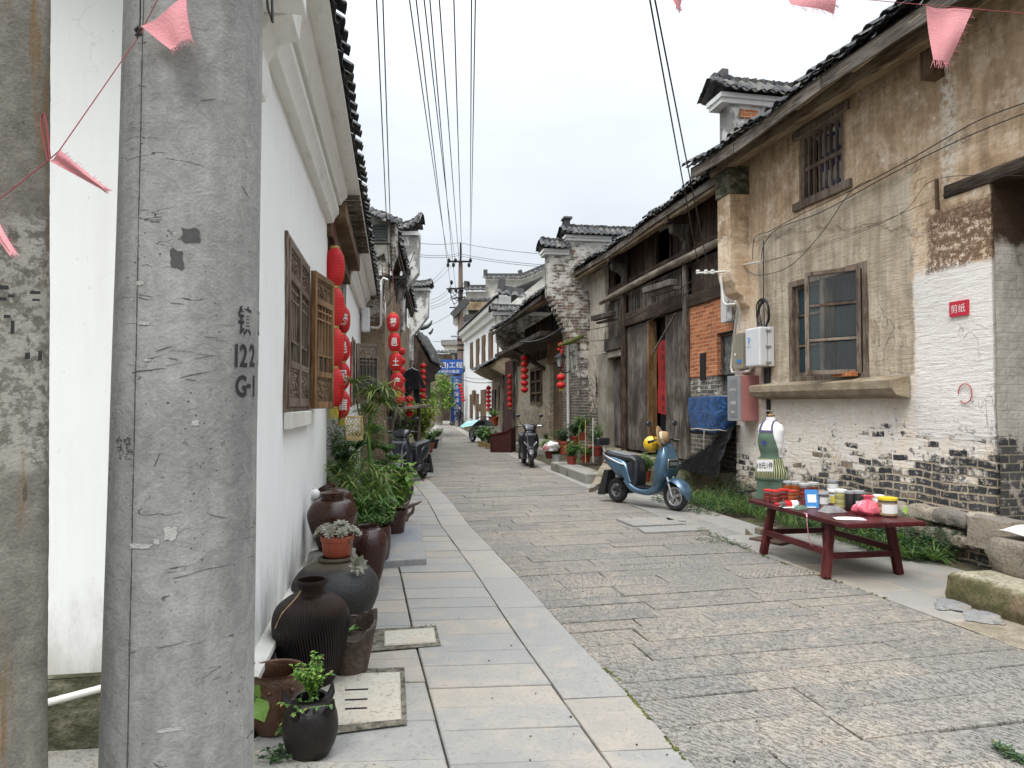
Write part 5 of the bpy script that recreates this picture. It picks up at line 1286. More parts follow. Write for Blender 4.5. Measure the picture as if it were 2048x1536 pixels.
# ---- white two storey house
H5, R5, L5 = quadwall('white_house', 'white two storey house with a row of tall dark upper windows', 'house', 1008, 38, 930, 56, 7.3, 'white_plaster', [])
def R5x(px, py): return R5.hit(px, py, 0)
def wx(h, fr, px0, px1, py0, py1, mat, name, off=.0, arch=0):
    x0_, zt = fr.hit(px0, py0, off); x1_, zb = fr.hit(px1, py1, off); xa, xb = min(x0_, x1_), max(x0_, x1_); za, zb2 = min(zt, zb), max(zt, zb)
    f = MB(); f.box(xa, xb, off - .05, off + .05, za, zb2); o = f.build(name, M['brown_timber'], h)
    p = MB(); p.box(xa + .12, xb - .12, off + .05, off + .06, za + .1, zb2 - .1); p.build('pane', M['brown_timber'], o); return o
for a in ((941, 945.5, 687, 736), (953, 958, 680, 732), (964.5, 970, 673, 728), (978, 985, 666, 720), (995.5, 1003, 659, 719)): wx(H5, R5, *a, 'pane_dark', 'window', .03)
for a in ((940.5, 945, 789, 837), (952, 957, 788, 840)): wx(H5, R5, *a, 'pane_dark', 'lower_window', .03)
wx(H5, R5, 962.5, 972, 780, 842, 'pane_grey', 'doorway', .03); wx(H5, R5, 945, 949.5, 781, 810, 'pane_dark', 'name_board', .12); wx(H5, R5, 958.5, 961, 808, 823, 'pane_dark', 'vent', .03)
t = MB(); zt = 7.25; tile_roof(t, -.6, L5 + .5, .55, zt, 2.6, 1.1, .25, 3, jit=.01); t.build('roof', M['roof_tile'], H5, smooth=40, recalc=False)
t = MB(); t.prism([(0, zt - .75), (.2, zt - .7), (.25, zt - .4), (.45, zt - .3), (.5, zt - .05), (0, zt)], 'x', -.4, L5 + .3); t.build('cornice', M['trim_white'], H5)
w = MB(); w.prism([(-6, 0), (0.0, 0), (0.0, 6.2), (-6, 6.6)], 'x', -2.2, -.02); w.build('near_block', M['white_plaster'], H5)
q = MB(); q.box(-4.2, -2.21, -.3, -.25, 4.6, 6.3)
for k in range(10): q.box(-4.2 + k * .2, -4.17 + k * .2, -.25, -.2, 4.6, 6.4)
q.box(-4.2, -2.2, -.3, -.2, 6.3, 6.4); q.build('balcony_panel', M['zinc'], H5)
# ---- taller grey house behind with stepped gables
def flat_gable(name, label, poly, Y, th, mat, caps, extra=None, cat='gable house'):
    pts = [atY(x, y, Y) for x, y in poly]; c = Vector((sum(p.x for p in pts) / len(pts), Y, 0)); r = thing(name, label, cat, c); b = MB()
    b.prism([(p.x - c.x, p.z) for p in pts], 'y', 0, th); b.build('wall', M[mat], r)
    for (xa, ya, xb, yb) in caps:
        A, B = atY(xa, ya, Y) - c, atY(xb, yb, Y) - c; n = max(2, int((B - A).length / .5)); t = MB()
        sub = MB(); L_ = (B - A).length; ang = math.atan2(B.z - A.z, B.x - A.x)
        tile_roof(sub, 0, L_, .5, 0, .5 + th / 2, .45, .42, 3, jit=.02, full=False)
        # slope looks at the viewer (-y)
        Mx = Matrix.Translation((A.x, 0, A.z)) @ Matrix.Rotation(-ang, 4, 'Y') @ Matrix(((1, 0, 0, 0), (0, -1, 0, 0), (0, 0, 1, 0), (0, 0, 0, 1)))
        t.v = [tuple(Mx @ Vector(p)) for p in sub.v]; t.f = sub.f; t.mi = sub.mi; t.sm = sub.sm
        cp = t.build('coping', M['roof_tile'], r, smooth=40, recalc=False)
        s2 = MB(); s2.M = Matrix.Translation((A.x, 0, A.z)) @ Matrix.Rotation(-ang, 4, 'Y'); s2.box(0, L_, th / 2 - .12, th / 2 + .12, .35, .62); s2.box(-.1, .25, th / 2 - .2, th / 2 + .2, .35, .95); s2.build('ridge', M['roof_tile'], cp)
    return r, c
gA, cA = flat_gable('gable_house', 'tall pale grey house with stepped tiled gables rising behind the white houses', [(930, 860), (930, 600), (935, 583), (971, 583), (971, 556), (1045, 556), (1098, 536), (1102, 620), (1102, 860)], 62, .6, 'cream_stucco', [(930, 583, 972, 583), (969, 560, 1046, 560), (1046, 560, 1100, 537), (934, 604, 998, 604)])
q = MB(); a, b_ = atY(935, 606, 61.9) - cA, atY(1000, 622, 61.9) - cA; q.box(a.x, b_.x, -.8, -.05, b_.z, a.z); q.build('beam_band', M['eave_timber'], gA)
q = MB(); a, b_ = atY(938, 622, 61.9) - cA, atY(972, 645, 61.9) - cA; q.box(a.x, b_.x, -.1, .0, b_.z, a.z); q.build('gallery_window', M['pane_grey'], gA)
q = MB(); a, b_ = atY(925, 636, 61) - cA, atY(975, 642, 61) - cA; q.box(a.x, b_.x, -1.2, -.6, b_.z, a.z + .3); q.build('balcony_rail', M['roof_tile'], gA)
gB, cB = flat_gable('gable_house', 'grey gable end with a slanting dark verge just right of the far utility pole', [(906, 648), (906, 634), (934, 602), (934, 622), (912, 652)], 58, .5, 'cream_stucco', [])
q = MB(); a, b_ = atY(905, 632, 57.8) - cB, atY(934, 601, 57.8) - cB; q.bar(a, b_, .7, .5); q.build('verge', M['roof_tile'], gB)
gC, cC = flat_gable('white_house', 'white house gable with tiled coping standing between the far pole and the windowed white house', [(928, 860), (928, 652), (968, 652), (1000, 640), (1000, 860)], 60, .5, 'white_plaster', [(926, 652, 965, 648)], cat='house')
gD, cD = flat_gable('gable_wall', 'slim white gable pillar with tiled coping between the white house and old shop', [(998, 730), (998, 590), (1022, 590), (1022, 730)], 37, .5, 'white_plaster', [(996, 592, 1045, 600)], cat='gable wall')

# ------------------------------------------------------------------ left side beyond the white house
B = Frame(-2.80, 15.6, .106, -1)
HB = house('old_house', 'old house with stained ochre end wall and black eaves on the left side', B)
w = MB(); eb = MB(); eb.M = Matrix.Rotation(R(90), 4, 'Z'); wall_grid(eb, -1.6, 0, 0, 4.6, [], 0, .3, .035, .25, ends=False); eb.build('end_wall', M['ochre_render'], HB, smooth=45)
w = MB(); wall_grid(w, -14, 0, 0, 4.6, [(-3.2, -1.5, 1.25, 2.7), (-6.2, -4.6, .2, 2.9)], 0, .3, .03, .35); w.build('wall', M['ochre_render'], HB, smooth=45)
b = MB(); frame_boxes(b, -3.25, -1.45, 1.2, 2.75, -.1, .03, .09); wo = b.build('window', M['grey_timber'], HB)
b = MB(); b.box(-3.2, -1.5, -.12, -.08, 1.25, 2.7); b.build('pane', M['pane_grey'], wo)
b = MB(); planks(b, -6.2, -4.6, .2, 2.9, -.1, .05, .25); b.build('door', M['dark_timber'], HB)
b = MB(); planks(b, -14, -.2, 4.3, 5.6, -.1, .05, .28); b.build('plank_wall', M['dark_timber'], HB)
t = MB(); tile_roof(t, -14.5, .0, .24, 5.55, 3, 1.6, .2, 5, sagf=lambda x: .06 * math.sin(x * .9) - .03 * (x + 7) ** 2 * .05, jit=.04); t.build('roof', M['roof_tile'], HB, smooth=40, recalc=False)
t = MB(); t.add([(-14, .22, 5.5), (-.05, .22, 5.5), (-.05, -2.5, 7.0), (-14, -2.5, 7.0)], [(0, 1, 2, 3)]); t.bar((-14, .16, 5.4), (-.1, .16, 5.42), .08, .12); t.bar((-14, .1, 5.3), (-.1, .1, 5.32), .12, .16); t.build('eave_board', M['dark_timber_flat'], HB)
for x in (-1.2, -3.9, -6.6): b = MB(); b.box(x - .08, x + .08, -.1, .22, 5.05, 5.25); b.prism([(0, 4.3), (.06, 4.5), (.08, 4.8), (.2, 5.05), (0, 5.05)], 'x', x - .05, x + .05); b.build('bracket', M['dark_timber'], HB)
# carved gable head at the near corner
def px_gable(name, label, Y, th, poly, mat, caps=(), cat='gable wall', jit=.012):
    pts = [atY(x, y, Y) for x, y in poly]; c = Vector((sum(p.x for p in pts) / len(pts), Y, 0)); r = thing(name, label, cat, c); b = MB()
    b.prism([(p.x - c.x, p.z) for p in pts], 'y', 0, th); b.jitter(jit, 3); b.build('wall', M[mat], r)
    for (xa, xb, y, up) in caps:
        A, Bq = atY(xa, y, Y) - c, atY(xb, y, Y) - c; s = MB(); shingle_cap(s, A.x, Bq.x, A.z, th / 2 + .22, .24, th / 2, .16, 3, sagf=(lambda q, b_=Bq.x, u=up: u * max(0, (q - b_ + .6) / .6) ** 2)); t = MB()
        t.add([(p[1], p[0], p[2]) for p in s.v], s.f); cp = t.build('coping', M['roof_tile'], r, smooth=40, recalc=False)
        e = MB(); e.box(A.x + .05, Bq.x - .05, -.08, th + .08, A.z - .14, A.z - .02); e.build('corbel_band', M['trim_white'], cp)
    return r, c
r, c = px_gable('gable_wall', 'mossy gable head with a square carved brick panel above the white downpipe', 15.2, .4, [(722, 640), (722, 428), (742, 420), (790, 448), (790, 505), (783, 520), (778, 545), (766, 560), (762, 640)], 'worn_brick' if 'worn_brick' in M else 'grey_stucco')
A1, A2 = atY(722, 431, 15.2) - c, atY(793, 457, 15.2) - c; s = MB(); L_ = (A2 - A1).length
tile_roof(s, 0, L_, .3, 0, .5, .22, .16, 3, jit=.03, full=False); Mx = Matrix.Translation((A1.x, 0, A1.z)) @ Matrix.Rotation(math.atan2(A1.z - A2.z, A2.x - A1.x), 4, 'Y') @ Matrix(((1, 0, 0, 0), (0, -1, 0, 0), (0, 0, 1, 0), (0, 0, 0, 1)))
t = MB(); t.add([Mx @ Vector(p) for p in s.v], s.f)
for k in range(12): q = A1.lerp(A2, k / 12); t.box(q.x, q.x + .07, .1, .3, q.z + .12 + rng(0, .04), q.z + .24 + rng(0, .05))
t.build('coping', M['roof_tile'], r, smooth=40, recalc=False)
q = MB(); a, b_ = atY(744, 450, 15.1) - c, atY(774, 482, 15.1) - c; q.box(a.x - .06, b_.x + .06, -.12, .02, b_.z - .05, a.z + .06); q.build('panel_frame', M['kerb_stone'], r, bevel=.015)
q = MB(); q.box(a.x, b_.x, -.15, -.1, b_.z, a.z)
for i in range(6):
    for j in range(6): x = lerp(a.x, b_.x, (i + .5) / 6); z = lerp(b_.z, a.z, (j + .5) / 6); q.box(x - .02, x + .02, -.17, -.15, z - .02, z + .02)
q.build('carved_panel', M['dark_stone'], r)
q = MB(); a = atY(755, 500, 15.1) - c; q.prism([(a.x - .16, a.z + .12), (a.x - .12, a.z - .10), (a.x, a.z - .16), (a.x + .14, a.z - .08), (a.x + .2, a.z - .3), (a.x + .27, a.z - .3), (a.x + .24, a.z + .12)], 'y', -.1, .02); q.build('carved_corbel', M['kerb_stone'], r, bevel=.02)
o = thing('insulator_bracket', 'iron bracket with three white insulators and tangled wires under the black eaves', 'bracket', atY(780, 555, 15.0))
q = MB(); q.bar((-.30, 0, 0), (.30, 0, 0), .05, .05); q.build('arm', M['black_iron'], o)
for x in (-.2, .02, .24): q = MB(); q.lathe([(0, 0), (.03, .01), (.03, .05), (.015, .06), (.03, .08), (0, .1)], 8, (x, 0, .03)); q.build('insulator', M['ceramic_white'], o)
q = MB()
for k in range(9): p0 = Vector((rng(-.3, .3), rng(-.1, .1), .05)); q.tube([p0, p0 + Vector((rng(-.2, .2), .05, rng(-.5, -.1))), p0 + Vector((rng(-.1, .4), .0, rng(-.7, .2))), p0 + Vector((rng(-.1, .5), .1, rng(-.3, .6)))], .008, 4)
q.build('wires', M['cable_black'], o)
px_gable('gable_wall', 'soot streaked white gable with upturned tile cap above the black eaves, nearer of two', 22, .45, [(786, 660), (786, 470), (838, 470), (836, 545), (826, 558), (815, 572), (806, 590), (806, 660)], 'grey_stucco', [(792, 841, 462, .35)])
px_gable('gable_wall', 'soot streaked white gable with slanted foot above the small upturned roof, farther of two', 31, .5, [(815, 720), (815, 582), (857, 582), (856, 632), (838, 655), (824, 672), (824, 720)], 'grey_stucco', [(812, 862, 575, .1)])
# little roof with upturned ridge and the dark eaves below it
HC = thing('tiled_house', 'small house with upturned tiled ridge and black eaves beside the blue banner', 'house', atY(845, 808, 33) * 1.0)
HC.location.z = 0; c = HC.location
def q3(px, py, Y): return atY(px, py, Y) - c
t = MB(); e0, r0 = q3(862, 722, 33), q3(826, 660, 33)
sub = MB(); tile_roof(sub, 0, 5.5, 0, 0, e0.x - r0.x, r0.z - e0.z, .24, 16, jit=.04, full=False)
t.add([Matrix.Translation(e0) @ Matrix(((0, 1, 0, 0), (1, 0, 0, 0), (0, 0, 1, 0), (0, 0, 0, 1))) @ Vector(p) for p in sub.v], sub.f); t.build('roof', M['roof_tile'], HC, smooth=40, recalc=False)
t = MB(); t.prism([(e0.x - .05, e0.z - .1), (r0.x, r0.z - .1), (r0.x - .4, r0.z - .1), (r0.x - .4, e0.z - .5), (e0.x - .5, e0.z - .5)], 'y', .1, 5.4); t.build('roof_boarding', M['dark_timber'], HC)
t = MB(); rd = [q3(826, 656, 33), q3(845, 656, 33), q3(855, 653, 33), q3(861, 648, 33), q3(864, 641, 33)]; t.tube([p + Vector((0, 0, .0)) for p in rd], [.12, .12, .10, .07, .03], 6); t.tube([q3(858, 668, 33), q3(863, 664, 33), q3(866, 657, 33)], [.08, .06, .03], 6); t.build('ridge', M['roof_tile'], HC)
t = MB(); p_ = [(820, 860), (820, 690), (852, 722), (852, 756), (842, 760), (842, 860)]; t.prism([(q3(x, y, 34).x, q3(x, y, 34).z) for x, y in p_], 'y', .5, 5); t.build('wall', M['dark_timber'], HC)
# ------------------------------------------------------------------ lanterns
def lantern_string(label, top, n, rx, h, gap, text=None, tassel=True, style='tall', sway=(0, 0), cord=.25):
    o = thing('lantern_string', label, 'lantern string', top, 0, 'strings of red lanterns along the lane')
    cb = MB(); cb.tube([(0, 0, cord), (sway[0] * n * (h + gap), sway[1] * n * (h + gap), -n * (h + gap))], .006, 5); cb.build('hanging_cord', M['string_red'], o)
    face = math.atan2(-top[1], -top[0])
    for k in range(n):
        zc = -(k + .5) * (h + gap); cx, cy = sway[0] * -zc, sway[1] * -zc
        rx_ = rx; mb = MB(); pr = []; N = 66 if style == 'tall' else 16
        for i in range(N + 1):
            t = i / N; z = (t - .5) * h
            if style == 'tall':
                e = abs(2 * t - 1); r = rx * (1 - .55 * e ** 3.4) * (1 + .03 * (abs(math.sin(t * PI * 13)) - .6))
            else: r = rx * math.sqrt(max(.06, 1 - (2 * t - 1) ** 2))
            pr.append((r, z))
        mb.lathe(pr, 28 if style == 'tall' else 18, (cx, cy, zc), rib=0 if style == 'tall' else 9, amp=0 if style == 'tall' else .03); l = mb.build('lantern', M['lantern_red'], o, smooth=60)
        c = MB()
        for s in (1, -1): c = MB(); c.lathe([(rx * .46, -.012), (rx * .50, 0), (rx * .46, .016)], 16, (cx, cy, zc + s * (h / 2 + .008))); c.build('cap', M['gold_trim'], l, smooth=50)
        if text:
            q = MB(); S_ = text[1] * h; f2 = face + text[2]
            def fn(x, y):
                t = y / h + .5; r = rx * (1 - .55 * abs(2 * t - 1) ** 3.4) * 1.014 + .004; a = f2 + x / r; return (cx + r * math.cos(a), cy + r * math.sin(a), zc + y)
            put_text(q, text[0][k], S_, fn, .02, .004, .8); q.build('lettering', M['white_ink'], l, recalc=False)
    if tassel:
        zc = -n * (h + gap); cx, cy = sway[0] * -zc, sway[1] * -zc; q = MB()
        for i in range(22): a = 2 * PI * i / 22; r = rx * .42; q.bar((cx + r * math.cos(a), cy + r * math.sin(a), zc + .01), (cx + r * 1.08 * math.cos(a), cy + r * 1.08 * math.sin(a), zc - h * (.26 + .05 * math.sin(i * 5))), rx * .08, rx * .04)
        q.build('tassel', M['yellow_fringe'], o)
    return o
T = lambda px, py, Y: tuple(atY(px, py, Y))
lantern_string('four big plain red lanterns hanging at the near end of the white doorway bay', T(670, 495, 7.75), 4, .105, .415, .025, None, cord=.35)
lantern_string('four red lanterns with white characters behind the plain string at the doorway bay', T(685, 612, 10.2), 4, .112, .385, .02, ('菊邑民宿', .46, .10), cord=.5)
lantern_string('four red lanterns reading a local produce sign before the ochre end wall', T(785, 626, 14.6), 4, .128, .385, .02, ('菊邑土产', .46, .0), sway=(.07, 0), cord=.9)
lantern_string('string of small round lanterns half hidden behind the lettered produce string', T(800, 693, 16.3), 6, .125, .21, .012, None, False, 'round', cord=1.2)
lantern_string('three small round lanterns hanging low over the yellow green shrub', T(819, 792, 18), 3, .10, .17, .01, None, False, 'round')
lantern_string('six small round lanterns hanging right of the black laundry', T(846, 726, 21), 6, .088, .165, .012, None, True, 'round')
lantern_string('six round lanterns with yellow fringe hanging before the old shop window', T(1049, 710, 27), 6, .145, .225, .015, None, True, 'round', cord=.5)
lantern_string('six round lanterns hanging on the dark red door', T(1021, 748, 33.5), 6, .155, .25, .015, None, True, 'round', cord=.3)
lantern_string('six tiny round lanterns by the doorway of the white two storey house', T(977, 772, 42), 6, .155, .24, .012, None, False, 'round', cord=.3)
lantern_string('distant diagonal string of tiny lanterns beside the vertical blue banner', T(920, 767, 54), 6, .14, .22, .012, None, False, 'round', sway=(.20, 0), cord=.3)
lantern_string('pair of red lanterns with yellow fringe under the old street lamp', T(1122, 747, 20), 2, .125, .20, .02, None, True, 'round', cord=.3)
# wall lamp with red bow
o = thing('street_lamp', 'black four sided wall lantern lamp with a red bow above the pair of lanterns', 'street lamp', T(1121, 722, 20.1))
q = MB(); q.lathe([(.08, -.17), (.135, .10)], 4); q.build('lamp_glass', M['lamp_glass'], o)
q = MB()
for k in range(4): a = PI / 2 * k; q.bar((.082 * math.cos(a), .082 * math.sin(a), -.17), (.138 * math.cos(a), .138 * math.sin(a), .10), .02, .02)
q.lathe([(.07, -.2), (.09, -.17), (.09, -.16)], 4); q.build('lamp_frame', M['black_iron'], o)
q = MB(); q.lathe([(.19, .095), (.17, .12), (.08, .20), (.03, .24), (.02, .32), (.0, .34)], 4); q.build('lamp_hood', M['black_iron'], o)
q = MB(); q.tube([(0, 0, -.2), (.0, .0, -.28), (.15, .05, -.34), (.25, .3, -.3), (.3, .9, -.25)], .018, 6); q.build('lamp_arm', M['black_iron'], o)
q = MB()
for a, l in ((.5, .16), (2.2, .2), (3.6, .14), (5.4, .18), (1.4, .22)): q.ell((.06 * math.cos(a), -.05, .36 + .1 * math.sin(a)), .05, .02, l * .35, 8, 6)
q.tube([(0, -.05, .3), (.06, -.06, .1), (.04, -.05, -.25)], [.02, .025, .015], 6); q.build('red_bow', M['paper_red'], o, smooth=180)

# ------------------------------------------------------------------ jars and pots against the left wall
def jar(name, label, cat, base, prof, mat, seg=40, rot=None, extra=None, dark=True, rib=0, amp=0.0):
    o = thing(name, label, cat, base, rot=rot); mb = MB(); pr = list(prof)
    r_top, z_top = pr[-1]
    mb.lathe(pr + [(r_top - .012, z_top - .004), (r_top - .018, z_top - .05), (r_top - .005, z_top - .10), (.001, z_top - .11)], seg, rib=rib, amp=amp); mb.build('jar_body', M[mat], o, smooth=50)
    return o
def curve_prof(pts, n=8):
    out = []
    for i in range(len(pts) - 1):
        p0 = pts[max(i - 1, 0)]; p1, p2 = pts[i], pts[i + 1]; p3 = pts[min(i + 2, len(pts) - 1)]
        for k in range(n):
            t = k / n; out.append(tuple(.5 * ((2 * b) + (c - a) * t + (2 * a - 5 * b + 4 * c - d) * t * t + (3 * b - a - 3 * c + d) * t ** 3) for a, b, c, d in zip(p0, p1, p2, p3)))
    return out + [pts[-1]]
m = Mat('glaze_ribbed'); x, y, z = m.sep(); a = m.math('ARCTAN2', y, x); k = m.noise(5, 4); sp = m.math('SINE', a * 84.0 + z * 60.0 + (k - .5) * 3.0)
c = m.mix(m.step(k, .4, .7), (.008, .006, .006), (.024, .013, .010)); c = m.mix(m.step(z, .40, .48) * .5, c, (.055, .03, .02))
M['glaze_ribbed'] = m.done(c, .38, m.bump(sp, .006), spec=.3)
m = Mat('glaze_grey'); k = m.noise(4, 5); f = m.noise(70, 4, None, .7); x, y, z = m.sep()
c = m.mix(m.step(f, .35, .7), (.014, .014, .015), (.042, .040, .037)); c = m.mix(m.step(z + (k - .5) * .12, .42, .47) * .7, c, (.12, .095, .06)); M['glaze_grey'] = m.done(c, m.step(f, .3, .7, .38, .58), m.bump(f, .004), spec=.35)
m = Mat('glaze_black'); k = m.noise(6, 4); f = m.noise(50, 4); x, y, z = m.sep(); c = m.mix(m.step(k, .4, .7), (.009, .007, .007), (.02, .015, .012))
c = m.mix(m.step(f, .66, .72) * m.step(z, .14, .02), c, (.2, .15, .1)); M['glaze_black'] = m.done(c, .42, m.bump(f, .004), spec=.3)
m = Mat('rough_pot'); k = m.noise(6, 5); f = m.noise(40, 5, None, .7); M['rough_pot'] = m.done(m.mix(m.step(f * .6 + k * .4, .4, .62), (.028, .018, .013), (.10, .07, .05)), .7, m.bump(f, .012))
m = Mat('boss_pot'); k = m.noise(7, 4); f = m.noise(60, 3); M['boss_pot'] = m.done(m.mix(m.step(k, .35, .65), (.055, .024, .013), (.12, .055, .028)), .42, m.bump(f + k, .006))
# ribbed tall jar
p = G(622, 1375); p = Vector((-1.155, 4.12, 0))
o = jar('ribbed_jar', 'tall black earthenware jar with combed ribs and narrow neck, tallest near the wall', 'jar', p, curve_prof([(.125, 0), (.165, .10), (.205, .25), (.218, .36), (.195, .44), (.13, .495), (.085, .515), (.078, .54), (.082, .565)], 7) + [(.093, .57), (.096, .585), (.088, .595)], 'glaze_ribbed', 64)
q = MB(); q.tube([(-.02 - .03 * math.cos(t), -.085 - .12 * math.sin(t * .5), .53 - .17 * t / 3) for t in [i * .3 for i in range(10)]], .005, 5)
q.v = []; q.f = []; q.mi = []; q.sm = []
pp = []
for i in range(14):
    z = lerp(.545, .36, i / 13); r = [(.082, .54), (.13, .495), (.195, .44), (.218, .36)]
    for (r0, z0), (r1, z1) in zip(r, r[1:]):
        if z1 <= z <= z0: rr_ = lerp(r0, r1, (z0 - z) / (z0 - z1))
    if z > .54: rr_ = .082
    a = R(-118 - 16 * i / 13); pp.append((rr_ * 1.015 * math.cos(a), rr_ * 1.015 * math.sin(a), z))
q.tube(pp, .005, 6); q.build('glaze_drip', M['straw'], o, smooth=60)
# small black jar with lugs
o = jar('lug_jar', 'small black jar with pointed lugs and a sprawling green herb, front of the row', 'planter jar', (-.925, 3.30, 0), curve_prof([(.085, 0), (.115, .06), (.125, .13), (.112, .20), (.082, .235), (.072, .25), (.076, .262)], 6), 'glaze_black')
for a in (-30, 60, 165, 250): q = MB(); q.tube([(.105 * math.cos(R(a)), .105 * math.sin(R(a)), .205), (.135 * math.cos(R(a)), .135 * math.sin(R(a)), .235), (.140 * math.cos(R(a)), .140 * math.sin(R(a)), .275)], [.022, .017, .005], 8); q.build('lug', M['glaze_black'], o, smooth=60)
o = jar('boss_pot', 'brown round pot with raised bosses and wide open mouth against the wall', 'pot', (-1.17, 3.56, 0), curve_prof([(.10, 0), (.13, .06), (.142, .15), (.138, .24), (.130, .275), (.135, .29)], 6), 'boss_pot')
for a in (-40, -85, -130, -170):
    for z in (.17, .22): q = MB(); q.ell((.142 * math.cos(R(a)), .142 * math.sin(R(a)), z), .012, .012, .012, 8, 6); q.build('boss', M['boss_pot'], o, smooth=180)
# broken pot
o = thing('broken_pot', 'broken brown pot with jagged rim and soil inside, right of the ribbed jar', 'broken pot', (-.975, 4.30, 0)); q = MB(); N = 48
def bp(u, v, inn=0):
    a = 2 * PI * u; top = .27 + .035 * math.sin(a * 2 + 1.2) + .03 * mnoise.noise(Vector((math.cos(a) * 3, math.sin(a) * 3, 2))) + (.05 if math.sin(a) > .2 else -.01)
    r = lerp(.105, .165, v) - inn; return (r * math.cos(a), r * math.sin(a), top * v + inn * (1 - v))
q.grid(lambda u, v: bp(u, v), N, 10, True); q.grid(lambda u, v: bp(u, v, .022), N, 10, True); b_ = len(q.v); q.add([bp(i / N, 1) for i in range(N)] + [bp(i / N, 1, .022) for i in range(N)], [(i, (i + 1) % N, N + (i + 1) % N, N + i) for i in range(N)]); q.build('pot_body', M['rough_pot'], o, smooth=50)
q = MB(); q.lathe([(.14, .20), (.06, .215), (.001, .21)], 20); q.jitter(.012, 20); q.build('earth', M['soil'], o)
q = MB()
for k in range(5): a = k * 1.3; q.leaf((.0, .03, .22), (math.cos(a), math.sin(a), .8), (0, 0, 1), .07, .025)
q.build('sprout', M['leaf_mid'], o)
# big squat jar, potted succulents on top
o = jar('squat_jar', 'large squat dark grey jar carrying the terracotta pot of pale succulents', 'jar', (-1.27, 5.15, 0), curve_prof([(.17, 0), (.25, .10), (.305, .24), (.30, .33), (.235, .42), (.14, .465), (.118, .475)], 7) + [(.125, .478), (.130, .49), (.125, .502), (.115, .505)], 'glaze_grey', 56)
def rosette(mb, c, r, tilt=(0, 0, 1), n=3):
    up = Vector(tilt).normalized(); sx_ = up.orthogonal().normalized(); sy_ = up.cross(sx_)
    for L in range(n):
        m_ = 5 + L * 2
        for k in range(m_):
            a = 2 * PI * (k + L * .5) / m_ + rng(-.1, .1); d_ = (sx_ * math.cos(a) + sy_ * math.sin(a)) * (.35 + .65 * (L + 1) / n) + up * (.85 - .6 * L / n)
            mb.leaf(Vector(c), d_, up, r * (.45 + .55 * (L + 1) / n), r * .48, .18, .1)
o = thing('succulent_pot', 'red terracotta pot of pale grey succulents standing on the squat jar', 'potted plant', (-1.26, 5.15, .505))
q = MB(); q.lathe([(.085, 0), (.10, .015), (.112, .11), (.118, .115), (.118, .145), (.110, .148), (.104, .12)], 32); q.build('pot', M['terracotta'], o, smooth=40)
for k in range(16): q = MB(); a = k * 2.4; r_ = .125 * math.sqrt((k + .5) / 16); rosette(q, (r_ * math.cos(a) * 1.25, r_ * math.sin(a), .165 + .05 * (1 - r_ / .13) + rng(-.01, .015)), rng(.045, .07), (math.cos(a) * r_ * 6, math.sin(a) * r_ * 6 - .35, 1)); q.build('rosette', M['succulent_leaf'], o, smooth=60)
q = MB(); q.tube([(.10, -.06, .14), (.13, -.10, .08), (.13, -.13, .0), (.16, -.15, -.03)], .007, 6); q.build('stem', M['bark'], o, smooth=60)
q = MB(); rosette(q, (.175, -.15, -.03), .085, (.5, -.6, .15)); q.build('rosette', M['succulent_leaf'], o, smooth=60)
# brown glazed jars
gp = curve_prof([(.10, 0), (.155, .12), (.198, .26), (.195, .33), (.15, .40), (.098, .425), (.092, .44)], 7) + [(.104, .445), (.106, .46), (.096, .466)]
o = jar('glazed_jar', 'shiny dark brown jar with lidded neck leaning close to the white wall', 'jar', (-1.475, 5.86, .40), gp, 'glaze_brown', 48)
q = MB(); q.lathe([(.1, .462), (.104, .474), (.06, .482), (.001, .484)], 24); q.build('lid', M['glaze_brown'], o, smooth=40)
o = thing('stone_block', 'rough stone block propping up the shiny brown jar', 'stone block', (-1.47, 5.86, 0)); q = MB(); q.rock((0, 0, .2), .17, .18, .205, 5, 0, .1, .8); q.build('block_body', M['kerb_stone'], o, smooth=60)
o = jar('tilted_jar', 'brown jar tipped over towards the wall behind the shiny brown jar', 'jar', (-1.50, 6.55, .42), gp, 'glaze_brown', 48, rot=(R(-12), R(-34), 0))
q = MB(); q.lathe([(.1, .465), (.106, .478), (.06, .486), (.001, .488)], 24); q.build('lid', M['glaze_brown'], o, smooth=40)
o = jar('glazed_jar', 'brown jar standing under the tipped jar, mostly hidden', 'jar', (-1.46, 6.5, 0), gp, 'glaze_brown', 32)
o = thing('china_bowl', 'small white china bowl upturned on the tipped brown jar', 'bowl', atY(628, 988, 6.4)); q = MB(); q.ell((0, 0, 0), .055, .055, .05, 16, 10); q.lathe([(.02, .045), (.022, .055), (.001, .056)], 12); q.build('bowl_body', M['ceramic_white'], o, smooth=60)
o = jar('maroon_jar', 'glossy maroon jar with sloping shoulder right of the succulent pot', 'jar', (-1.29, 6.42, 0), curve_prof([(.10, 0), (.135, .12), (.17, .30), (.165, .40), (.12, .47), (.09, .49), (.092, .51)], 6), 'glaze_maroon')
o_herb = jar('herb_jar', 'brown jar overflowing with a dense small leaved herb', 'planter jar', (-1.36, 7.05, 0), curve_prof([(.11, 0), (.15, .12), (.165, .26), (.16, .36), (.15, .40)], 6), 'glaze_maroon')
jar('glazed_jar', 'dull brown jar beside the twisted root, nearer of two', 'jar', (-1.93, 10.6, 0), gp, 'glaze_maroon', 32)
jar('glazed_jar', 'greyish jar just behind the twisted root, closer to the pavement edge', 'jar', (-1.72, 11.0, 0), gp, 'glaze_grey', 32)
o = thing('driftwood_root', 'twisted dark tree root standing as an ornament on the pavement', 'driftwood', (-1.65, 9.62, 0)); q = MB(); rr = random.Random(11)
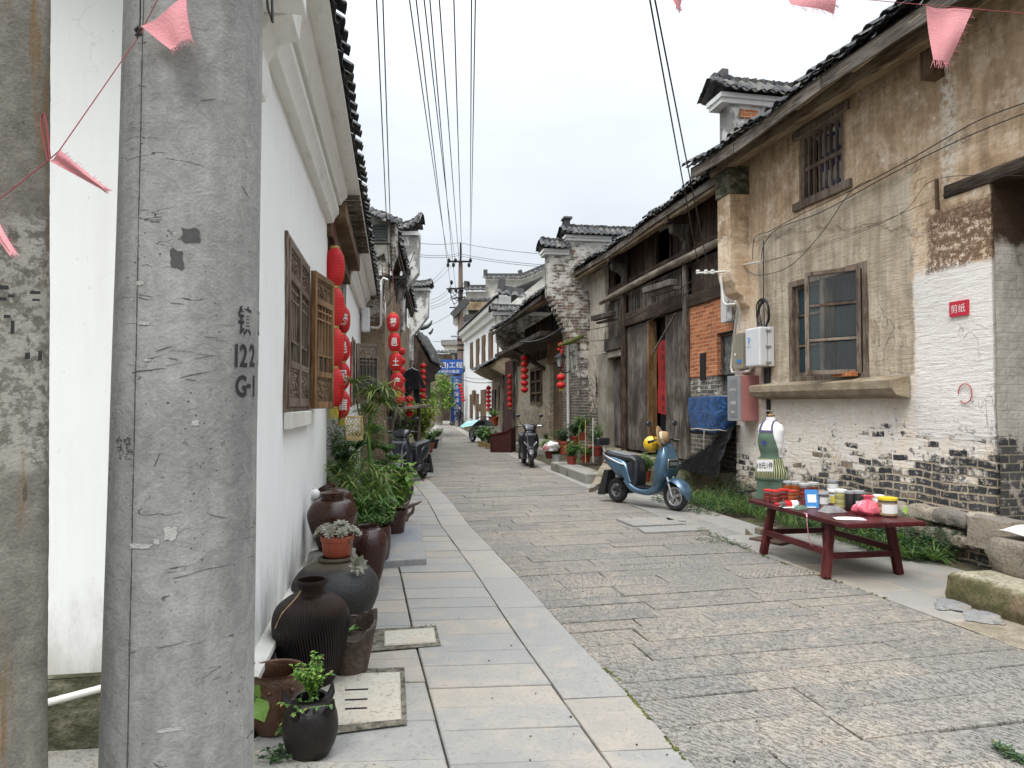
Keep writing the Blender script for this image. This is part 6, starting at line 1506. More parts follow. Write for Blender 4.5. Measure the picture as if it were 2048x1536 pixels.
for k in range(13):
    p = Vector((rr.uniform(-.1, .1), rr.uniform(-.05, .05), rr.uniform(.0, .15))); d_ = Vector((rr.uniform(-.6, .8), rr.uniform(-.4, .4), rr.uniform(.2, 1.0))); pts = [p]
    for i in range(6): d_ = (d_ + Vector((rr.uniform(-.7, .7), rr.uniform(-.5, .5), rr.uniform(-.5, .45)))).normalized(); p = p + d_ * .07; p.z = max(.02, p.z); pts.append(p)
    q.tube(pts, [.042, .04, .034, .03, .024, .018, .008], 7)
q.tube([(.0, 0, 0), (.05, 0, .12), (.02, 0, .25), (-.03, 0, .38)], [.06, .055, .06, .03], 8); q.build('root_body', M['root_wood'], o, smooth=50)
# bamboo basket
o = thing('bamboo_basket', 'open weave bamboo basket hanging among the plants beside the white wall', 'basket', atY(709, 856, 7.3)); q = MB(); H_ = .12
def bk(a, t): r = .075 * (1 + .18 * math.sin(PI * min(1, t * .8 + .15))) if t < .9 else .075; return (r * math.cos(a), r * math.sin(a), -H_ + 2 * H_ * t)
for s in (1, -1):
    for k in range(14): q.tube([bk(2 * PI * k / 14 + s * t * 2.0, t) for t in [i / 12 for i in range(13)]], .0035, 4)
for t in (0, .05, .10, .97, 1): q.tube([bk(a, t) for a in [2 * PI * i / 24 for i in range(24)]], .005, 5, closed=True)
q.build('weave', M['wicker'], o, smooth=60)

# ------------------------------------------------------------------ bench table with goods
TX, TY = 3.16, 7.14; ang = math.atan2(1.61, -.31)
tb = thing('bench_table', 'low dark red wooden bench table covered with jars and packets', 'bench table', (TX, TY, 0), ang)
q = MB(); q.box(-.84, .84, -.40, -.005, .505, .55); q.box(-.84, .84, .005, .40, .505, .552); q.build('tabletop', M['maroon_paint'], tb, bevel=.012, seg=3)
for x in (-.48, .50):
    for y in (-.33, .33):
        sx_ = .06 if x > 0 else -.03; q = MB(); q.bar((x, y * .93, .51), (x + sx_, y * 1.16, 0), .075, .07); q.build('leg', M['maroon_leg'], tb, bevel=.014)
for y in (-.36, .36): q = MB(); q.bar((-.50, y, .235), (.54, y, .235), .045, .06); q.build('side_rail', M['maroon_paint'], tb, bevel=.008)
for x in (-.50, .53): q = MB(); q.bar((x, -.36, .20 if x < 0 else .24), (x, .36, .20 if x < 0 else .24), .045, .055); q.build('end_rail', M['maroon_paint'], tb, bevel=.008)
ZT = .5525
def ontable(px, py): return G(px, py, ZT)
def tub(name, label, cat, px, py, r, h, body, lid, fill=None, labelp=None, lidr=1.04, fillh=.85, grp=None):
    o = thing(name, label, cat, ontable(px, py) + Vector((0, r * .8, 0)), rng(0, 6), grp)
    q = MB(); q.lathe([(r * .92, 0), (r, .008), (r, h * .80), (r * .9, h * .86), (r * .9, h * .9)], 24); q.build('tub_body', M[body], o, smooth=40)
    if fill: q = MB(); q.lathe([(r * .96, .004), (r * 1.008, .012), (r * 1.02, h * .2), (r * .99, h * .22), (r * 1.02, h * .24), (r * 1.02, h * .46), (r * .99, h * .48), (r * 1.02, h * .5), (r * 1.01, h * fillh * .85), (.001, h * fillh * .86)], 20); q.build('contents', M[fill], o, smooth=40)
    q = MB(); q.lathe([(r * lidr, h * .86), (r * lidr, h * .985), (r * .97, h), (.001, h)], 24, rib=24, amp=.008); q.build('lid', M[lid], o, smooth=30)
    if labelp:
        q = MB(); q.grid(lambda u, v: (r * 1.035 * math.cos(R(-90 + labelp[1] - 62 + 124 * u) - o.rotation_euler.z), r * 1.035 * math.sin(R(-90 + labelp[1] - 62 + 124 * u) - o.rotation_euler.z), h * lerp(labelp[2], labelp[3], v)), 12, 2); q.build('label_sticker', M[labelp[0]], o)
    return o
RL = 'red lidded jars of chili sauce'
tub('sauce_jar', 'red lidded chili jar at the far left end of the bench table', 'jar', 1541, 1004, .055, .13, 'jar_clear', 'lid_red', 'chili_red', grp=RL)
tub('sauce_jar', 'red lidded chili jar second from the left end of the bench table, standing forward', 'jar', 1553, 1006, .055, .13, 'jar_clear', 'lid_red', 'chili_red', grp=RL)
tub('sauce_jar', 'red lidded chili jar behind the two leftmost ones', 'jar', 1569, 1003, .055, .13, 'jar_clear', 'lid_red', 'chili_red', grp=RL)
tub('sauce_jar', 'shorter red lidded jar of orange chili sauce nearest the lying bottle', 'jar', 1584, 1003, .058, .115, 'jar_clear', 'lid_red', 'chili_orange', grp=RL)
CL = 'clear lidded tubs of dried chili'
for k, (px, py, lb) in enumerate(((1578, 992, 'clear lidded chili tub at the back, left of its row'), (1594, 993, 'clear lidded chili tub at the back, second of its row'), (1612, 998, 'clear lidded chili tub in front beside the blue card'), (1630, 996, 'clear lidded chili tub half behind the blue card'))):
    tub('chili_tub', lb, 'tub', px, py, .056, .17, 'jar_clear', 'lid_clear', 'chili_orange' if k < 2 else 'chili_red', grp=CL)
tub('white_tub', 'white labelled tub with grey lid standing alone at the back of the bench', 'tub', 1669, 990, .058, .17, 'jar_clear', 'lid_grey', 'paper_white', ('paper_white', 0, .1, .75))
tub('grey_tub', 'small grey lidded tub with white label right of the blue card', 'tub', 1650, 1011, .05, .125, 'jar_clear', 'lid_grey', 'packet_grey', ('paper_white', 0, .1, .65))
tub('pickle_tub', 'white lidded tub with a yellow label behind the pale yellow jar', 'tub', 1671, 1009, .05, .145, 'jar_clear', 'paper_white', 'paper_white', ('yellow_fringe', 0, .1, .6))
tub('yellow_jar', 'tall white lidded jar of pale yellow paste', 'jar', 1686, 1018, .056, .19, 'jar_yellow', 'paper_white', 'jar_yellow', None)
tub('black_jar', 'black paste jar next to the pale yellow jar', 'jar', 1704, 1021, .045, .19, 'paste_black', 'lid_grey', None, None)
tub('black_jar', 'black paste jar with a small white label beside the pink bag', 'jar', 1722, 1022, .055, .195, 'paste_black', 'lid_grey', None, ('paper_white', 10, .1, .5))
tub('honey_tub', 'big clear tub with yellow lid and white label at the right end', 'tub', 1783, 1034, .082, .175, 'jar_clear', 'lid_yellow', 'paste_tan', ('paper_white', 0, .18, .66))
tub('white_tub', 'white lidded tub partly hidden behind the pink bag', 'tub', 1762, 1024, .05, .16, 'paper_white', 'paper_white')
o = thing('pink_bag', 'pink translucent plastic bag knotted on top, beside the yellow lidded tub', 'plastic bag', ontable(1747, 1032) + Vector((0, .10, 0))); q = MB()
def bag(u, v):
    a = 2 * PI * u; pr = [(.09, 0), (.115, .03), (.105, .08), (.06, .12), (.02, .145), (.045, .18)]; k = v * 5; i = min(4, int(k)); r = lerp(pr[i][0], pr[i + 1][0], k - i); z = lerp(pr[i][1], pr[i + 1][1], k - i)
    n_ = 1 + .22 * mnoise.noise(Vector((math.cos(a) * 2.5, math.sin(a) * 2.5, z * 20))) + .12 * math.sin(a * 11) * v; return (r * n_ * math.cos(a) * 1.2, r * n_ * math.sin(a), z)
q.grid(bag, 44, 18, True); q.build('bag_body', M['bag_pink'], o, smooth=40)
q = MB(); q.rock((0, 0, .055), .085, .07, .05, 3); q.build('bag_contents', M['chili_orange'], o, smooth=60)
o = thing('plastic_bottle', 'clear plastic bottle with red cap and red white wrapper lying on its side', 'bottle', ontable(1590, 1014), rot=(0, R(90), R(12))); q = MB(); q.lathe([(.028, 0), (.033, .01), (.033, .17), (.014, .22), (.012, .235)], 18, (-.033, 0, -.04)); q.build('bottle_body', M['jar_clear'], o, smooth=40)
q = MB(); q.lathe([(.0345, .09), (.0345, .16)], 18, (-.033, 0, -.04)); q.build('wrapper', M['lid_red'], o, smooth=40); q = MB(); q.lathe([(.0347, .02), (.0347, .09)], 18, (-.033, 0, -.04)); q.build('wrapper_band', M['paper_white'], o, smooth=40)
q = MB(); q.lathe([(.016, .232), (.016, .262), (.001, .263)], 14, (-.033, 0, -.04)); q.build('bottle_cap', M['lid_red'], o, smooth=40)
o.rotation_euler = (0, R(-90), R(10)); o.location.z = ZT + .0
o.location.z += .066
o = thing('payment_card', 'bright blue payment card with a blank white panel propped up among the jars', 'card', ontable(1625, 1016), rot=(R(-14), 0, R(-6))); q = MB(); q.box(-.062, .062, -.004, .004, .0, .185); q.build('card_board', M['card_blue'], o)
q = MB(); q.box(-.042, .042, -.006, -.0045, .055, .135); q.build('white_panel', M['paper_white'], o)
q = MB(); q.box(-.055, .03, -.02, .02, 0, .012); q.build('stand', M['paper_white'], o)
def packet(name, label, px, py, w, d_, h, mat, rz=0, seed=1):
    o = thing(name, label, 'packet', ontable(px, py) + Vector((0, d_ * .4, 0)), rz); q = MB()
    def f(u, v):
        x, y = (u - .5) * w, (v - .5) * d_; e = max(0, 1 - (2 * u - 1) ** 4) * max(0, 1 - (2 * v - 1) ** 4); return (x * (1 + .05 * mnoise.noise(Vector((u * 4, v * 4, seed)))), y, .003 + h * e * (1 + .5 * mnoise.noise(Vector((u * 5, v * 5, seed)))))
    q.grid(f, 16, 12); q.build('packet_body', M[mat], o, smooth=60); return o
packet('spice_packet', 'puffy grey packet of spice lying behind the flat white packet', 1670, 1026, .24, .16, .05, 'packet_grey', .3, 1)
packet('white_packet', 'flat white paper packet at the front edge of the bench', 1705, 1040, .26, .13, .012, 'paper_white', -.2, 2)
packet('green_packet', 'small folded dark green packet in front of the lying bottle', 1604, 1020, .14, .09, .035, 'apron_green', .4, 3)
packet('paper_sheet', 'pale pinkish sheet of paper under the lying bottle', 1585, 1016, .19, .12, .006, 'paper_white', .1, 4)
o = thing('ribbon', 'thin pink ribbon hanging from the bench top down to the side rail', 'ribbon', ontable(1612, 1028)); q = MB(); P_ = [(0, .05, .004), (0, -.01, .006), (-.012, -.05, -.02), (-.015, -.06, -.10), (.0, -.055, -.20), (.02, -.05, -.28), (.06, -.04, -.305), (.16, -.07, -.31)]
for a, b_ in zip(P_, P_[1:]): q.bar(a, b_, .012, .003)
q.build('ribbon_strip', M['pink_cloth'], o)
# mannequin with apron
o = thing('mannequin', 'white headless mannequin torso dressed in a green apron with striped pocket', 'mannequin', (3.03, 8.32, 0), R(-56))
MQ = o; face = R(-90)
def tor(z):
    T_ = [(.66, .150, .105), (.80, .165, .115), (.92, .130, .10), (1.0, .118, .092), (1.12, .145, .112), (1.20, .155, .118), (1.30, .165, .098), (1.355, .15, .075), (1.385, .085, .058), (1.405, .056, .052), (1.455, .05, .05), (1.46, .001, .001)]
    for a, b_ in zip(T_, T_[1:]):
        if a[0] <= z <= b_[0]:
            t = (z - a[0]) / (b_[0] - a[0]); t = t * t * (3 - 2 * t) if z < 1.3 else t; return lerp(a[1], b_[1], t), lerp(a[2], b_[2], t)
    return T_[0][1:] if z < .66 else T_[-1][1:]
q = MB(); zs = [.66 + .8 * i / 60 for i in range(61)]; q.loft([[(tor(z)[0] * math.cos(2 * PI * k / 32), tor(z)[1] * math.sin(2 * PI * k / 32), z) for k in range(32)] for z in zs]); q.build('torso', M['skin_white'], o, smooth=60)
q = MB(); q.lathe([(.048, 1.455), (.05, 1.47), (.015, 1.485), (.012, 1.50), (.018, 1.515), (.001, 1.53)], 16); q.build('neck_cap', M['warm_timber'], o, smooth=50)
q = MB(); q.tube([(0, 0, .02), (0, 0, .7)], .014, 10); q.build('stand_pole', M['black_iron'], o)
q = MB(); q.box(-.21, .21, -.15, .15, .004, .026); q.build('stand_plate', M['rusty_plate'], o, bevel=.004)
def apron(name, z0, z1, a0, a1, mat, out=.010, fold=.0, flare=0.0, nz=14, na=40, parent=o):
    q = MB()
    def f(u, v):
        z = lerp(z0, z1, v); z_ = max(.66, z); w_, d_ = tor(z_); aw = lerp(a0[0], a1[0], v); bw = lerp(a0[1], a1[1], v); a = face + R(lerp(aw, bw, u)); k = 1 + fold * math.sin(u * 40 + v * 1.5) * (1 - v * .4) + flare * (z1 - z)
        return ((w_ + out) * k * math.cos(a), (d_ + out) * k * math.sin(a), z)
    q.grid(f, na, nz); return q.build(name, M[mat], parent, smooth=180)
ap = apron('apron_bib', .98, 1.29, (-78, 78), (-30, 30), 'apron_green'); apron('apron_skirt', .46, .985, (-115, 115), (-100, 100), 'apron_green', .014, .035, .25, na=64)
m = Mat('apron_stripe'); x, y, z = m.sep(); a = m.math('ARCTAN2', y, x); st = m.step(m.math('SINE', a * 42.0 + m.noise(8, 2) * 4), -.15, .25); M['apron_stripe'] = m.done(m.mix(st, (.06, .085, .03), (.42, .42, .24)), .85, m.bump(st, .006))
apron('apron_pocket', .74, .97, (-100, 100), (-88, 88), 'apron_stripe', .03, .03, .1, na=80)
apron('pocket_edge', .725, .745, (-100, 100), (-100, 100), 'apron_green', .036)
apron('bib_trim', 1.27, 1.295, (-33, 33), (-32, 32), 'apron_purple', .014, .0)
q = MB()
for s in (-1, 1): w_, d_ = tor(1.28); q.tube([((w_ + .012) * math.cos(face + s * .5), (d_ + .012) * math.sin(face + s * .5), 1.28), (s * .075, -.085, 1.345), (s * .065, -.045, 1.395), (s * .05, .03, 1.41)], .010, 6)
q.build('neck_strap', M['apron_purple'], o, smooth=60)
q = MB(); w_, d_ = tor(1.14)
for k in range(9): a = 2 * PI * k / 9; q.leaf((.0, -d_ - .014, 1.15), (math.cos(a), -.1, math.sin(a)), (0, -1, 0), .038, .018, .1, 0)
q.build('flower_emblem', M['emblem_blue'], o)
o = thing('price_card', 'handwritten white price card pinned to the apron', 'price card', atY(1530, 931, 8.06) + Vector((0, -.0, 0)), R(-6)); q = MB(); q.box(-.088, .088, -.002, .002, -.066, .066); q.build('card_board', M['paper_white'], o)
q = MB(); put_text(q, '10元1件', .058, lambda x, y: (x * .9, -.0035, y * 1.35), bold=.0012); q.build('lettering', M['black_ink'], o, recalc=False)
# paper sheet, step stones by the door, brick, plank, slate chip
o = thing('door_step', 'long mossy stone doorstep slab at the right edge of the lane', 'step', R1.w(-5.78, 1.36, 0), R1.rz); q = MB()
prf = [(.03, -.03), (.045, .06), (.03, .14), (.02, .20), (-.01, .228), (-.05, .238)] + [(-.05 - 1.2 * k / 12, .238) for k in range(1, 13)]
def stp(u, v):
    k = v * (len(prf) - 1); i = min(len(prf) - 2, int(k)); y, z = lerp(prf[i][0], prf[i + 1][0], k - i), lerp(prf[i][1], prf[i + 1][1], k - i); x = -2.6 + 2.6 * u
    n_ = mnoise.noise(Vector((x * 4, y * 4, z * 6))); e = max(0, (u - .97) / .03); return (x + .02 * n_, y + .022 * n_ + .012 * mnoise.noise(Vector((x * 13, 2, z * 14))), z + .008 * n_ - .02 * e * (z > .2))
q.grid(stp, 80, 34); en = [stp(1, v / 34) for v in range(35)] + [(0, -1.25, -.03)]; q.add(en, [tuple(range(len(en)))]); q.build('step_slab', M['door_step_stone'], o, smooth=60, weld=True)
o = thing('step_stone', 'rounded stone block at the foot of the door jamb carrying a white sheet', 'step stone', R1.w(-6.25, .62, .23), R1.rz); q = MB(); q.rock((0, 0, .13), .42, .42, .150, 8, 0, .10, .88); q.build('stone_body', M['rubble_stone'], o, smooth=180)
o = thing('stone_block', 'squared tan stone set at the corner of the door jamb', 'stone block', R1.w(-5.05, .12, .36), R1.rz); q = MB(); q.rock((0, 0, 0), .24, .14, .15, 2, 0, .12, .8); q.build('block_body', M['rubble_stone'], o, smooth=60)
o = thing('paper_sheet', 'crumpled white sheet spread on the rounded stone by the door', 'paper sheet', R1.w(-6.10, .72, .575), R1.rz); q = MB(); q.grid(lambda u, v: (lerp(-.30, .26, u), lerp(-.25, .24, v), .012 + .03 * mnoise.noise(Vector((u * 3, v * 3, 1))) - .06 * max(0, abs(2 * v - 1) - .6)), 16, 14); q.build('sheet', M['paper_white'], o, smooth=180)
for k, (px, py, s) in enumerate(((1905, 1212, .17), (1970, 1235, .17))):
    o = thing('flat_stone', ('flat grey stone bedded in the dirt left of its twin, before the doorstep', 'flat grey stone bedded in the dirt by the doorstep, nearer the viewer')[k], 'stone', G(px, py, .0)); q = MB(); q.rock((0, 0, 0), s, s * .7, .022, k + 30, 1.0, .3, .5); q.build('stone_body', M['patch_slab'], o, smooth=60)
o = thing('loose_brick', 'mossy brick lying behind the mannequin stand under the bench', 'brick', G(1540, 1070, 0) + Vector((0, .1, 0)), .3); q = MB(); q.box(-.14, .12, -.06, .06, 0, .075); q.jitter(.008, 9); q.build('brick_body', M['mossy_stone'], o, bevel=.008)
o = thing('slate_chip', 'small pointed slate chip standing in the pavement left of the bench', 'slate', G(1498, 1070, 0)); q = MB(); q.prism([(-.05, 0), (.045, 0), (-.04, .085)], 'y', -.01, .01); q.build('chip_body', M['mossy_stone'], o, bevel=.002)
o = thing('loose_brick', 'broken brick wedged under the open casement on the sill ledge', 'brick', R1.w(-2.75, .10, 1.945), R1.rz); q = MB(); q.box(-.26, .12, -.05, .05, 0, .06); q.jitter(.01, 8); q.build('brick_body', M['red_brick'], o, bevel=.006)
# blue tarp over an outdoor unit, black net heap
o = thing('covered_unit', 'outdoor unit on the brick wall wrapped in wrinkled blue tarpaulin', 'covered unit', R2.w(.34, .02, 1.12), R2.rz); q = MB()
def tarp(u, v):
    a = 2 * PI * u; z = lerp(0, .62, v); sx_, sy_ = .62, .44; e = 5.0; cx_, sy2 = math.cos(a), math.sin(a); k = (abs(cx_) ** e + abs(sy2) ** e) ** (-1 / e); w_ = 1 + .04 * mnoise.noise(Vector((cx_ * 3, sy2 * 3, z * 6))) + .025 * mnoise.noise(Vector((cx_ * 9, sy2 * 9, z * 14 + u * 6)))
    tp = 1 if v < .97 else .2; low = .86 + .14 * min(1, v * 2.2); return (cx_ * k * sx_ * w_ * tp * low, .24 + sy2 * k * .23 * w_ * tp * low, z + .03 * mnoise.noise(Vector((cx_ * 2, sy2 * 2, 3))) * (1 - v) - .07 * (1 - v) * (cx_ > 0) * 0)
q.grid(tarp, 72, 26, True); q.build('tarp', M['tarp_blue'], o, smooth=70)
q = MB(); q.tube([tuple(Vector(tarp(i / 30, .06)) * 1.01) for i in range(30)], .008, 5, closed=True); q.tube([(-.2, .48, .05), (-.22, .5, -.1), (-.2, .49, -.3)], .006, 5); q.build('rope', M['ribbon_cream'], o)
q = MB(); q.box(-.56, .56, .0, .42, -.06, .0); q.build('bracket', M['black_iron'], o)
o = thing('net_heap', 'black straw or net covering heaped against the brick wall under the blue tarpaulin', 'net heap', R2.w(.40, .05, .40), R2.rz); q = MB()
def heap(u, v): x = lerp(-.85, .95, u); h_ = .86 * (1 - u) ** .9 + .02; y = .50 * (1 - v) ** .4; z = h_ * v ** 1.0; n_ = mnoise.noise(Vector((x * 6, v * 5, 0))); return (x + .03 * n_, y + .04 * n_, z + .03 * n_)
q.grid(heap, 40, 14); rr = random.Random(5)
for _ in range(900):
    u, v = rr.random(), rr.random(); p = Vector(heap(u, v)); d_ = (Vector(heap(min(1, u + .05), max(0, v - .2))) - p); d_ = d_ + Vector((rr.uniform(-.1, .1), rr.uniform(0, .08), rr.uniform(-.05, .08))); q.bar(p + Vector((0, .01, .01)), p + d_ * rr.uniform(.5, 1.1) + Vector((0, .02, .02)), .006, .004)
q.build('net', M['black_net'], o)
# maroon counter by the old shop
o = thing('shop_counter', 'dark maroon wooden counter with sloping top standing in front of the old shop', 'counter', (G(1005, 905).x - .05, 23.6, 0), R(-14)); q = MB(); q.prism([(-.36, 0), (.36, 0), (.36, .78), (.18, .66), (-.36, .55)], 'y', -.05, .6); q.build('counter_body', M['red_door'], o, bevel=.01)
q = MB(); q.prism([(-.39, .55), (.18, .66), (.39, .80), (.39, .84), (.18, .70), (-.39, .59)], 'y', -.08, .63); q.build('counter_top', M['maroon_paint'], o)
# laundry
o = thing('hanging_shirt', 'black long sleeved shirt on a hanger under the eaves', 'clothes', T(824, 738, 19)); q = MB()
q.prism([(-.20, -.07), (-.38, -.50), (-.29, -.55), (-.19, -.27), (-.20, -.57), (.20, -.57), (.19, -.27), (.29, -.55), (.38, -.50), (.20, -.07), (.08, -.0), (-.08, -.0)], 'y', -.04, .04); q.jitter(.02, 6); q.build('fabric', M['black_cloth'], o, bevel=.02)
q = MB(); q.tube([(-.17, 0, -.05), (0, 0, .04), (.17, 0, -.05)], .01, 6); q.tube([(0, 0, .04), (0, 0, .12), (.03, 0, .15), (0, 0, .18)], .007, 6); q.build('hanger', M['box_white'], o)
o = thing('hanging_trousers', 'black trousers hanging below the black shirt', 'clothes', T(824, 773, 19.1)); q = MB(); q.prism([(-.20, .05), (.20, .05), (.23, -.45), (.10, -.45), (.02, -.06), (-.06, -.3), (-.20, -.32)], 'y', -.03, .03); q.jitter(.02, 5); q.build('fabric', M['black_cloth'], o, bevel=.015)
# shelf with flower boxes
o = thing('plank_shelf', 'rough plank shelf on posts carrying plastic flower boxes under the lanterns', 'shelf', G(800, 925)); c = o.location
q = MB(); a, b_ = atY(770, 818, 16.2) - c, atY(852, 812, 19) - c; q.bar(a, b_, .35, .06); q.jitter(.02, 4); q.build('shelf_board', M['log_pale'], o)
for t in (.15, .8): p = a.lerp(b_, t); q = MB(); q.tube([(p.x, p.y, 0), (p.x, p.y, p.z)], .05, 8); q.build('shelf_post', M['grey_timber'], o)
for k, px in enumerate((776, 798)):
    bo = thing('flower_box', ('black plastic flower box on the plank shelf, left one', 'black plastic flower box on the plank shelf, right one')[k], 'flower box', atY(px, 814, 16.4 + k * .6)); q = MB(); q.prism([(-.11, 0), (.11, 0), (.14, .17), (-.14, .17)], 'y', -.12, .12); q.build('box_body', M['plastic_black'], bo); q = MB(); q.box(-.12, .12, -.1, .1, .15, .16); q.build('earth', M['soil'], bo)
# big mossy ramp stone beside the blue scooter
o = thing('ramp_stone', 'large slanted mossy stone slab leaning up to the plank doors behind the blue scooter', 'stone ramp', G(1215, 975)); c = o.location; q = MB()
q.add([G(1178, 985) - c, G(1262, 962) - c, R2.w(4.2, .27, .44) - c, R2.w(6.0, .27, .48) - c, G(1178, 985) - c + Vector((0, 0, .06)), G(1262, 962) - c + Vector((0, 0, .16))], [(4, 5, 2, 3), (0, 1, 5, 4), (1, 2, 5), (0, 4, 3)])
bm_ = q; q2 = MB(); A, Bq, Cq, Dq = (Vector(q.v[i]) for i in (4, 5, 2, 3)); q2.grid(lambda u, v: A.lerp(Bq, u).lerp(Dq.lerp(Cq, u), v) + Vector((0, 0, .05 * mnoise.noise(Vector((u * 4, v * 4, 0))) + .03 * math.sin(PI * u))), 14, 14); q2.add(q.v, q.f[1:]); q2.build('slab', M['mossy_stone'], o, smooth=50)
for k, (px, py, s) in enumerate(((1205, 965, .20), (1228, 968, .18), (1248, 985, .22))):
    r_ = thing('stone_block', ('pale squared stone left of its group under the slanted slab', 'pale squared stone in the middle under the slanted slab', 'pale squared stone nearest the rear wheel of the blue scooter')[k], 'stone block', G(px, py)); q = MB(); q.rock((0, 0, .09), s, s * .8, .11, k + 60, .3 * k, .15, .75); q.build('block_body', M['kerb_stone'], r_, smooth=60)
o = thing('stone_ledge', 'long pale stone ledge carrying the potted plants in front of the whitewashed gable', 'stone ledge', G(1170, 955)); c = o.location; q = MB(); a, b_ = G(1105, 940) - c, G(1175, 968) - c; q.bar(a + Vector((.2, .1, .09)), b_ + Vector((.2, .1, .09)), .5, .2); q.jitter(.02, 2); q.build('ledge_body', M['kerb_stone'], o, bevel=.02)
# ------------------------------------------------------------------ scooters
def ring(cx, cz, ang, hn, hw, n=20, p=2.6, cy=0.0):
    out = []
    for k in range(n):
        t = 2 * PI * k / n; c, s = math.cos(t), math.sin(t)
        y = math.copysign(abs(c) ** (2 / p), c) * hw; q = math.copysign(abs(s) ** (2 / p), s) * hn
        out.append((cx - math.sin(ang) * q, cy + y, cz + math.cos(ang) * q))
    return out
def loft_part(o, name, mat, rings, n=20, p=2.6, smooth=50):
    """rings: (x, z, angle deg, half thickness, half width); interpolated smoothly"""
    pts = []
    for i in range(len(rings) - 1):
        p0 = rings[max(i - 1, 0)]; a, b = rings[i], rings[i + 1]; p3 = rings[min(i + 2, len(rings) - 1)]
        for k in range(5):
            t = k / 5; pts.append(tuple(.5 * ((2 * q1) + (q2 - q0) * t + (2 * q0 - 5 * q1 + 4 * q2 - q3) * t * t + (3 * q1 - q0 - 3 * q2 + q3) * t ** 3) for q0, q1, q2, q3 in zip(p0, a, b, p3)))
    pts.append(rings[-1]); q = MB(); q.loft([ring(x, z, R(g_), max(.004, h), max(.004, w), n, p) for x, z, g_, h, w in pts]); return q.build(name, M[mat], o, smooth=smooth)
def wheel(o, name, x, r, tr, rim='alloy', spokes=5, w=.05, dark=False):
    q = MB(); q.torus((x, 0, r), r - tr, tr, 'y', 40, 12); t = q.build(name, M['rubber'], o, smooth=60)
    q = MB(); q.torus((x, 0, r), r - tr * 2.0, .016, 'y', 36, 8)
    for s in (-1, 1): q.torus((x, s * w * .55, r), r - tr * 1.9, .008, 'y', 36, 6)
    q.cyl((x, -w, r), (x, w, r), .035, .035, 16)
    for k in range(spokes):
        a = 2 * PI * k / spokes + .3
        for da in (-.16, .16): q.bar((x + .025 * math.cos(a), w * .3, r + .025 * math.sin(a)), (x + (r - tr * 2) * math.cos(a + da), w * .3, r + (r - tr * 2) * math.sin(a + da)), .016, .02, (0, 1, 0)); q.bar((x + .025 * math.cos(a), -w * .3, r + .025 * math.sin(a)), (x + (r - tr * 2) * math.cos(a + da), -w * .3, r + (r - tr * 2) * math.sin(a + da)), .016, .02, (0, 1, 0))
    q.build('rim', M[rim], t, smooth=40)
    q = MB(); q.lathe([(.085, -.004), (.085, .004), (.05, .004), (.05, -.004)], 24); q.v = [(x + a, c + .03, r + b) for a, b, c in q.v]; q.build('brake_disc', M['zinc'], t, smooth=40); return t
def mirror(o, x, y, z, tx, ty, tz, r=.06):
    q = MB(); q.tube([(x, y, z), (lerp(x, tx, .5), lerp(y, ty, .6), lerp(z, tz, .45)), (tx, ty, tz - .03)], .008, 6); m_ = q.build('mirror', M['plastic_black'], o, smooth=60)
    q = MB(); q.ell((tx, ty, tz), .018, r, r * .72, 14, 8); q.build('mirror_head', M['scooter_dark'], m_, smooth=180)
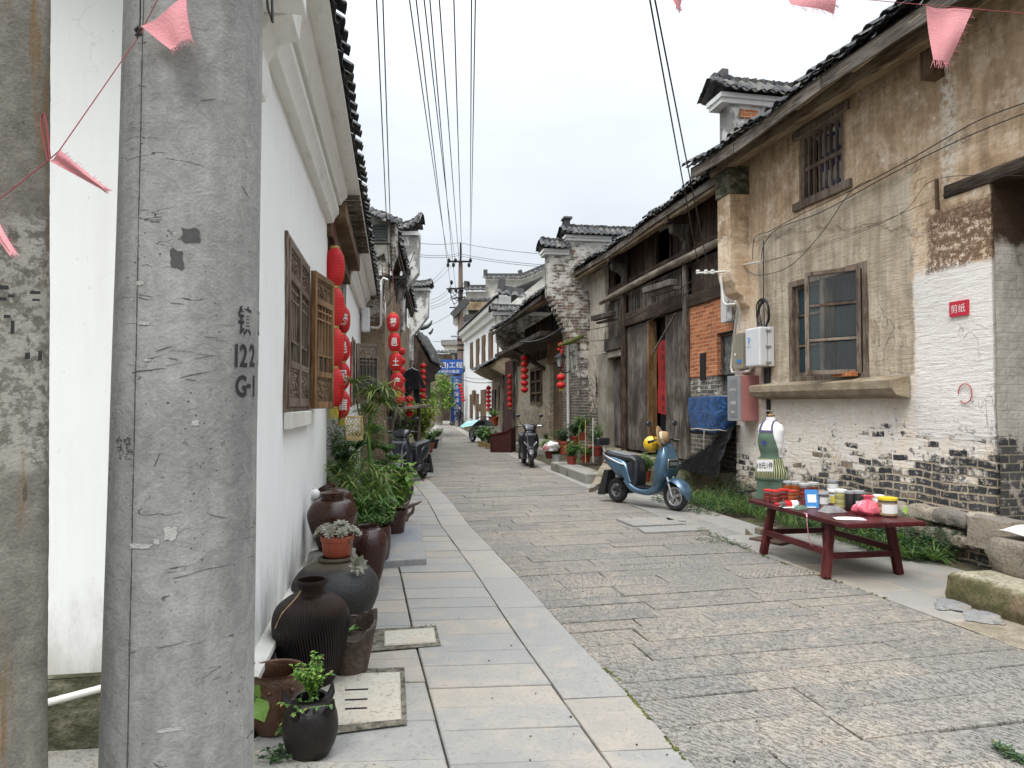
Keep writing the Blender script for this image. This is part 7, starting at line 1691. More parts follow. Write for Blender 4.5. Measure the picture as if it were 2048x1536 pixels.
def scooter(label, loc, heading, paintm, kind=0):
    o = thing('motor_scooter', label, 'scooter', (loc[0], loc[1], 0), heading, 'parked motor scooters'); dk = 'plastic_black'
    wheel(o, 'front_wheel', .587, .220, .045, 'alloy' if kind == 0 else 'zinc'); wheel(o, 'rear_wheel', -.587, .205, .055, 'zinc', 5, .06)
    # tail and flanks
    loft_part(o, 'rear_body', paintm, [(-.84, .735, 20, .015, .04), (-.78, .70, 14, .075, .10), (-.60, .645, 6, .14, .16), (-.44, .585, -10, .175, .175), (-.33, .53, -35, .13, .165), (-.27, .45, -55, .085, .165), (-.20, .36, -60, .05, .165)], p=3)
    loft_part(o, 'floor_rail', paintm, [(-.30, .40, -50, .05, .165), (-.16, .285, -25, .055, .17), (.02, .245, 0, .05, .17), (.18, .255, 18, .055, .17), (.30, .32, 50, .06, .17), (.37, .45, 75, .06, .18)], p=4)
    q = MB(); q.box(-.17, .24, -.145, .145, .295, .318)
    for k in range(5): q.box(-.15, .22, -.11 + k * .05, -.095 + k * .05, .317, .324)
    q.build('footboard', M[dk], o, bevel=.006)
    loft_part(o, 'seat_box', 'scooter_dark', [(-.22, .69, -75, .14, .125), (-.20, .56, -82, .14, .14), (-.19, .42, -88, .12, .145), (-.19, .30, -90, .10, .14)], p=4)
    loft_part(o, 'leg_shield', paintm, [(.31, .37, 66, .06, .18), (.385, .49, 76, .085, .225), (.42, .63, 84, .115, .235), (.43, .78, 92, .115, .205), (.42, .90, 100, .095, .15), (.39, .985, 112, .06, .10), (.375, 1.01, 120, .01, .03)], p=2.7)
    q = MB(); q.grid(lambda u, v: (.318 + .02 * math.sin(PI * v) + .0 * v, lerp(-.13, .13, u), lerp(.38, .9, v)), 6, 8); q.build('inner_shield', M[dk], o, smooth=180)
    # front mudguard
    q = MB()
    def fend(u, v):
        a = R(lerp(-8, 150, u)); w = (.085 + .045 * math.sin(PI * min(1, u * 1.15))) * (1 - .7 * max(0, .16 - u) / .16); b = (v - .5) * 2; r = .262 + .02 * math.sin(PI * u) - .055 * abs(b) ** 2.6; return (.587 + r * math.cos(a), b * w, .215 + r * math.sin(a))
    q.grid(fend, 26, 12); q.build('front_mudguard', M[paintm], o, smooth=180)
    for s in (-1, 1): q = MB(); q.tube([(.587, s * .085, .215), (.545, s * .085, .34), (.48, s * .07, .50)], [.018, .022, .02], 8); q.build('fork', M['alloy'], o, smooth=60)
    # seat
    loft_part(o, 'seat', dk, [(-.83, .80, 15, .018, .06), (-.72, .785, 6, .05, .125), (-.50, .755, -4, .06, .145), (-.30, .735, -2, .06, .14), (-.18, .72, -14, .055, .12), (-.10, .66, -62, .035, .10)], p=2.6)
    if kind == 0:
        loft_part(o, 'seat_panel', 'seat_grey', [(-.70, .838, 8, .004, .075), (-.55, .817, -4, .012, .11), (-.38, .798, -3, .012, .115), (-.25, .785, -6, .004, .10)], p=3)
        for s in (-1, 1): q = MB(); q.tube([(-.86, s * .05, .80), (-.78, s * .115, .765), (-.6, s * .158, .715), (-.38, s * .168, .655), (-.30, s * .163, .64)], [.008, .016, .018, .016, .006], 8); q.build('trim_strip', M['alloy'], o, smooth=60)
        q = MB(); q.tube([(-.82, 0, .76), (-.90, 0, .84), (-.92, 0, .93)], .018, 8); br = q.build('backrest', M['zinc'], o, smooth=60)
        q = MB(); q.box(-.97, -.88, -.14, .14, .91, 1.04); q.build('back_pad', M[dk], br, bevel=.03, seg=3)
        # headlamp panel
        q = MB(); q.M = Matrix.Translation((.532, 0, .70)) @ Matrix.Rotation(R(6), 4, 'Y'); q.box(-.02, .012, -.115, .115, -.075, .075); hl = q.build('headlight', M['chrome'], o, bevel=.03, seg=4)
        q = MB(); q.M = Matrix.Translation((.534, 0, .70)) @ Matrix.Rotation(R(6), 4, 'Y'); q.box(-.01, .017, -.103, .103, -.064, .064); hp = q.build('lamp_glass', M['pane_dark'], hl, bevel=.022, seg=4)
        q = MB(); q.M = Matrix.Translation((.550, 0, .70)) @ Matrix.Rotation(R(6), 4, 'Y')
        for y in (-.055, 0, .055): q.torus((.006, y, 0), .02, .004, 'x', 16, 6)
        q.build('lamp_lens', M['zinc'], hl, smooth=60)
    else:
        q = MB(); q.grid(lambda u, v: (.52 + .05 * (1 - (2 * u - 1) ** 2), (u - .5) * .30 * (1 - .5 * v), lerp(.86, .46, v)), 10, 6); q.build('front_panel', M['scooter_silver'], o, smooth=180)
        q = MB(); q.prism([(-.10, .82), (.10, .82), (.055, .56), (0, .52), (-.055, .56)], 'x', .53, .585); q.build('grille', M['scooter_dark'], o, bevel=.012)
        loft_part(o, 'handlebar_cowl', paintm, [(.24, 1.0, 10, .03, .10), (.34, 1.02, 5, .07, .17), (.44, 1.0, -20, .07, .17), (.52, .94, -45, .02, .12)], p=2.6)
        q = MB(); q.M = Matrix.Translation((.485, 0, .985)) @ Matrix.Rotation(R(-35), 4, 'Y'); q.ell((0, 0, 0), .03, .14, .045, 16, 8); q.build('headlight', M['lamp_glass'], o, smooth=180)
        for s in (-1, 1): q = MB(); q.tube([(.54, s * .05, .50), (.52, s * .15, .62), (.45, s * .19, .74)], [.01, .022, .01], 8); q.build('trim_strip', M['scooter_silver'], o, smooth=60)
        q = MB(); q.tube([(-.1, .12, .24), (-.16, .2, .03), (-.2, .21, .01)], .012, 6); q.build('side_stand', M['black_iron'], o)
        q = MB(); q.box(.60, .61, -.09, .09, .50, .56) if kind == 9 else q.box(.595, .60, -.06, .06, .46, .50); q.build('badge', M['chrome'], o)
    # handlebar
    q = MB(); q.tube([(.36, -.33, 1.03), (.38, -.16, 1.06), (.40, 0, 1.02), (.38, .16, 1.06), (.36, .33, 1.03)], .014, 8); hb = q.build('handlebar', M['black_iron'], o, smooth=60)
    for s in (-1, 1): q = MB(); q.cyl((.357, s * .34, 1.028), (.372, s * .22, 1.048), .022, .02, 12); q.build('grip', M['rubber'], hb, smooth=60); q = MB(); q.tube([(.40, s * .2, 1.055), (.43, s * .30, 1.045)], [.010, .006], 6); q.build('lever', M['alloy'], hb)
    loft_part(o, 'dash', dk, [(.30, 1.02, 0, .02, .06), (.38, 1.04, 0, .03, .10), (.44, 1.0, -30, .02, .08)], p=3)
    mirror(o, .37, .2, 1.06, .34, .30, 1.30); mirror(o, .37, -.2, 1.06, .34, -.30, 1.30)
    # rear end
    q = MB()
    for s in (-1, 1): q.tube([(-.78, s * .10, .66), (-.6, s * .155, .60), (-.42, s * .17, .53), (-.33, s * .168, .46)], .0035, 4); q.tube([(.33, s * .185, .40), (.40, s * .232, .56), (.43, s * .218, .74), (.42, s * .15, .90)], .0035, 4)
    q.build('panel_seam', M['rubber'], o)
    q = MB(); q.tube([(.40, .12, 1.03), (.50, .16, 1.0), (.50, .13, .86), (.47, .10, .75)], .006, 5); q.tube([(.40, -.12, 1.03), (.49, -.15, .98), (.50, -.12, .84)], .006, 5); q.build('brake_cable', M['rubber'], o)
    q = MB(); q.prism([(-.70, .52), (-.80, .52), (-.95, .13), (-.93, .10), (-.80, .12)], 'y', -.10, .10); q.build('mud_flap', M['rubber'], o, bevel=.006)
    q = MB(); q.ell((-.845, 0, .64), .02, .05, .025, 12, 6); q.build('tail_light', M['chili_orange'], o, smooth=180)
    q = MB(); q.rock((-.50, .09, .25), .17, .05, .085, 4, 0, .05, .6); q.tube([(-.52, .09, .30), (-.60, .10, .45), (-.62, .1, .55)], .02, 8); q.bar((-.40, -.08, .30), (-.60, -.08, .21), .03, .05); q.build('motor_case', M[dk], o, smooth=60)
    return o
cx_, cy_ = (2.45 + 1.72) / 2, (10.67 + 11.59) / 2
SC = scooter('metallic blue electric scooter parked on the road edge with a straw hat on its handlebar', (cx_, cy_), math.atan2(10.67 - 11.59, 2.45 - 1.72), 'scooter_blue', 0)
scooter('glossy black scooter with silver nose parked facing the viewer beside the maroon counter', (.40, 18.55), R(-82), 'scooter_black', 1)
scooter('grey and silver scooter half hidden by plants on the left pavement', (-2.10, 14.7), R(-108), 'scooter_dark', 1)
o = thing('helmet', 'yellow helmet hanging from the handlebar of the blue scooter', 'helmet', atY(1303, 888, 11.0)); q = MB(); q.ell((0, 0, 0), .125, .13, .125, 28, 16); q.build('helmet_shell', M['helmet_yellow'], o, smooth=180)
q = MB(); put_text(q, '安全', .045, lambda x, y: (.03 + y * .0 + x * .0 + .0, -.132, .0) if 0 else (.028 + x, -math.sqrt(max(0, .0172 - (.028 + x) ** 2 - y * y)) - .003, y), .01); q.build('lettering', M['black_ink'], o, recalc=False)
o = thing('straw_hat', 'brown straw hat with cream band hooked over the handlebar beside the yellow helmet', 'hat', atY(1322, 876, 10.75), rot=(R(12), R(78), R(-14))); q = MB(); q.lathe([(.19, -.012), (.185, -.004), (.13, .004), (.098, .0), (.094, .06), (.078, .105), (.04, .118), (.001, .112)], 36); q.jitter(.010, 9); q.build('hat_body', M['straw'], o, smooth=60)
q = MB(); q.lathe([(.100, .006), (.101, .012), (.098, .045), (.096, .046)], 36); q.ell((0, -.10, .03), .03, .012, .02, 8, 6); q.build('hat_band', M['ribbon_cream'], o, smooth=60)
# motorcycle under a turquoise sheet
o = thing('covered_motorcycle', 'motorcycle half covered with a turquoise sheet in front of the small doorway', 'motorcycle', (G(962, 885).x - .05, 29.5, 0), R(-60)); wheel(o, 'front_wheel', .65, .30, .05, 'zinc'); wheel(o, 'rear_wheel', -.65, .30, .05, 'zinc')
q = MB(); q.rock((0, 0, .45), .38, .14, .2, 4, 0, .1, .6); q.bar((-.6, 0, .7), (.3, 0, .82), .24, .16); q.tube([(.65, 0, .3), (.5, 0, .9), (.42, 0, 1.05)], .04, 8); q.build('engine_frame', M['plastic_black'], o, smooth=60)
q = MB(); q.tube([(.40, -.36, 1.05), (.44, 0, 1.08), (.40, .36, 1.05)], .02, 6); q.build('handlebar', M['black_iron'], o); mirror(o, .4, .2, 1.08, .35, .32, 1.38, .08)
q = MB(); q.grid(lambda u, v: (lerp(-.85, .35, u), lerp(-.55, .55, v), .98 - .28 * abs(2 * v - 1) ** 2 + .04 * mnoise.noise(Vector((u * 4, v * 4, 0))) - .1 * (1 - u)), 14, 12); q.build('cover_sheet', M['turquoise_cover'], o, smooth=180)

# ------------------------------------------------------------------ bunting
def bunting(label, pts, flags, rad_=.001, droop=.0):
    P_ = [Vector(p) for p in pts]; o = thing('bunting', label, 'bunting', P_[0], 0, 'faded pink bunting overhead'); q = MB(); q.tube([p - P_[0] for p in P_], rad_, 6); q.build('bunting_string', M['string_red'], o)
    for A, Bv, C, fr_ in flags:
        # A, B on the string, C the tip
        A, Bv, C = Vector(A) - P_[0], Vector(Bv) - P_[0], Vector(C) - P_[0]; nn = (Bv - A).cross(C - A).normalized(); q = MB(); sz = (C - A).length
        def f(u, v):
            e = lerp(1, fr_, v); p = A.lerp(Bv, .5 + (u - .5)) * (1 - v) + (C + (Bv - A) * (u - .5) * fr_) * v; return p + nn * (.05 * sz * math.sin(v * 4 + u * 3) + .03 * sz * math.sin(u * 7))
        q.grid(f, 8, 12); rr = random.Random(int(sz * 1e4))
        pn = q.build('pennant', M['pink_cloth'], o, smooth=180); q = MB()
        for k in range(38):
            u = rr.random(); p = Vector(f(u, 1)); d_ = (C - (A + Bv) / 2).normalized(); q.tube([p, p + d_ * sz * rr.uniform(.05, .14) + nn * sz * rr.uniform(-.05, .05) + (Bv - A) * rr.uniform(-.06, .08)], sz * .0035, 3)
        for k in range(26): v = rr.random(); p = Vector(f(1, v)); q.tube([p, p + (Bv - A).normalized() * sz * rr.uniform(.02, .09) + Vector((0, 0, -sz * .05 * rr.random()))], sz * .003, 3)
        q.build('fringe', M['pink_cloth'], pn)
bunting('faded pink bunting tied between the two poles close in front', [T(-60, 425, 1.18), T(0, 398, 1.2), T(95, 322, 1.22), T(118, 302, 1.23), T(278, 72, 1.34), T(330, -30, 1.335)],
        [(T(282, 52, 1.335), T(372, -12, 1.325), T(362, 88, 1.318), .42), (T(98, 322, 1.2), T(120, 300, 1.2), T(206, 376, 1.22), .25), (T(-40, 440, 1.17), T(-12, 420, 1.17), T(24, 505, 1.15), .3)])
q = MB(); lp = [T(96, 322, 1.2), T(84, 262, 1.2), T(82, 236, 1.2), T(88, 226, 1.2), T(94, 250, 1.2), T(100, 316, 1.2)]; q.tube([Vector(p) - Vector(lp[0]) for p in lp], .0016, 5); tag(q.build('string_loop', M['string_red'], None, loc=lp[0], smooth=60), 'loose red loop of string on the edge post above the pink pennant', 'string')
bunting('faded pink bunting crossing the top right corner before the ochre plastered house', [T(1300, -75, 2.4), T(1720, -2, 2.15), T(1830, 8, 2.1), T(1940, 17, 2.05), T(2150, 36, 2.0)],
        [(T(1852, 11, 2.09), T(1946, 18, 2.05), T(1882, 122, 2.08), .36), (T(1560, -40, 2.2), T(1672, -20, 2.2), T(1625, 18, 2.2), .8), (T(1310, -70, 2.4), T(1375, -62, 2.4), T(1356, 14, 2.4), .15)])

# ------------------------------------------------------------------ overhead wires and the far pole
FP = thing('utility_pole', 'slender concrete utility pole with crossarms and wires far down the lane', 'utility pole', (atY(921, 808, 58).x, 58, 0)); c = FP.location
q = MB(); q.tube([(0, 0, 0), (-.02, 0, 13.3)], [.30, .17], 14); q.build('pole_shaft', M['pole_rust'], FP, smooth=60)
q = MB(); q.tube([(-.02, 0, 13.2), (-.02, 0, 14.85)], .07, 8); q.build('top_spike', M['black_iron'], FP)
def farm(name, pa, pb, w=.13): q = MB(); q.bar(Vector(T(*pa, 57.7)) - c, Vector(T(*pb, 57.7)) - c, w, w); return q.build(name, M['black_iron'], FP)
farm('crossarm', (895, 523), (943, 523)); farm('crossarm', (893, 578), (930, 576), .12); farm('crossarm', (905, 597), (931, 594), .1); farm('crossarm', (899, 615), (918, 615), .09)
for px, py in ((898, 521), (911, 521), (941, 521), (896, 530), (907, 530), (938, 530), (903, 565), (937, 567), (899, 581), (912, 581), (924, 581)): q = MB(); p = Vector(T(px, py, 57.6)) - c; q.ell(p, .13, .13, .2, 8, 6); q.build('insulator', M['black_iron'], FP)
q = MB()
for k in range(14): p = Vector(T(rng(898, 932), rng(560, 600), 57.5)) - c; e = Vector(T(rng(898, 932), rng(575, 620), 57.5)) - c; q.tube(sag(p, e, .25, 6), .025, 4)
q.build('jumper_wires', M['cable_black'], FP)
for py in (690, 700, 668, 680): q = MB(); p = Vector(T(919, py, 58)) - c; q.lathe([(.30, p.z - .05), (.31, p.z), (.30, p.z + .05)], 12); q.build('pole_band', M['black_iron'], FP)
q = MB(); a = Vector(T(909, 672, 57.5)) - c; q.box(a.x - .3, a.x + .3, -.4, .0, a.z - .06, a.z + .04); q.tube([(a.x + .2, 0, a.z - .1), (0, 0, a.z - .8)], .05, 6); q.build('flood_lamp', M['zinc'], FP)
def wire(label, P_, r=.012, grp='overhead wires above the lane', mat='cable_black'):
    P_ = [Vector(p) for p in P_]; q = MB(); q.tube([p - P_[0] for p in P_], r, 5); o = q.build('overhead_wire', M[mat], None, loc=P_[0], smooth=60); return tag(o, label, 'wire', grp)
def sky_wire(label, a, b, r, drop=.0, n=16, grp='overhead wires above the lane'): return wire(label, sag(T(*a), T(*b), drop, n), r, grp)
sky_wire('leftmost long black wire dropping from the top to the carved gable head', (752, -20, 6.0), (778, 548, 15), .007, .02); sky_wire('long black wire just right of the leftmost one', (765, -20, 6.0), (784, 548, 15), .007, .02)
for lb, a, b in (('first of four thin wires fanning to the far pole, left edge', (816, -20, 9), (898, 521, 57.6)), ('second of four thin wires fanning to the far pole', (830, -20, 9), (903, 578, 57.6)), ('third of four thin wires fanning to the far pole', (846, -20, 9), (911, 521, 57.6)), ('fourth of four thin wires fanning to the far pole', (858, -20, 9), (912, 581, 57.6)), ('thin wire left of the pole top running straight up the sky', (877, -20, 9), (924, 580, 57.6)), ('thin wire passing behind the pole top from the upper sky', (907, -20, 9), (926, 575, 57.6)), ('left wire of the close pair ending at the right crossarm end', (943, -20, 9), (940, 521, 57.6)), ('right wire of the close pair ending at the right crossarm end', (951, -20, 9), (941, 521, 57.6))):
    sky_wire(lb, a, b, .0105, .35)
sky_wire('left of two heavy black wires dropping to the insulators of the timber house', (1296, -20, 5.5), (1400, 548, 12.4), .008, .02); sky_wire('right of two heavy black wires dropping to the insulators of the timber house', (1306, -20, 5.5), (1418, 545, 12.4), .008, .02)
for lb, a, m_, b in (('top horizontal wire through the tip of the far pole', (836, 486, 40), (917, 485, 57.8), (1100, 509, 40)), ('second horizontal wire crossing at the spike of the far pole', (836, 509, 40), (917, 507, 57.8), (1105, 531, 40)), ('third horizontal wire crossing low on the spike of the far pole', (836, 513, 40), (917, 511, 57.8), (1105, 535, 40))):
    wire(lb, sag(T(*a), T(*m_), .12, 8) + sag(T(*m_), T(*b), .12, 8)[1:], .016)
for k, (a, b) in enumerate((((862, 600, 40), (894, 581, 57)), ((862, 607, 40), (897, 585, 57)), ((862, 613, 40), (905, 592, 57)), ((862, 618, 40), (912, 594, 57)), ((862, 570, 40), (905, 529, 57)), ((862, 562, 40), (890, 534, 57)), ((850, 655, 40), (917, 617, 57)), ((866, 683, 40), (917, 676, 57)))):
    sky_wire(('service wire rising from the farther white gable to the far pole crossarm', 'service wire from the upturned roof to the far pole')[k > 5], a, b, .013, .1, 8, 'service wires left of the far pole')
sky_wire('cable curving from the timber house insulators down to the gable wall', (1400, 550, 12.4), (1160, 660, 20), .010, .25); sky_wire('second cable from the timber house insulators, lower end on the gable wall', (1404, 558, 12.4), (1180, 682, 19), .010, .3)
sky_wire('cable across the dark eaves of the old shop house', (1040, 683, 22), (1125, 655, 20.4), .03, .15); sky_wire('slack pale cable over the lane before the white two storey house', (885, 737, 52), (1010, 760, 36), .02, .5); sky_wire('thin cable over the lane just below the blue banner', (930, 754, 50), (1010, 752, 36), .015, .15)

# ------------------------------------------------------------------ blue banner gate and things at the end of the lane
o = thing('banner_gate', 'blue construction banner gate with white characters spanning the end of the lane', 'banner', (atY(905, 808, 56).x, 56, 0)); c = o.location
def bp_(px, py, Y=56): return Vector(T(px, py, Y)) - c
q = MB(); a, b_ = bp_(856, 748), bp_(926, 719); q.box(a.x, b_.x, -.06, .06, a.z, b_.z); bd = q.build('cross_panel', M['banner_blue'], o)
zc = bp_(900, 730).z
for t_, px, py, s in (('(一期)工程', 893, 731, .50), ('县乡村振兴集团', 893, 743, .26)):
    q = MB(); pc = bp_(px, py); put_text(q, t_, s, lambda x, y: (pc.x + x * 1.12, -.07, pc.z + y)); q.build('lettering', M['white_ink'], bd, recalc=False)
q = MB(); a, b_ = bp_(903, 845), bp_(922, 752); q.box(a.x, b_.x, -.10, .04, a.z, b_.z); vp = q.build('upright_panel', M['banner_blue'], o)
for k, ch in enumerate('尘环保铸造精品'):
    q = MB(); pc = bp_(913, 763 + k * 12.6); put_text(q, ch, .42, lambda x, y: (pc.x + x, -.11, pc.z + y)); q.build('lettering', M['white_ink'], vp, recalc=False)
for px in (901, 924): q = MB(); p = bp_(px, 800); q.tube([(p.x, .1, 0), (p.x, .1, bp_(px, 720).z)], .06, 6); q.build('gate_post', M['zinc'], o)
q = MB(); p = bp_(912, 846); q.box(p.x - .5, p.x + .5, -.3, .3, 0, .12); q.build('gate_foot', M['kerb_stone'], o)
# seated person
PX = atY(918, 808, 50).x
o = thing('person', 'person in dark clothes sitting on a stone ledge beside the upright blue banner', 'person', (PX, 50, 0), R(200)); q = MB()
bm = bmesh.new(); joints = [((0, 0, .50), .15), ((0, .02, .75), .15), ((0, .06, 1.0), .16), ((0, .08, 1.13), .07), ((0, .10, 1.27), .105), ((0, .10, 1.36), .07)]
def chain(pts): q.tube([p for p, r in pts], [r for p, r in pts], 10)
chain(joints)
for s in (-1, 1): chain([((s * .09, 0, .50), .09), ((s * .12, .42, .50), .075), ((s * .12, .46, .40), .06), ((s * .12, .40, .08), .045), ((s * .12, .52, .04), .04)]); chain([((s * .17, .06, 1.05), .06), ((s * .24, .10, .78), .05), ((s * .12, .32, .64), .04), ((s * .08, .38, .63), .035)])
o2 = q.build('body', M['shirt_dark'], o, smooth=60)
q = MB(); q.ell((0, .11, 1.28), .085, .10, .125, 12, 8); q.ell((0, .21, 1.27), .015, .02, .02, 6, 4); q.build('head', M['skin_tan'], o2, smooth=180)
q = MB(); q.ell((0, .08, 1.33), .095, .10, .10, 12, 8); q.build('hair', M['black_cloth'], o2, smooth=180)
o = thing('stone_bench', 'low grey stone ledge where the person sits by the white two storey house', 'ledge', (PX + .25, 50.1, 0)); q = MB(); q.box(-.5, 1.0, -.4, .4, 0, .42); q.build('ledge_body', M['kerb_stone'], o, bevel=.02)
# closing buildings at the bend
def block(name, label, cat, px0, px1, y1, Y, mat, depth=4):
    a, b_ = Vector(T(px0, 808, Y)), Vector(T(px1, y1, Y)); c = Vector(((a.x + b_.x) / 2, Y, 0)); o = thing(name, label, cat, c); q = MB(); q.box(a.x - c.x, b_.x - c.x, 0, depth, -.05, b_.z); q.build('wall', M[mat], o); return o, b_.z, b_.x - a.x
o, z, w_ = block('far_house', 'low dark fronted house closing the bend behind the leafy tree', 'house', 858, 904, 708, 68, 'ochre_render')
q = MB(); sub = MB(); tile_roof(sub, -w_ / 2 - .4, w_ / 2 + .4, .6, z, 2, 1.1, .35, 4, full=False); q.add([(p[0], -p[1], p[2]) for p in sub.v], sub.f); q.build('roof', M['roof_tile'], o, recalc=False)
q = MB(); q.box(.2, 1.1, -.05, .02, 0, 2.8); q.build('door', M['dark_timber'], o)
o, z, w_ = block('far_house', 'grey flat roofed house peeping over the blue banner', 'house', 888, 936, 690, 72, 'cream_stucco'); q = MB(); q.box(-w_ / 2 - .3, w_ / 2 + .3, -.3, 4.3, z, z + .5); q.build('roof', M['pole_grey'], o); q = MB(); q.box(-.6, .5, -.03, .02, z - 1.6, z - .5); q.build('window', M['pane_dark'], o)
q = MB(); sub = MB()
o = thing('tiled_canopy', 'small upturned tiled canopy edge right behind the blue banner', 'canopy', (atY(922, 745, 57).x, 57.5, 0)); c = o.location; P_ = [Vector(T(px, py, 57.5)) - c for px, py in ((893, 752), (906, 750), (918, 746), (928, 740), (936, 733))]; q = MB(); q.tube(P_, [.1, .16, .18, .16, .08], 8); q.tube([p + Vector((0, .4, .12)) for p in P_], [.1, .2, .22, .2, .08], 8); q.build('canopy_roof', M['roof_tile'], o, smooth=60)
q = MB(); q.tube([P_[1], (P_[1].x, .3, 0)], .07, 6); q.build('canopy_post', M['grey_timber'], o)
# ------------------------------------------------------------------ plants
def stems_leaves(o, n, h, spread, L, W, leafmat, stemmat='bark', per=8, base=(0, 0, 0), up=.8, droop=.25, seed=1, two=2, lean=(0, 0), rs=.006, nm='foliage'):
    rr = random.Random(seed); st = MB(); lf = MB(); b = Vector(base)
    for k in range(n):
        a = rr.uniform(0, 2 * PI); q = rr.uniform(.2, 1) ** .7 * spread; hh = h * rr.uniform(.6, 1.05) * (1 - .25 * q / max(spread, 1e-6)); tip = b + Vector((math.cos(a) * q + lean[0] * hh, math.sin(a) * q + lean[1] * hh, hh)); mid = b.lerp(tip, .5) + Vector((math.cos(a) * -q * .15, math.sin(a) * -q * .15, hh * .08)); st.tube([b, mid, tip], [rs, rs * .8, rs * .4], 5)
        for j in range(per):
            t = rr.uniform(.25, 1.0); p = b.lerp(mid, t * 2) if t < .5 else mid.lerp(tip, t * 2 - 1); a2 = rr.uniform(0, 2 * PI); d_ = Vector((math.cos(a2), math.sin(a2), rr.uniform(-.2, up))); lf.leaf(p, d_, Vector((rr.uniform(-.3, .3), rr.uniform(-.3, .3), 1)), L * rr.uniform(.6, 1.15), W * rr.uniform(.7, 1.1), .22, droop, two)
    if st.v: st.build('stem', M[stemmat], o)
    lf.build(nm, M[leafmat], o, recalc=False)
def blades(lf, p, n, L, W, seed, spread=.8, up=1.0, droop=.5):
    rr = random.Random(seed)
    for k in range(n):
        a = rr.uniform(0, 2 * PI); s = rr.uniform(.2, 1) * spread; d_ = Vector((math.cos(a) * s, math.sin(a) * s, up)); lf.leaf(Vector(p) + Vector((rr.uniform(-.01, .01), rr.uniform(-.01, .01), 0)), d_, (0, 0, 1), L * rr.uniform(.6, 1.1), W, .12, droop * rr.uniform(.4, 1.2))
def pot(o, r, h, mat='red_pot', taper=.72):
    q = MB(); q.lathe([(r * taper, 0), (r * .96, h * .84), (r * 1.06, h * .85), (r * 1.06, h), (r * .97, h), (r * .94, h * .9), (.001, h * .88)], 22); q.build('pot', M[mat], o, smooth=40)
# herb in the lug jar, weed behind the pole
h = thing('herb_plant', 'leggy bright green herb sprouting from the small lug jar', 'plant', (-.925, 3.30, .25)); stems_leaves(h, 24, .20, .10, .030, .018, 'leaf_bright', 'leaf_mid', 11, seed=3, rs=.0025)
stems_leaves(h, 3, .29, .02, .026, .016, 'leaf_bright', 'leaf_mid', 22, (.03, 0, .0), seed=5, rs=.0025, nm='tall_sprig'); stems_leaves(h, 6, .04, .15, .026, .018, 'leaf_mid', 'leaf_mid', 10, (-.02, -.09, -.02), -.2, seed=8, rs=.002, nm='trailing_sprig')
h = thing('vine_plant', 'trailing sprig of pale round leaves between the boss pot and lug jar', 'plant', (-1.045, 3.34, .0)); stems_leaves(h, 7, .16, .06, .035, .026, 'leaf_mid', 'leaf_mid', 6, seed=12, rs=.0025)
h = thing('heart_leaf_weed', 'broad heart leaved weed peeping out behind the concrete pole', 'plant', (-1.235, 3.42, 0)); q = MB(); q.tube([(0, 0, 0), (.0, 0, .12), (.02, -.02, .22)], .004, 5); q.build('stem', M['leaf_mid'], h); q = MB(); q.leaf((0, 0, .20), (.6, -.5, -.5), (.3, -.6, .6), .13, .11, .1, .2); q.leaf((.02, -.02, .22), (.2, -.4, .5), (0, -1, .4), .08, .07, .1, .2); q.build('leaf', M['leaf_bright'], h, recalc=False)
h = thing('ground_weed', 'small dark weed at the foot of the lug jar', 'plant', (-1.05, 3.22, 0)); stems_leaves(h, 12, .06, .10, .03, .016, 'leaf_dark', 'leaf_dark', 6, seed=13, rs=.002)
# the bank of pot plants by the white doorway
h = thing('herb_plant', 'dense dark trailing herb spilling over the tall brown jar', 'plant', (-1.36, 7.05, .38)); stems_leaves(h, 70, .12, .20, .035, .016, 'leaf_mid', 'leaf_dark', 12, (0, 0, .02), .5, seed=21, rs=.003); stems_leaves(h, 30, -.10, .22, .03, .014, 'leaf_mid', 'leaf_dark', 10, (0, 0, .1), .3, seed=22, rs=.003, nm='hanging_foliage')
h = thing('bamboo_plant', 'bushy dwarf bamboo with thin arching leaves behind the succulent pot', 'potted plant', (-1.62, 7.6, 0)); pot(h, .17, .35, 'glaze_maroon'); stems_leaves(h, 60, .85, .40, .19, .018, 'leaf_bamboo', 'leaf_mid', 11, (0, 0, .3), .5, .6, seed=31, rs=.004); stems_leaves(h, 40, .55, .5, .15, .016, 'leaf_mid', 'leaf_mid', 12, (.1, -.2, .3), .4, .6, seed=32, rs=.004, nm='lower_foliage')
h = thing('begonia_plant', 'rounded plant with big fresh green leaves in front of the grey scooter', 'potted plant', (-1.42, 8.5, 0)); pot(h, .17, .34, 'glaze_maroon'); stems_leaves(h, 60, .74, .36, .13, .10, 'leaf_bright', 'leaf_mid', 7, (0, 0, .28), .5, .3, seed=41, rs=.005)
h = thing('curly_shrub', 'dark curly leaved shrub against the brown doorway', 'potted plant', (-2.12, 8.5, 0)); pot(h, .18, .36, 'terracotta'); 
for k, (x, y, z, r_) in enumerate(((0, 0, .75, .17), (.14, .02, .92, .15), (.26, .05, 1.05, .13), (-.12, 0, .62, .15), (.12, -.1, .66, .15))): stems_leaves(h, 40, r_, r_ * 1.1, .04, .026, 'leaf_dark', 'leaf_dark', 7, (x, y, z), .8, .1, seed=50 + k, rs=.003, nm='foliage_tuft')
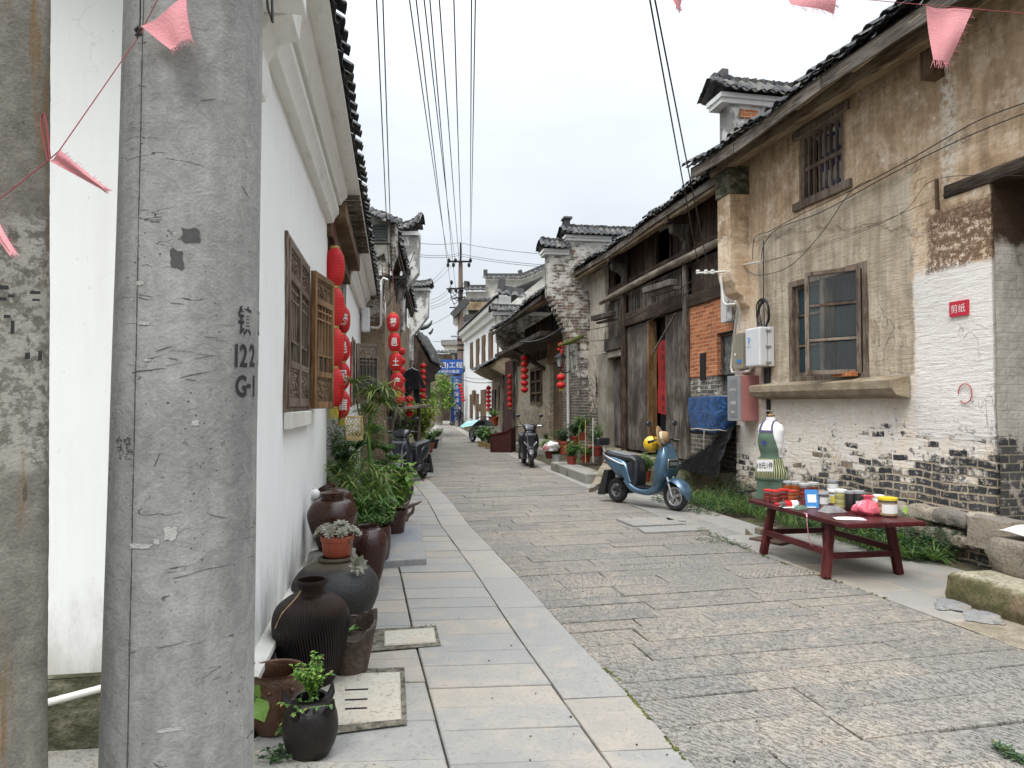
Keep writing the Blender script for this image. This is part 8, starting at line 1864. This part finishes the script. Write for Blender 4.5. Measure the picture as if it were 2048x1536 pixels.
h = thing('dracaena_plant', 'tall slender plant with drooping strap leaves rising before the lanterns', 'potted plant', (-1.58, 7.9, 0)); pot(h, .15, .30, 'glaze_maroon'); q = MB(); q.tube([(0, 0, .2), (.02, 0, .8), (-.02, .02, 1.3), (.03, 0, 1.72)], [.026, .024, .02, .012], 8); q.tube([(-.01, .02, 1.25), (-.12, -.02, 1.5), (-.17, -.03, 1.8)], [.012, .01, .007], 6); q.tube([(.0, 0, 1.35), (.1, 0, 1.6)], [.012, .008], 6); q.build('trunk', M['leaf_mid'], h, smooth=60)
q = MB()
for k, (p, n_) in enumerate((((.03, 0, 1.72), 80), ((-.17, -.03, 1.82), 40), ((.12, 0, 1.60), 60), ((-.03, 0, 1.5), 50), ((.0, 0, 1.25), 30), ((.16, .0, 1.75), 40))): blades(q, p, n_, .30, .022, 60 + k, 1.1, .45, 1.0)
q.build('foliage', M['leaf_bamboo'], h, recalc=False)
q = MB()
for k in range(7): blades(q, (rng(-.15, .2), rng(-.1, .1), rng(.6, 1.1)), 12, .22, .018, 160 + k, 1.1, .5, .6)
q.build('lower_foliage', M['leaf_mid'], h, recalc=False)
h = thing('round_leaf_plant', 'low round leaved green plant spreading in front of the dwarf bamboo', 'potted plant', (-1.50, 7.55, 0)); pot(h, .15, .26, 'glaze_brown'); stems_leaves(h, 60, .55, .34, .075, .06, 'leaf_mid', 'leaf_mid', 9, (0, 0, .2), .5, .3, seed=45, rs=.004)
h = thing('parsley_bush', 'bright curly green bush right beside the grey scooter', 'potted plant', (-2.40, 12.2, 0)); pot(h, .2, .4, 'glaze_brown')
for k, (x, y, z, r_) in enumerate(((0, 0, .9, .22), (.25, 0, .85, .2), (-.22, .1, 1.05, .2), (.05, 0, 1.18, .2), (.4, -.1, .7, .17), (.2, -.1, .6, .2))): stems_leaves(h, 40, r_, r_ * 1.1, .06, .04, 'leaf_mid', 'leaf_dark', 7, (x, y, z - .1), .8, .1, seed=70 + k, rs=.004, nm='foliage_tuft')
h = thing('shrub', 'spreading mid green shrub filling the gap under the yellow lantern fringe', 'potted plant', (-2.42, 10.4, 0)); pot(h, .2, .4, 'glaze_brown'); stems_leaves(h, 60, 1.25, .42, .10, .045, 'leaf_mid', 'bark', 12, (0, 0, .3), .6, .3, seed=81, rs=.005); stems_leaves(h, 30, .8, .5, .2, .016, 'leaf_bamboo', 'leaf_mid', 9, (.1, -.1, .3), .5, .6, seed=82, rs=.004, nm='lower_foliage')
# shrubs beyond the grey scooter
h = thing('yellow_shrub', 'large yellow green leafy shrub overhanging the pavement beyond the grey scooter', 'shrub', (-2.95, 22.2, 0)); stems_leaves(h, 80, 1.75, .75, .24, .085, 'leaf_yellow', 'bark', 12, (0, 0, .3), .5, .4, seed=91, rs=.012)
h = thing('dark_shrub', 'dark rounded shrub left of the yellow green shrub', 'shrub', (-3.15, 20.0, 0)); stems_leaves(h, 70, 1.35, .55, .11, .05, 'leaf_dark', 'bark', 12, (0, 0, .3), .6, .2, seed=92, rs=.01)
for k, (px, py, Y, mt, lb) in enumerate(((862, 905, 23, 'terracotta', 'orange pot of seedlings at the edge of the road, left of three'), (872, 897, 25, 'plastic_black', 'black pot of seedlings at the edge of the road, middle of three'), (880, 890, 27, 'ceramic_white', 'white pot of seedlings at the edge of the road, right of three'))):
    h = thing('potted_plant', lb, 'potted plant', (G(px, py).x - .1, G(px, py).y, 0), 0, 'potted plants along the lane'); pot(h, .2, .32, mt); stems_leaves(h, 24, .5, .28, .12, .05, ('leaf_mid', 'leaf_bright', 'leaf_dark')[k], 'leaf_dark', 9, (0, 0, .25), seed=100 + k)
h = thing('leafy_tree', 'bright green leafy street tree at the end of the lane before the banner', 'tree', (atY(879, 808, 55).x, 55, 0)); q = MB(); q.tube([(0, 0, 0), (.1, 0, 1.2), (-.05, 0, 2.2), (.0, 0, 3.2)], [.24, .2, .17, .1], 10)
for k in range(6): a = k * 1.05; q.tube([(0, 0, 1.9 + k * .15), (math.cos(a) * .8, math.sin(a) * .6, 2.8 + k * .1)], [.09, .03], 6)
q.build('trunk', M['log_pale'], h, smooth=60); lf = MB(); rr = random.Random(4)
for _ in range(34):
    cc = Vector((rr.uniform(-1.3, 1.15), rr.uniform(-1, 1), rr.uniform(1.5, 4.0)))
    if (cc.x / 1.4) ** 2 + ((cc.z - 2.8) / 1.5) ** 2 > 1: continue
    for _ in range(46): d_ = Vector((rr.gauss(0, 1), rr.gauss(0, 1), rr.gauss(0, 1))).normalized(); lf.leaf(cc + d_ * rr.uniform(.1, .42), d_ + Vector((0, 0, -.3)), (0, 0, 1), .26, .13, .2, .2, 1)
lf.build('crown', M['leaf_bright'], h, recalc=False)
# right side pots
RP = [(1112, 925, .13, .22, 'ceramic_white', 'leaf_mid', .36, 'grey white bowl of fine leaved plant on the stone ledge'), (1098, 917, .11, .18, 'red_pot', 'leaf_bright', .45, 'small dark red pot of bright seedlings left of the white bowl'), (1128, 908, .18, .34, 'terracotta', 'leaf_dark', .50, 'orange pot of dark leaved plant between the white bowl and plank door'), (1143, 945, .12, .24, 'red_pot', 'leaf_mid', .45, 'square red pot with lanky plant nearest the road on the ledge'), (1172, 925, .13, .20, 'red_pot', 'leaf_mid', .25, 'small red pot of sparse seedlings beside the slanted stone'), (1192, 912, .17, .26, 'red_pot', 'leaf_mid', .75, 'red pot with the fullest bushy plant before the grey side door'), (1150, 890, .13, .24, 'red_pot', 'leaf_dark', .50, 'red pot with dark plant at the back against the gable foot'), (1095, 895, .12, .22, 'red_pot', 'leaf_dark', .5, 'red pot with dark plant behind the black scooter'), (1165, 880, .12, .2, 'red_pot', 'leaf_mid', .6, 'red pot of tall seedlings tied to canes by the gable foot')]
for k, (px, py, r_, h_, mt, lm, ph, lb) in enumerate(RP):
    g_ = G(px, py); h = thing('potted_plant', lb, 'potted plant', (g_.x, min(g_.y, 18.8) if k not in (7,) else g_.y, .14 if k in (0, 3) else 0), 0, 'potted plants along the lane')
    if h.location.y < g_.y: p_ = atY(px, py, h.location.y); h.location.x = p_.x; h.location.z = max(0, p_.z)
    pot(h, r_, h_, mt); stems_leaves(h, 30, ph, r_ * 2.0, .12, .04, lm, 'leaf_mid', 10, (0, 0, h_ * .8), .6, .3, seed=120 + k, rs=.005)
for k, px in enumerate((1158, 1171, 1186)): p = atY(px, 900, 17.2); q = MB(); q.tube([(0, 0, -.3), (.0, 0, .45), (.05 if k == 0 else 0, 0, .68 + .05 * k)], .012, 5); tag(q.build('garden_cane', M[('leaf_bright', 'wicker', 'pvc_white')[k]], None, loc=p), ('bent green cane standing among the red pots', 'thin tan cane standing among the red pots', 'white cane leaning by the gable foot')[k], 'cane')
o = thing('plastic_bag', 'white and pink plastic bag of rubbish behind the white bowl', 'plastic bag', atY(1104, 893, 18.6)); q = MB(); q.rock((0, 0, 0), .16, .12, .11, 6, 0, .5, .4); q.build('bag_body', M['paper_white'], o, smooth=50); q = MB(); q.rock((-.12, -.03, -.03), .1, .08, .07, 9, 0, .5, .4); q.build('bag_fold', M['pink_cloth'], o, smooth=50)
h = thing('spider_plant', 'potted strap leaved plant on the ledge behind the covered motorcycle', 'potted plant', (atY(987, 850, 34).x, 34, .55)); pot(h, .25, .45, 'terracotta'); q = MB(); blades(q, (0, 0, .4), 60, .7, .05, 5, 1.0, .8, .6); q.build('foliage', M['leaf_mid'], h, recalc=False); q = MB(); q.box(-.35, .35, -.3, .3, -.56, 0); q.build('plinth', M['kerb_stone'], h)
for k, (px, py, lb) in enumerate(((965, 893, 'low planter of greenery at the near end of the covered motorcycle'), (979, 897, 'low planter of greenery against the maroon counter'))): g_ = G(px, py); h = thing('potted_plant', lb, 'potted plant', g_, 0, 'potted plants along the lane'); pot(h, .2, .2, 'wicker'); stems_leaves(h, 30, .7, .4, .2, .06, 'leaf_mid', 'leaf_dark', 8, (0, 0, .15), seed=140 + k)
# plants by the scooter and under the tarp
for k, (px, py, ph, lb) in enumerate(((1290, 935, .45, 'leafy weeds in a red pot behind the seat of the blue scooter'), (1262, 925, .35, 'small leafy plant on the stones behind the black seat'))):
    h = thing('potted_plant', lb, 'potted plant', (atY(px, py, 13.6).x, 13.6, .12), 0, 'potted plants along the lane'); pot(h, .12, .2, 'red_pot'); stems_leaves(h, 26, ph, .28, .09, .04, 'leaf_mid', 'leaf_mid', 9, (0, 0, .15), seed=150 + k)
# grass and weeds along the foot of the plastered house
gr = MB(); rr = random.Random(9)
def verge(n, xa, xb, ya, yb, L, W, per=6, dens=None):
    for _ in range(n):
        x = rr.uniform(xa, xb); y = ya + (yb - ya) * rr.random() ** .8; p = R1.w(x, y, 0)
        blades(gr, p, per, L * rr.uniform(.6, 1.1), W, rr.random() * 1e6, .9, .9, .7)
verge(330, -3.3, .25, .03, .75, .26, .007); verge(150, -1.5, .2, .1, .95, .34, .008); verge(110, -4.5, -3.0, .03, .5, .24, .008); verge(60, -4.3, -3.4, .35, .75, .3, .010)
o = gr.build('grass', M['grass_blade'], None, recalc=False); o['kind'] = 'stuff'
wd = MB()
def leafy(n, xa, xb, ya, yb, zmax, L, W):
    for _ in range(n):
        x = rr.uniform(xa, xb); y = rr.uniform(ya, yb); z = rr.uniform(.01, zmax) * (1 - (y - ya) / (yb - ya) * .6); p = R1.w(x, y, z); a = rr.uniform(0, 2 * PI); wd.leaf(p, (math.cos(a), math.sin(a), rr.uniform(-.2, .8)), (rr.uniform(-.3, .3), rr.uniform(-.3, .3), 1), L * rr.uniform(.6, 1.2), W * rr.uniform(.7, 1.2), .2, .3, 1)
leafy(2600, -4.6, -2.4, .0, .62, .34, .06, .032); leafy(1500, -1.4, .5, .3, 1.35, .15, .05, .03); leafy(900, -.9, .3, .0, .5, .55, .05, .022); leafy(700, -3.4, -1.2, .1, .5, .25, .05, .03)
for a, b_, n in (((1392, 1058), (1500, 1100), 240), ((1300, 1000), (1330, 1008), 60), ((1390, 1078), (1470, 1090), 90), ((1990, 1495), (2048, 1530), 120)):
    for _ in range(n): t = rr.random(); g_ = G(lerp(a[0], b_[0], t) + rr.uniform(-8, 8), lerp(a[1], b_[1], t) + rr.uniform(-3, 3)); q_ = rr.uniform(0, 2 * PI); wd.leaf(g_ + Vector((0, 0, rr.uniform(.0, .03))), (math.cos(q_), math.sin(q_), rr.uniform(0, .8)), (0, 0, 1), .035, .012, .2, .3, 1)
o = wd.build('weeds', M['leaf_dark'], None, recalc=False); o['kind'] = 'stuff'
lw2 = MB()
for x0 in range(0):
    pass
for _ in range(700):   # low green fringe on the ledge of the timber house and behind the scooter
    x = rr.uniform(.3, 5.0); y = rr.uniform(.22, .5); p = R2.w(x, y, rr.uniform(.02, .5 if rr.random() < .4 else .2)); a = rr.uniform(0, 2 * PI); lw2.leaf(p, (math.cos(a), math.sin(a), .4), (0, 0, 1), .06, .03, .2, .3, 1)
o = lw2.build('ledge_weeds', M['leaf_mid'], None, recalc=False); o['kind'] = 'stuff'
h = thing('broadleaf_plant', 'broad leaved plant growing through the end of the bench table', 'plant', R1.w(-4.15, .42, 0)); q = MB(); q.tube([(0, 0, 0), (0, -.02, .2), (.03, -.03, .42)], .006, 5); q.build('stem', M['leaf_mid'], h); q = MB(); q.leaf((0, 0, .22), (-.3, .6, -.45), (0, .5, .8), .20, .15, .1, .3); q.leaf((0, 0, .34), (.6, .3, .4), (0, .3, 1), .16, .07, .15, .2); q.leaf((.03, -.03, .42), (.2, .5, .6), (0, .3, .8), .13, .06, .15, .2); q.leaf((.0, 0, .30), (-.6, .2, .3), (0, .3, 1), .13, .06, .15, .2); q.build('leaf', M['leaf_bright'], h, recalc=False)
for k, (x, y) in enumerate(((-4.62, .45), (-4.50, .62))): h = thing('fern_tuft', ('tuft of thin arching leaves at the corner of the stone doorstep, by the wall', 'tuft of thin arching leaves at the corner of the stone doorstep, nearer the road')[k], 'plant', R1.w(x, y, 0)); q = MB(); blades(q, (0, 0, .02), 40, .30, .013, 300 + k, 1.0, .6, .6); q.build('foliage', M['leaf_mid'], h, recalc=False)
# moss and weeds on roofs and ledges
o = thing('moss_tuft', 'mossy branch sticking out of the brick corbel over the dark eaves', 'moss', T(1150, 690, 20.3)); c = o.location; q = MB(); q.tube([Vector(T(1116, 692, 19.8)) - c, Vector(T(1140, 684, 20)) - c, Vector(T(1165, 672, 20.4)) - c], [.03, .07, .06], 8); q.jitter(.03, 6); q.build('branch', M['moss'], o)
# ------------------------------------------------------------------ camera, sky and sun
cam = bpy.data.cameras.new('camera'); co = bpy.data.objects.new('camera', cam); COL.objects.link(co)
cam.sensor_width = 36; cam.lens = FPX / 2048 * 36; cam.clip_end = 2000; cam.clip_start = .05
co.location = (0, 0, EYE); co.rotation_euler = (PI / 2 + PITCH, 0, 0); S.camera = co
SUN_EL, SUN_AZ = 58, 205                       # azimuth clockwise from +Y: behind the camera, a little to its left
W = bpy.data.worlds.new('World'); S.world = W; W.use_nodes = True
nt = W.node_tree; nt.nodes.clear()
def wn(t): return nt.nodes.new(t)
out = wn('ShaderNodeOutputWorld'); bg = wn('ShaderNodeBackground'); nt.links.new(bg.outputs[0], out.inputs[0])
sky = wn('ShaderNodeTexSky'); sky.sky_type = 'NISHITA'; sky.sun_disc = False; sky.sun_elevation = R(SUN_EL); sky.sun_rotation = R(SUN_AZ); sky.dust_density = 3
tc = wn('ShaderNodeTexCoord'); sp = wn('ShaderNodeSeparateXYZ'); nt.links.new(tc.outputs['Generated'], sp.inputs[0])
mr = wn('ShaderNodeMapRange'); pw = wn('ShaderNodeMath'); pw.operation = 'POWER'; pw.inputs[1].default_value = 3; nt.links.new(sp.outputs[2], pw.inputs[0]); nt.links.new(pw.outputs[0], mr.inputs[0]); mr.inputs[1].default_value = 0; mr.inputs[2].default_value = 1; mr.inputs[3].default_value = 6.7; mr.inputs[4].default_value = 40.0
nz = wn('ShaderNodeTexNoise'); nz.inputs['Scale'].default_value = 2.2; nz.inputs['Detail'].default_value = 5; nz.inputs['Roughness'].default_value = .5
sc_ = wn('ShaderNodeVectorMath'); sc_.operation = 'MULTIPLY'; sc_.inputs[1].default_value = (1, 1, 2.6); nt.links.new(tc.outputs['Generated'], sc_.inputs[0]); nt.links.new(sc_.outputs[0], nz.inputs['Vector'])
m2 = wn('ShaderNodeMapRange'); nt.links.new(nz.outputs['Fac'], m2.inputs[0]); m2.inputs[1].default_value = .32; m2.inputs[2].default_value = .68; m2.inputs[3].default_value = .80; m2.inputs[4].default_value = 1.05
mu = wn('ShaderNodeMath'); mu.operation = 'MULTIPLY'; nt.links.new(mr.outputs[0], mu.inputs[0]); nt.links.new(m2.outputs[0], mu.inputs[1])
cl = wn('ShaderNodeVectorMath'); cl.operation = 'SCALE'; cl.inputs[0].default_value = (.925, .975, 1.03); nt.links.new(mu.outputs[0], cl.inputs['Scale'])
mx = wn('ShaderNodeMix'); mx.data_type = 'RGBA'; mx.inputs[0].default_value = .88
nt.links.new(sky.outputs[0], mx.inputs[6]); nt.links.new(cl.outputs[0], mx.inputs[7]); nt.links.new(mx.outputs[2], bg.inputs[0]); bg.inputs[1].default_value = .1
sl = bpy.data.lights.new('sun', 'SUN'); so = bpy.data.objects.new('sun', sl); COL.objects.link(so)
sl.energy = 1.5; sl.angle = R(24); sl.color = (1, .97, .92)
a, e = R(SUN_AZ), R(SUN_EL); dv = Vector((math.sin(a) * math.cos(e), math.cos(a) * math.cos(e), math.sin(e)))
so.rotation_euler = dv.to_track_quat('Z', 'Y').to_euler()
vs_ = S.view_settings; vs_.view_transform = 'Standard'; vs_.look = 'None'; vs_.exposure = .52; vs_.gamma = 1; vs_.use_curve_mapping = False
S.cycles.max_bounces = 6; S.cycles.diffuse_bounces = 3; S.cycles.glossy_bounces = 3; S.cycles.transmission_bounces = 5; S.cycles.transparent_max_bounces = 8
S.cycles.use_denoising = True; S.cycles.caustics_reflective = False; S.cycles.caustics_refractive = False
S.cycles.use_adaptive_sampling = True; S.cycles.adaptive_threshold = .015
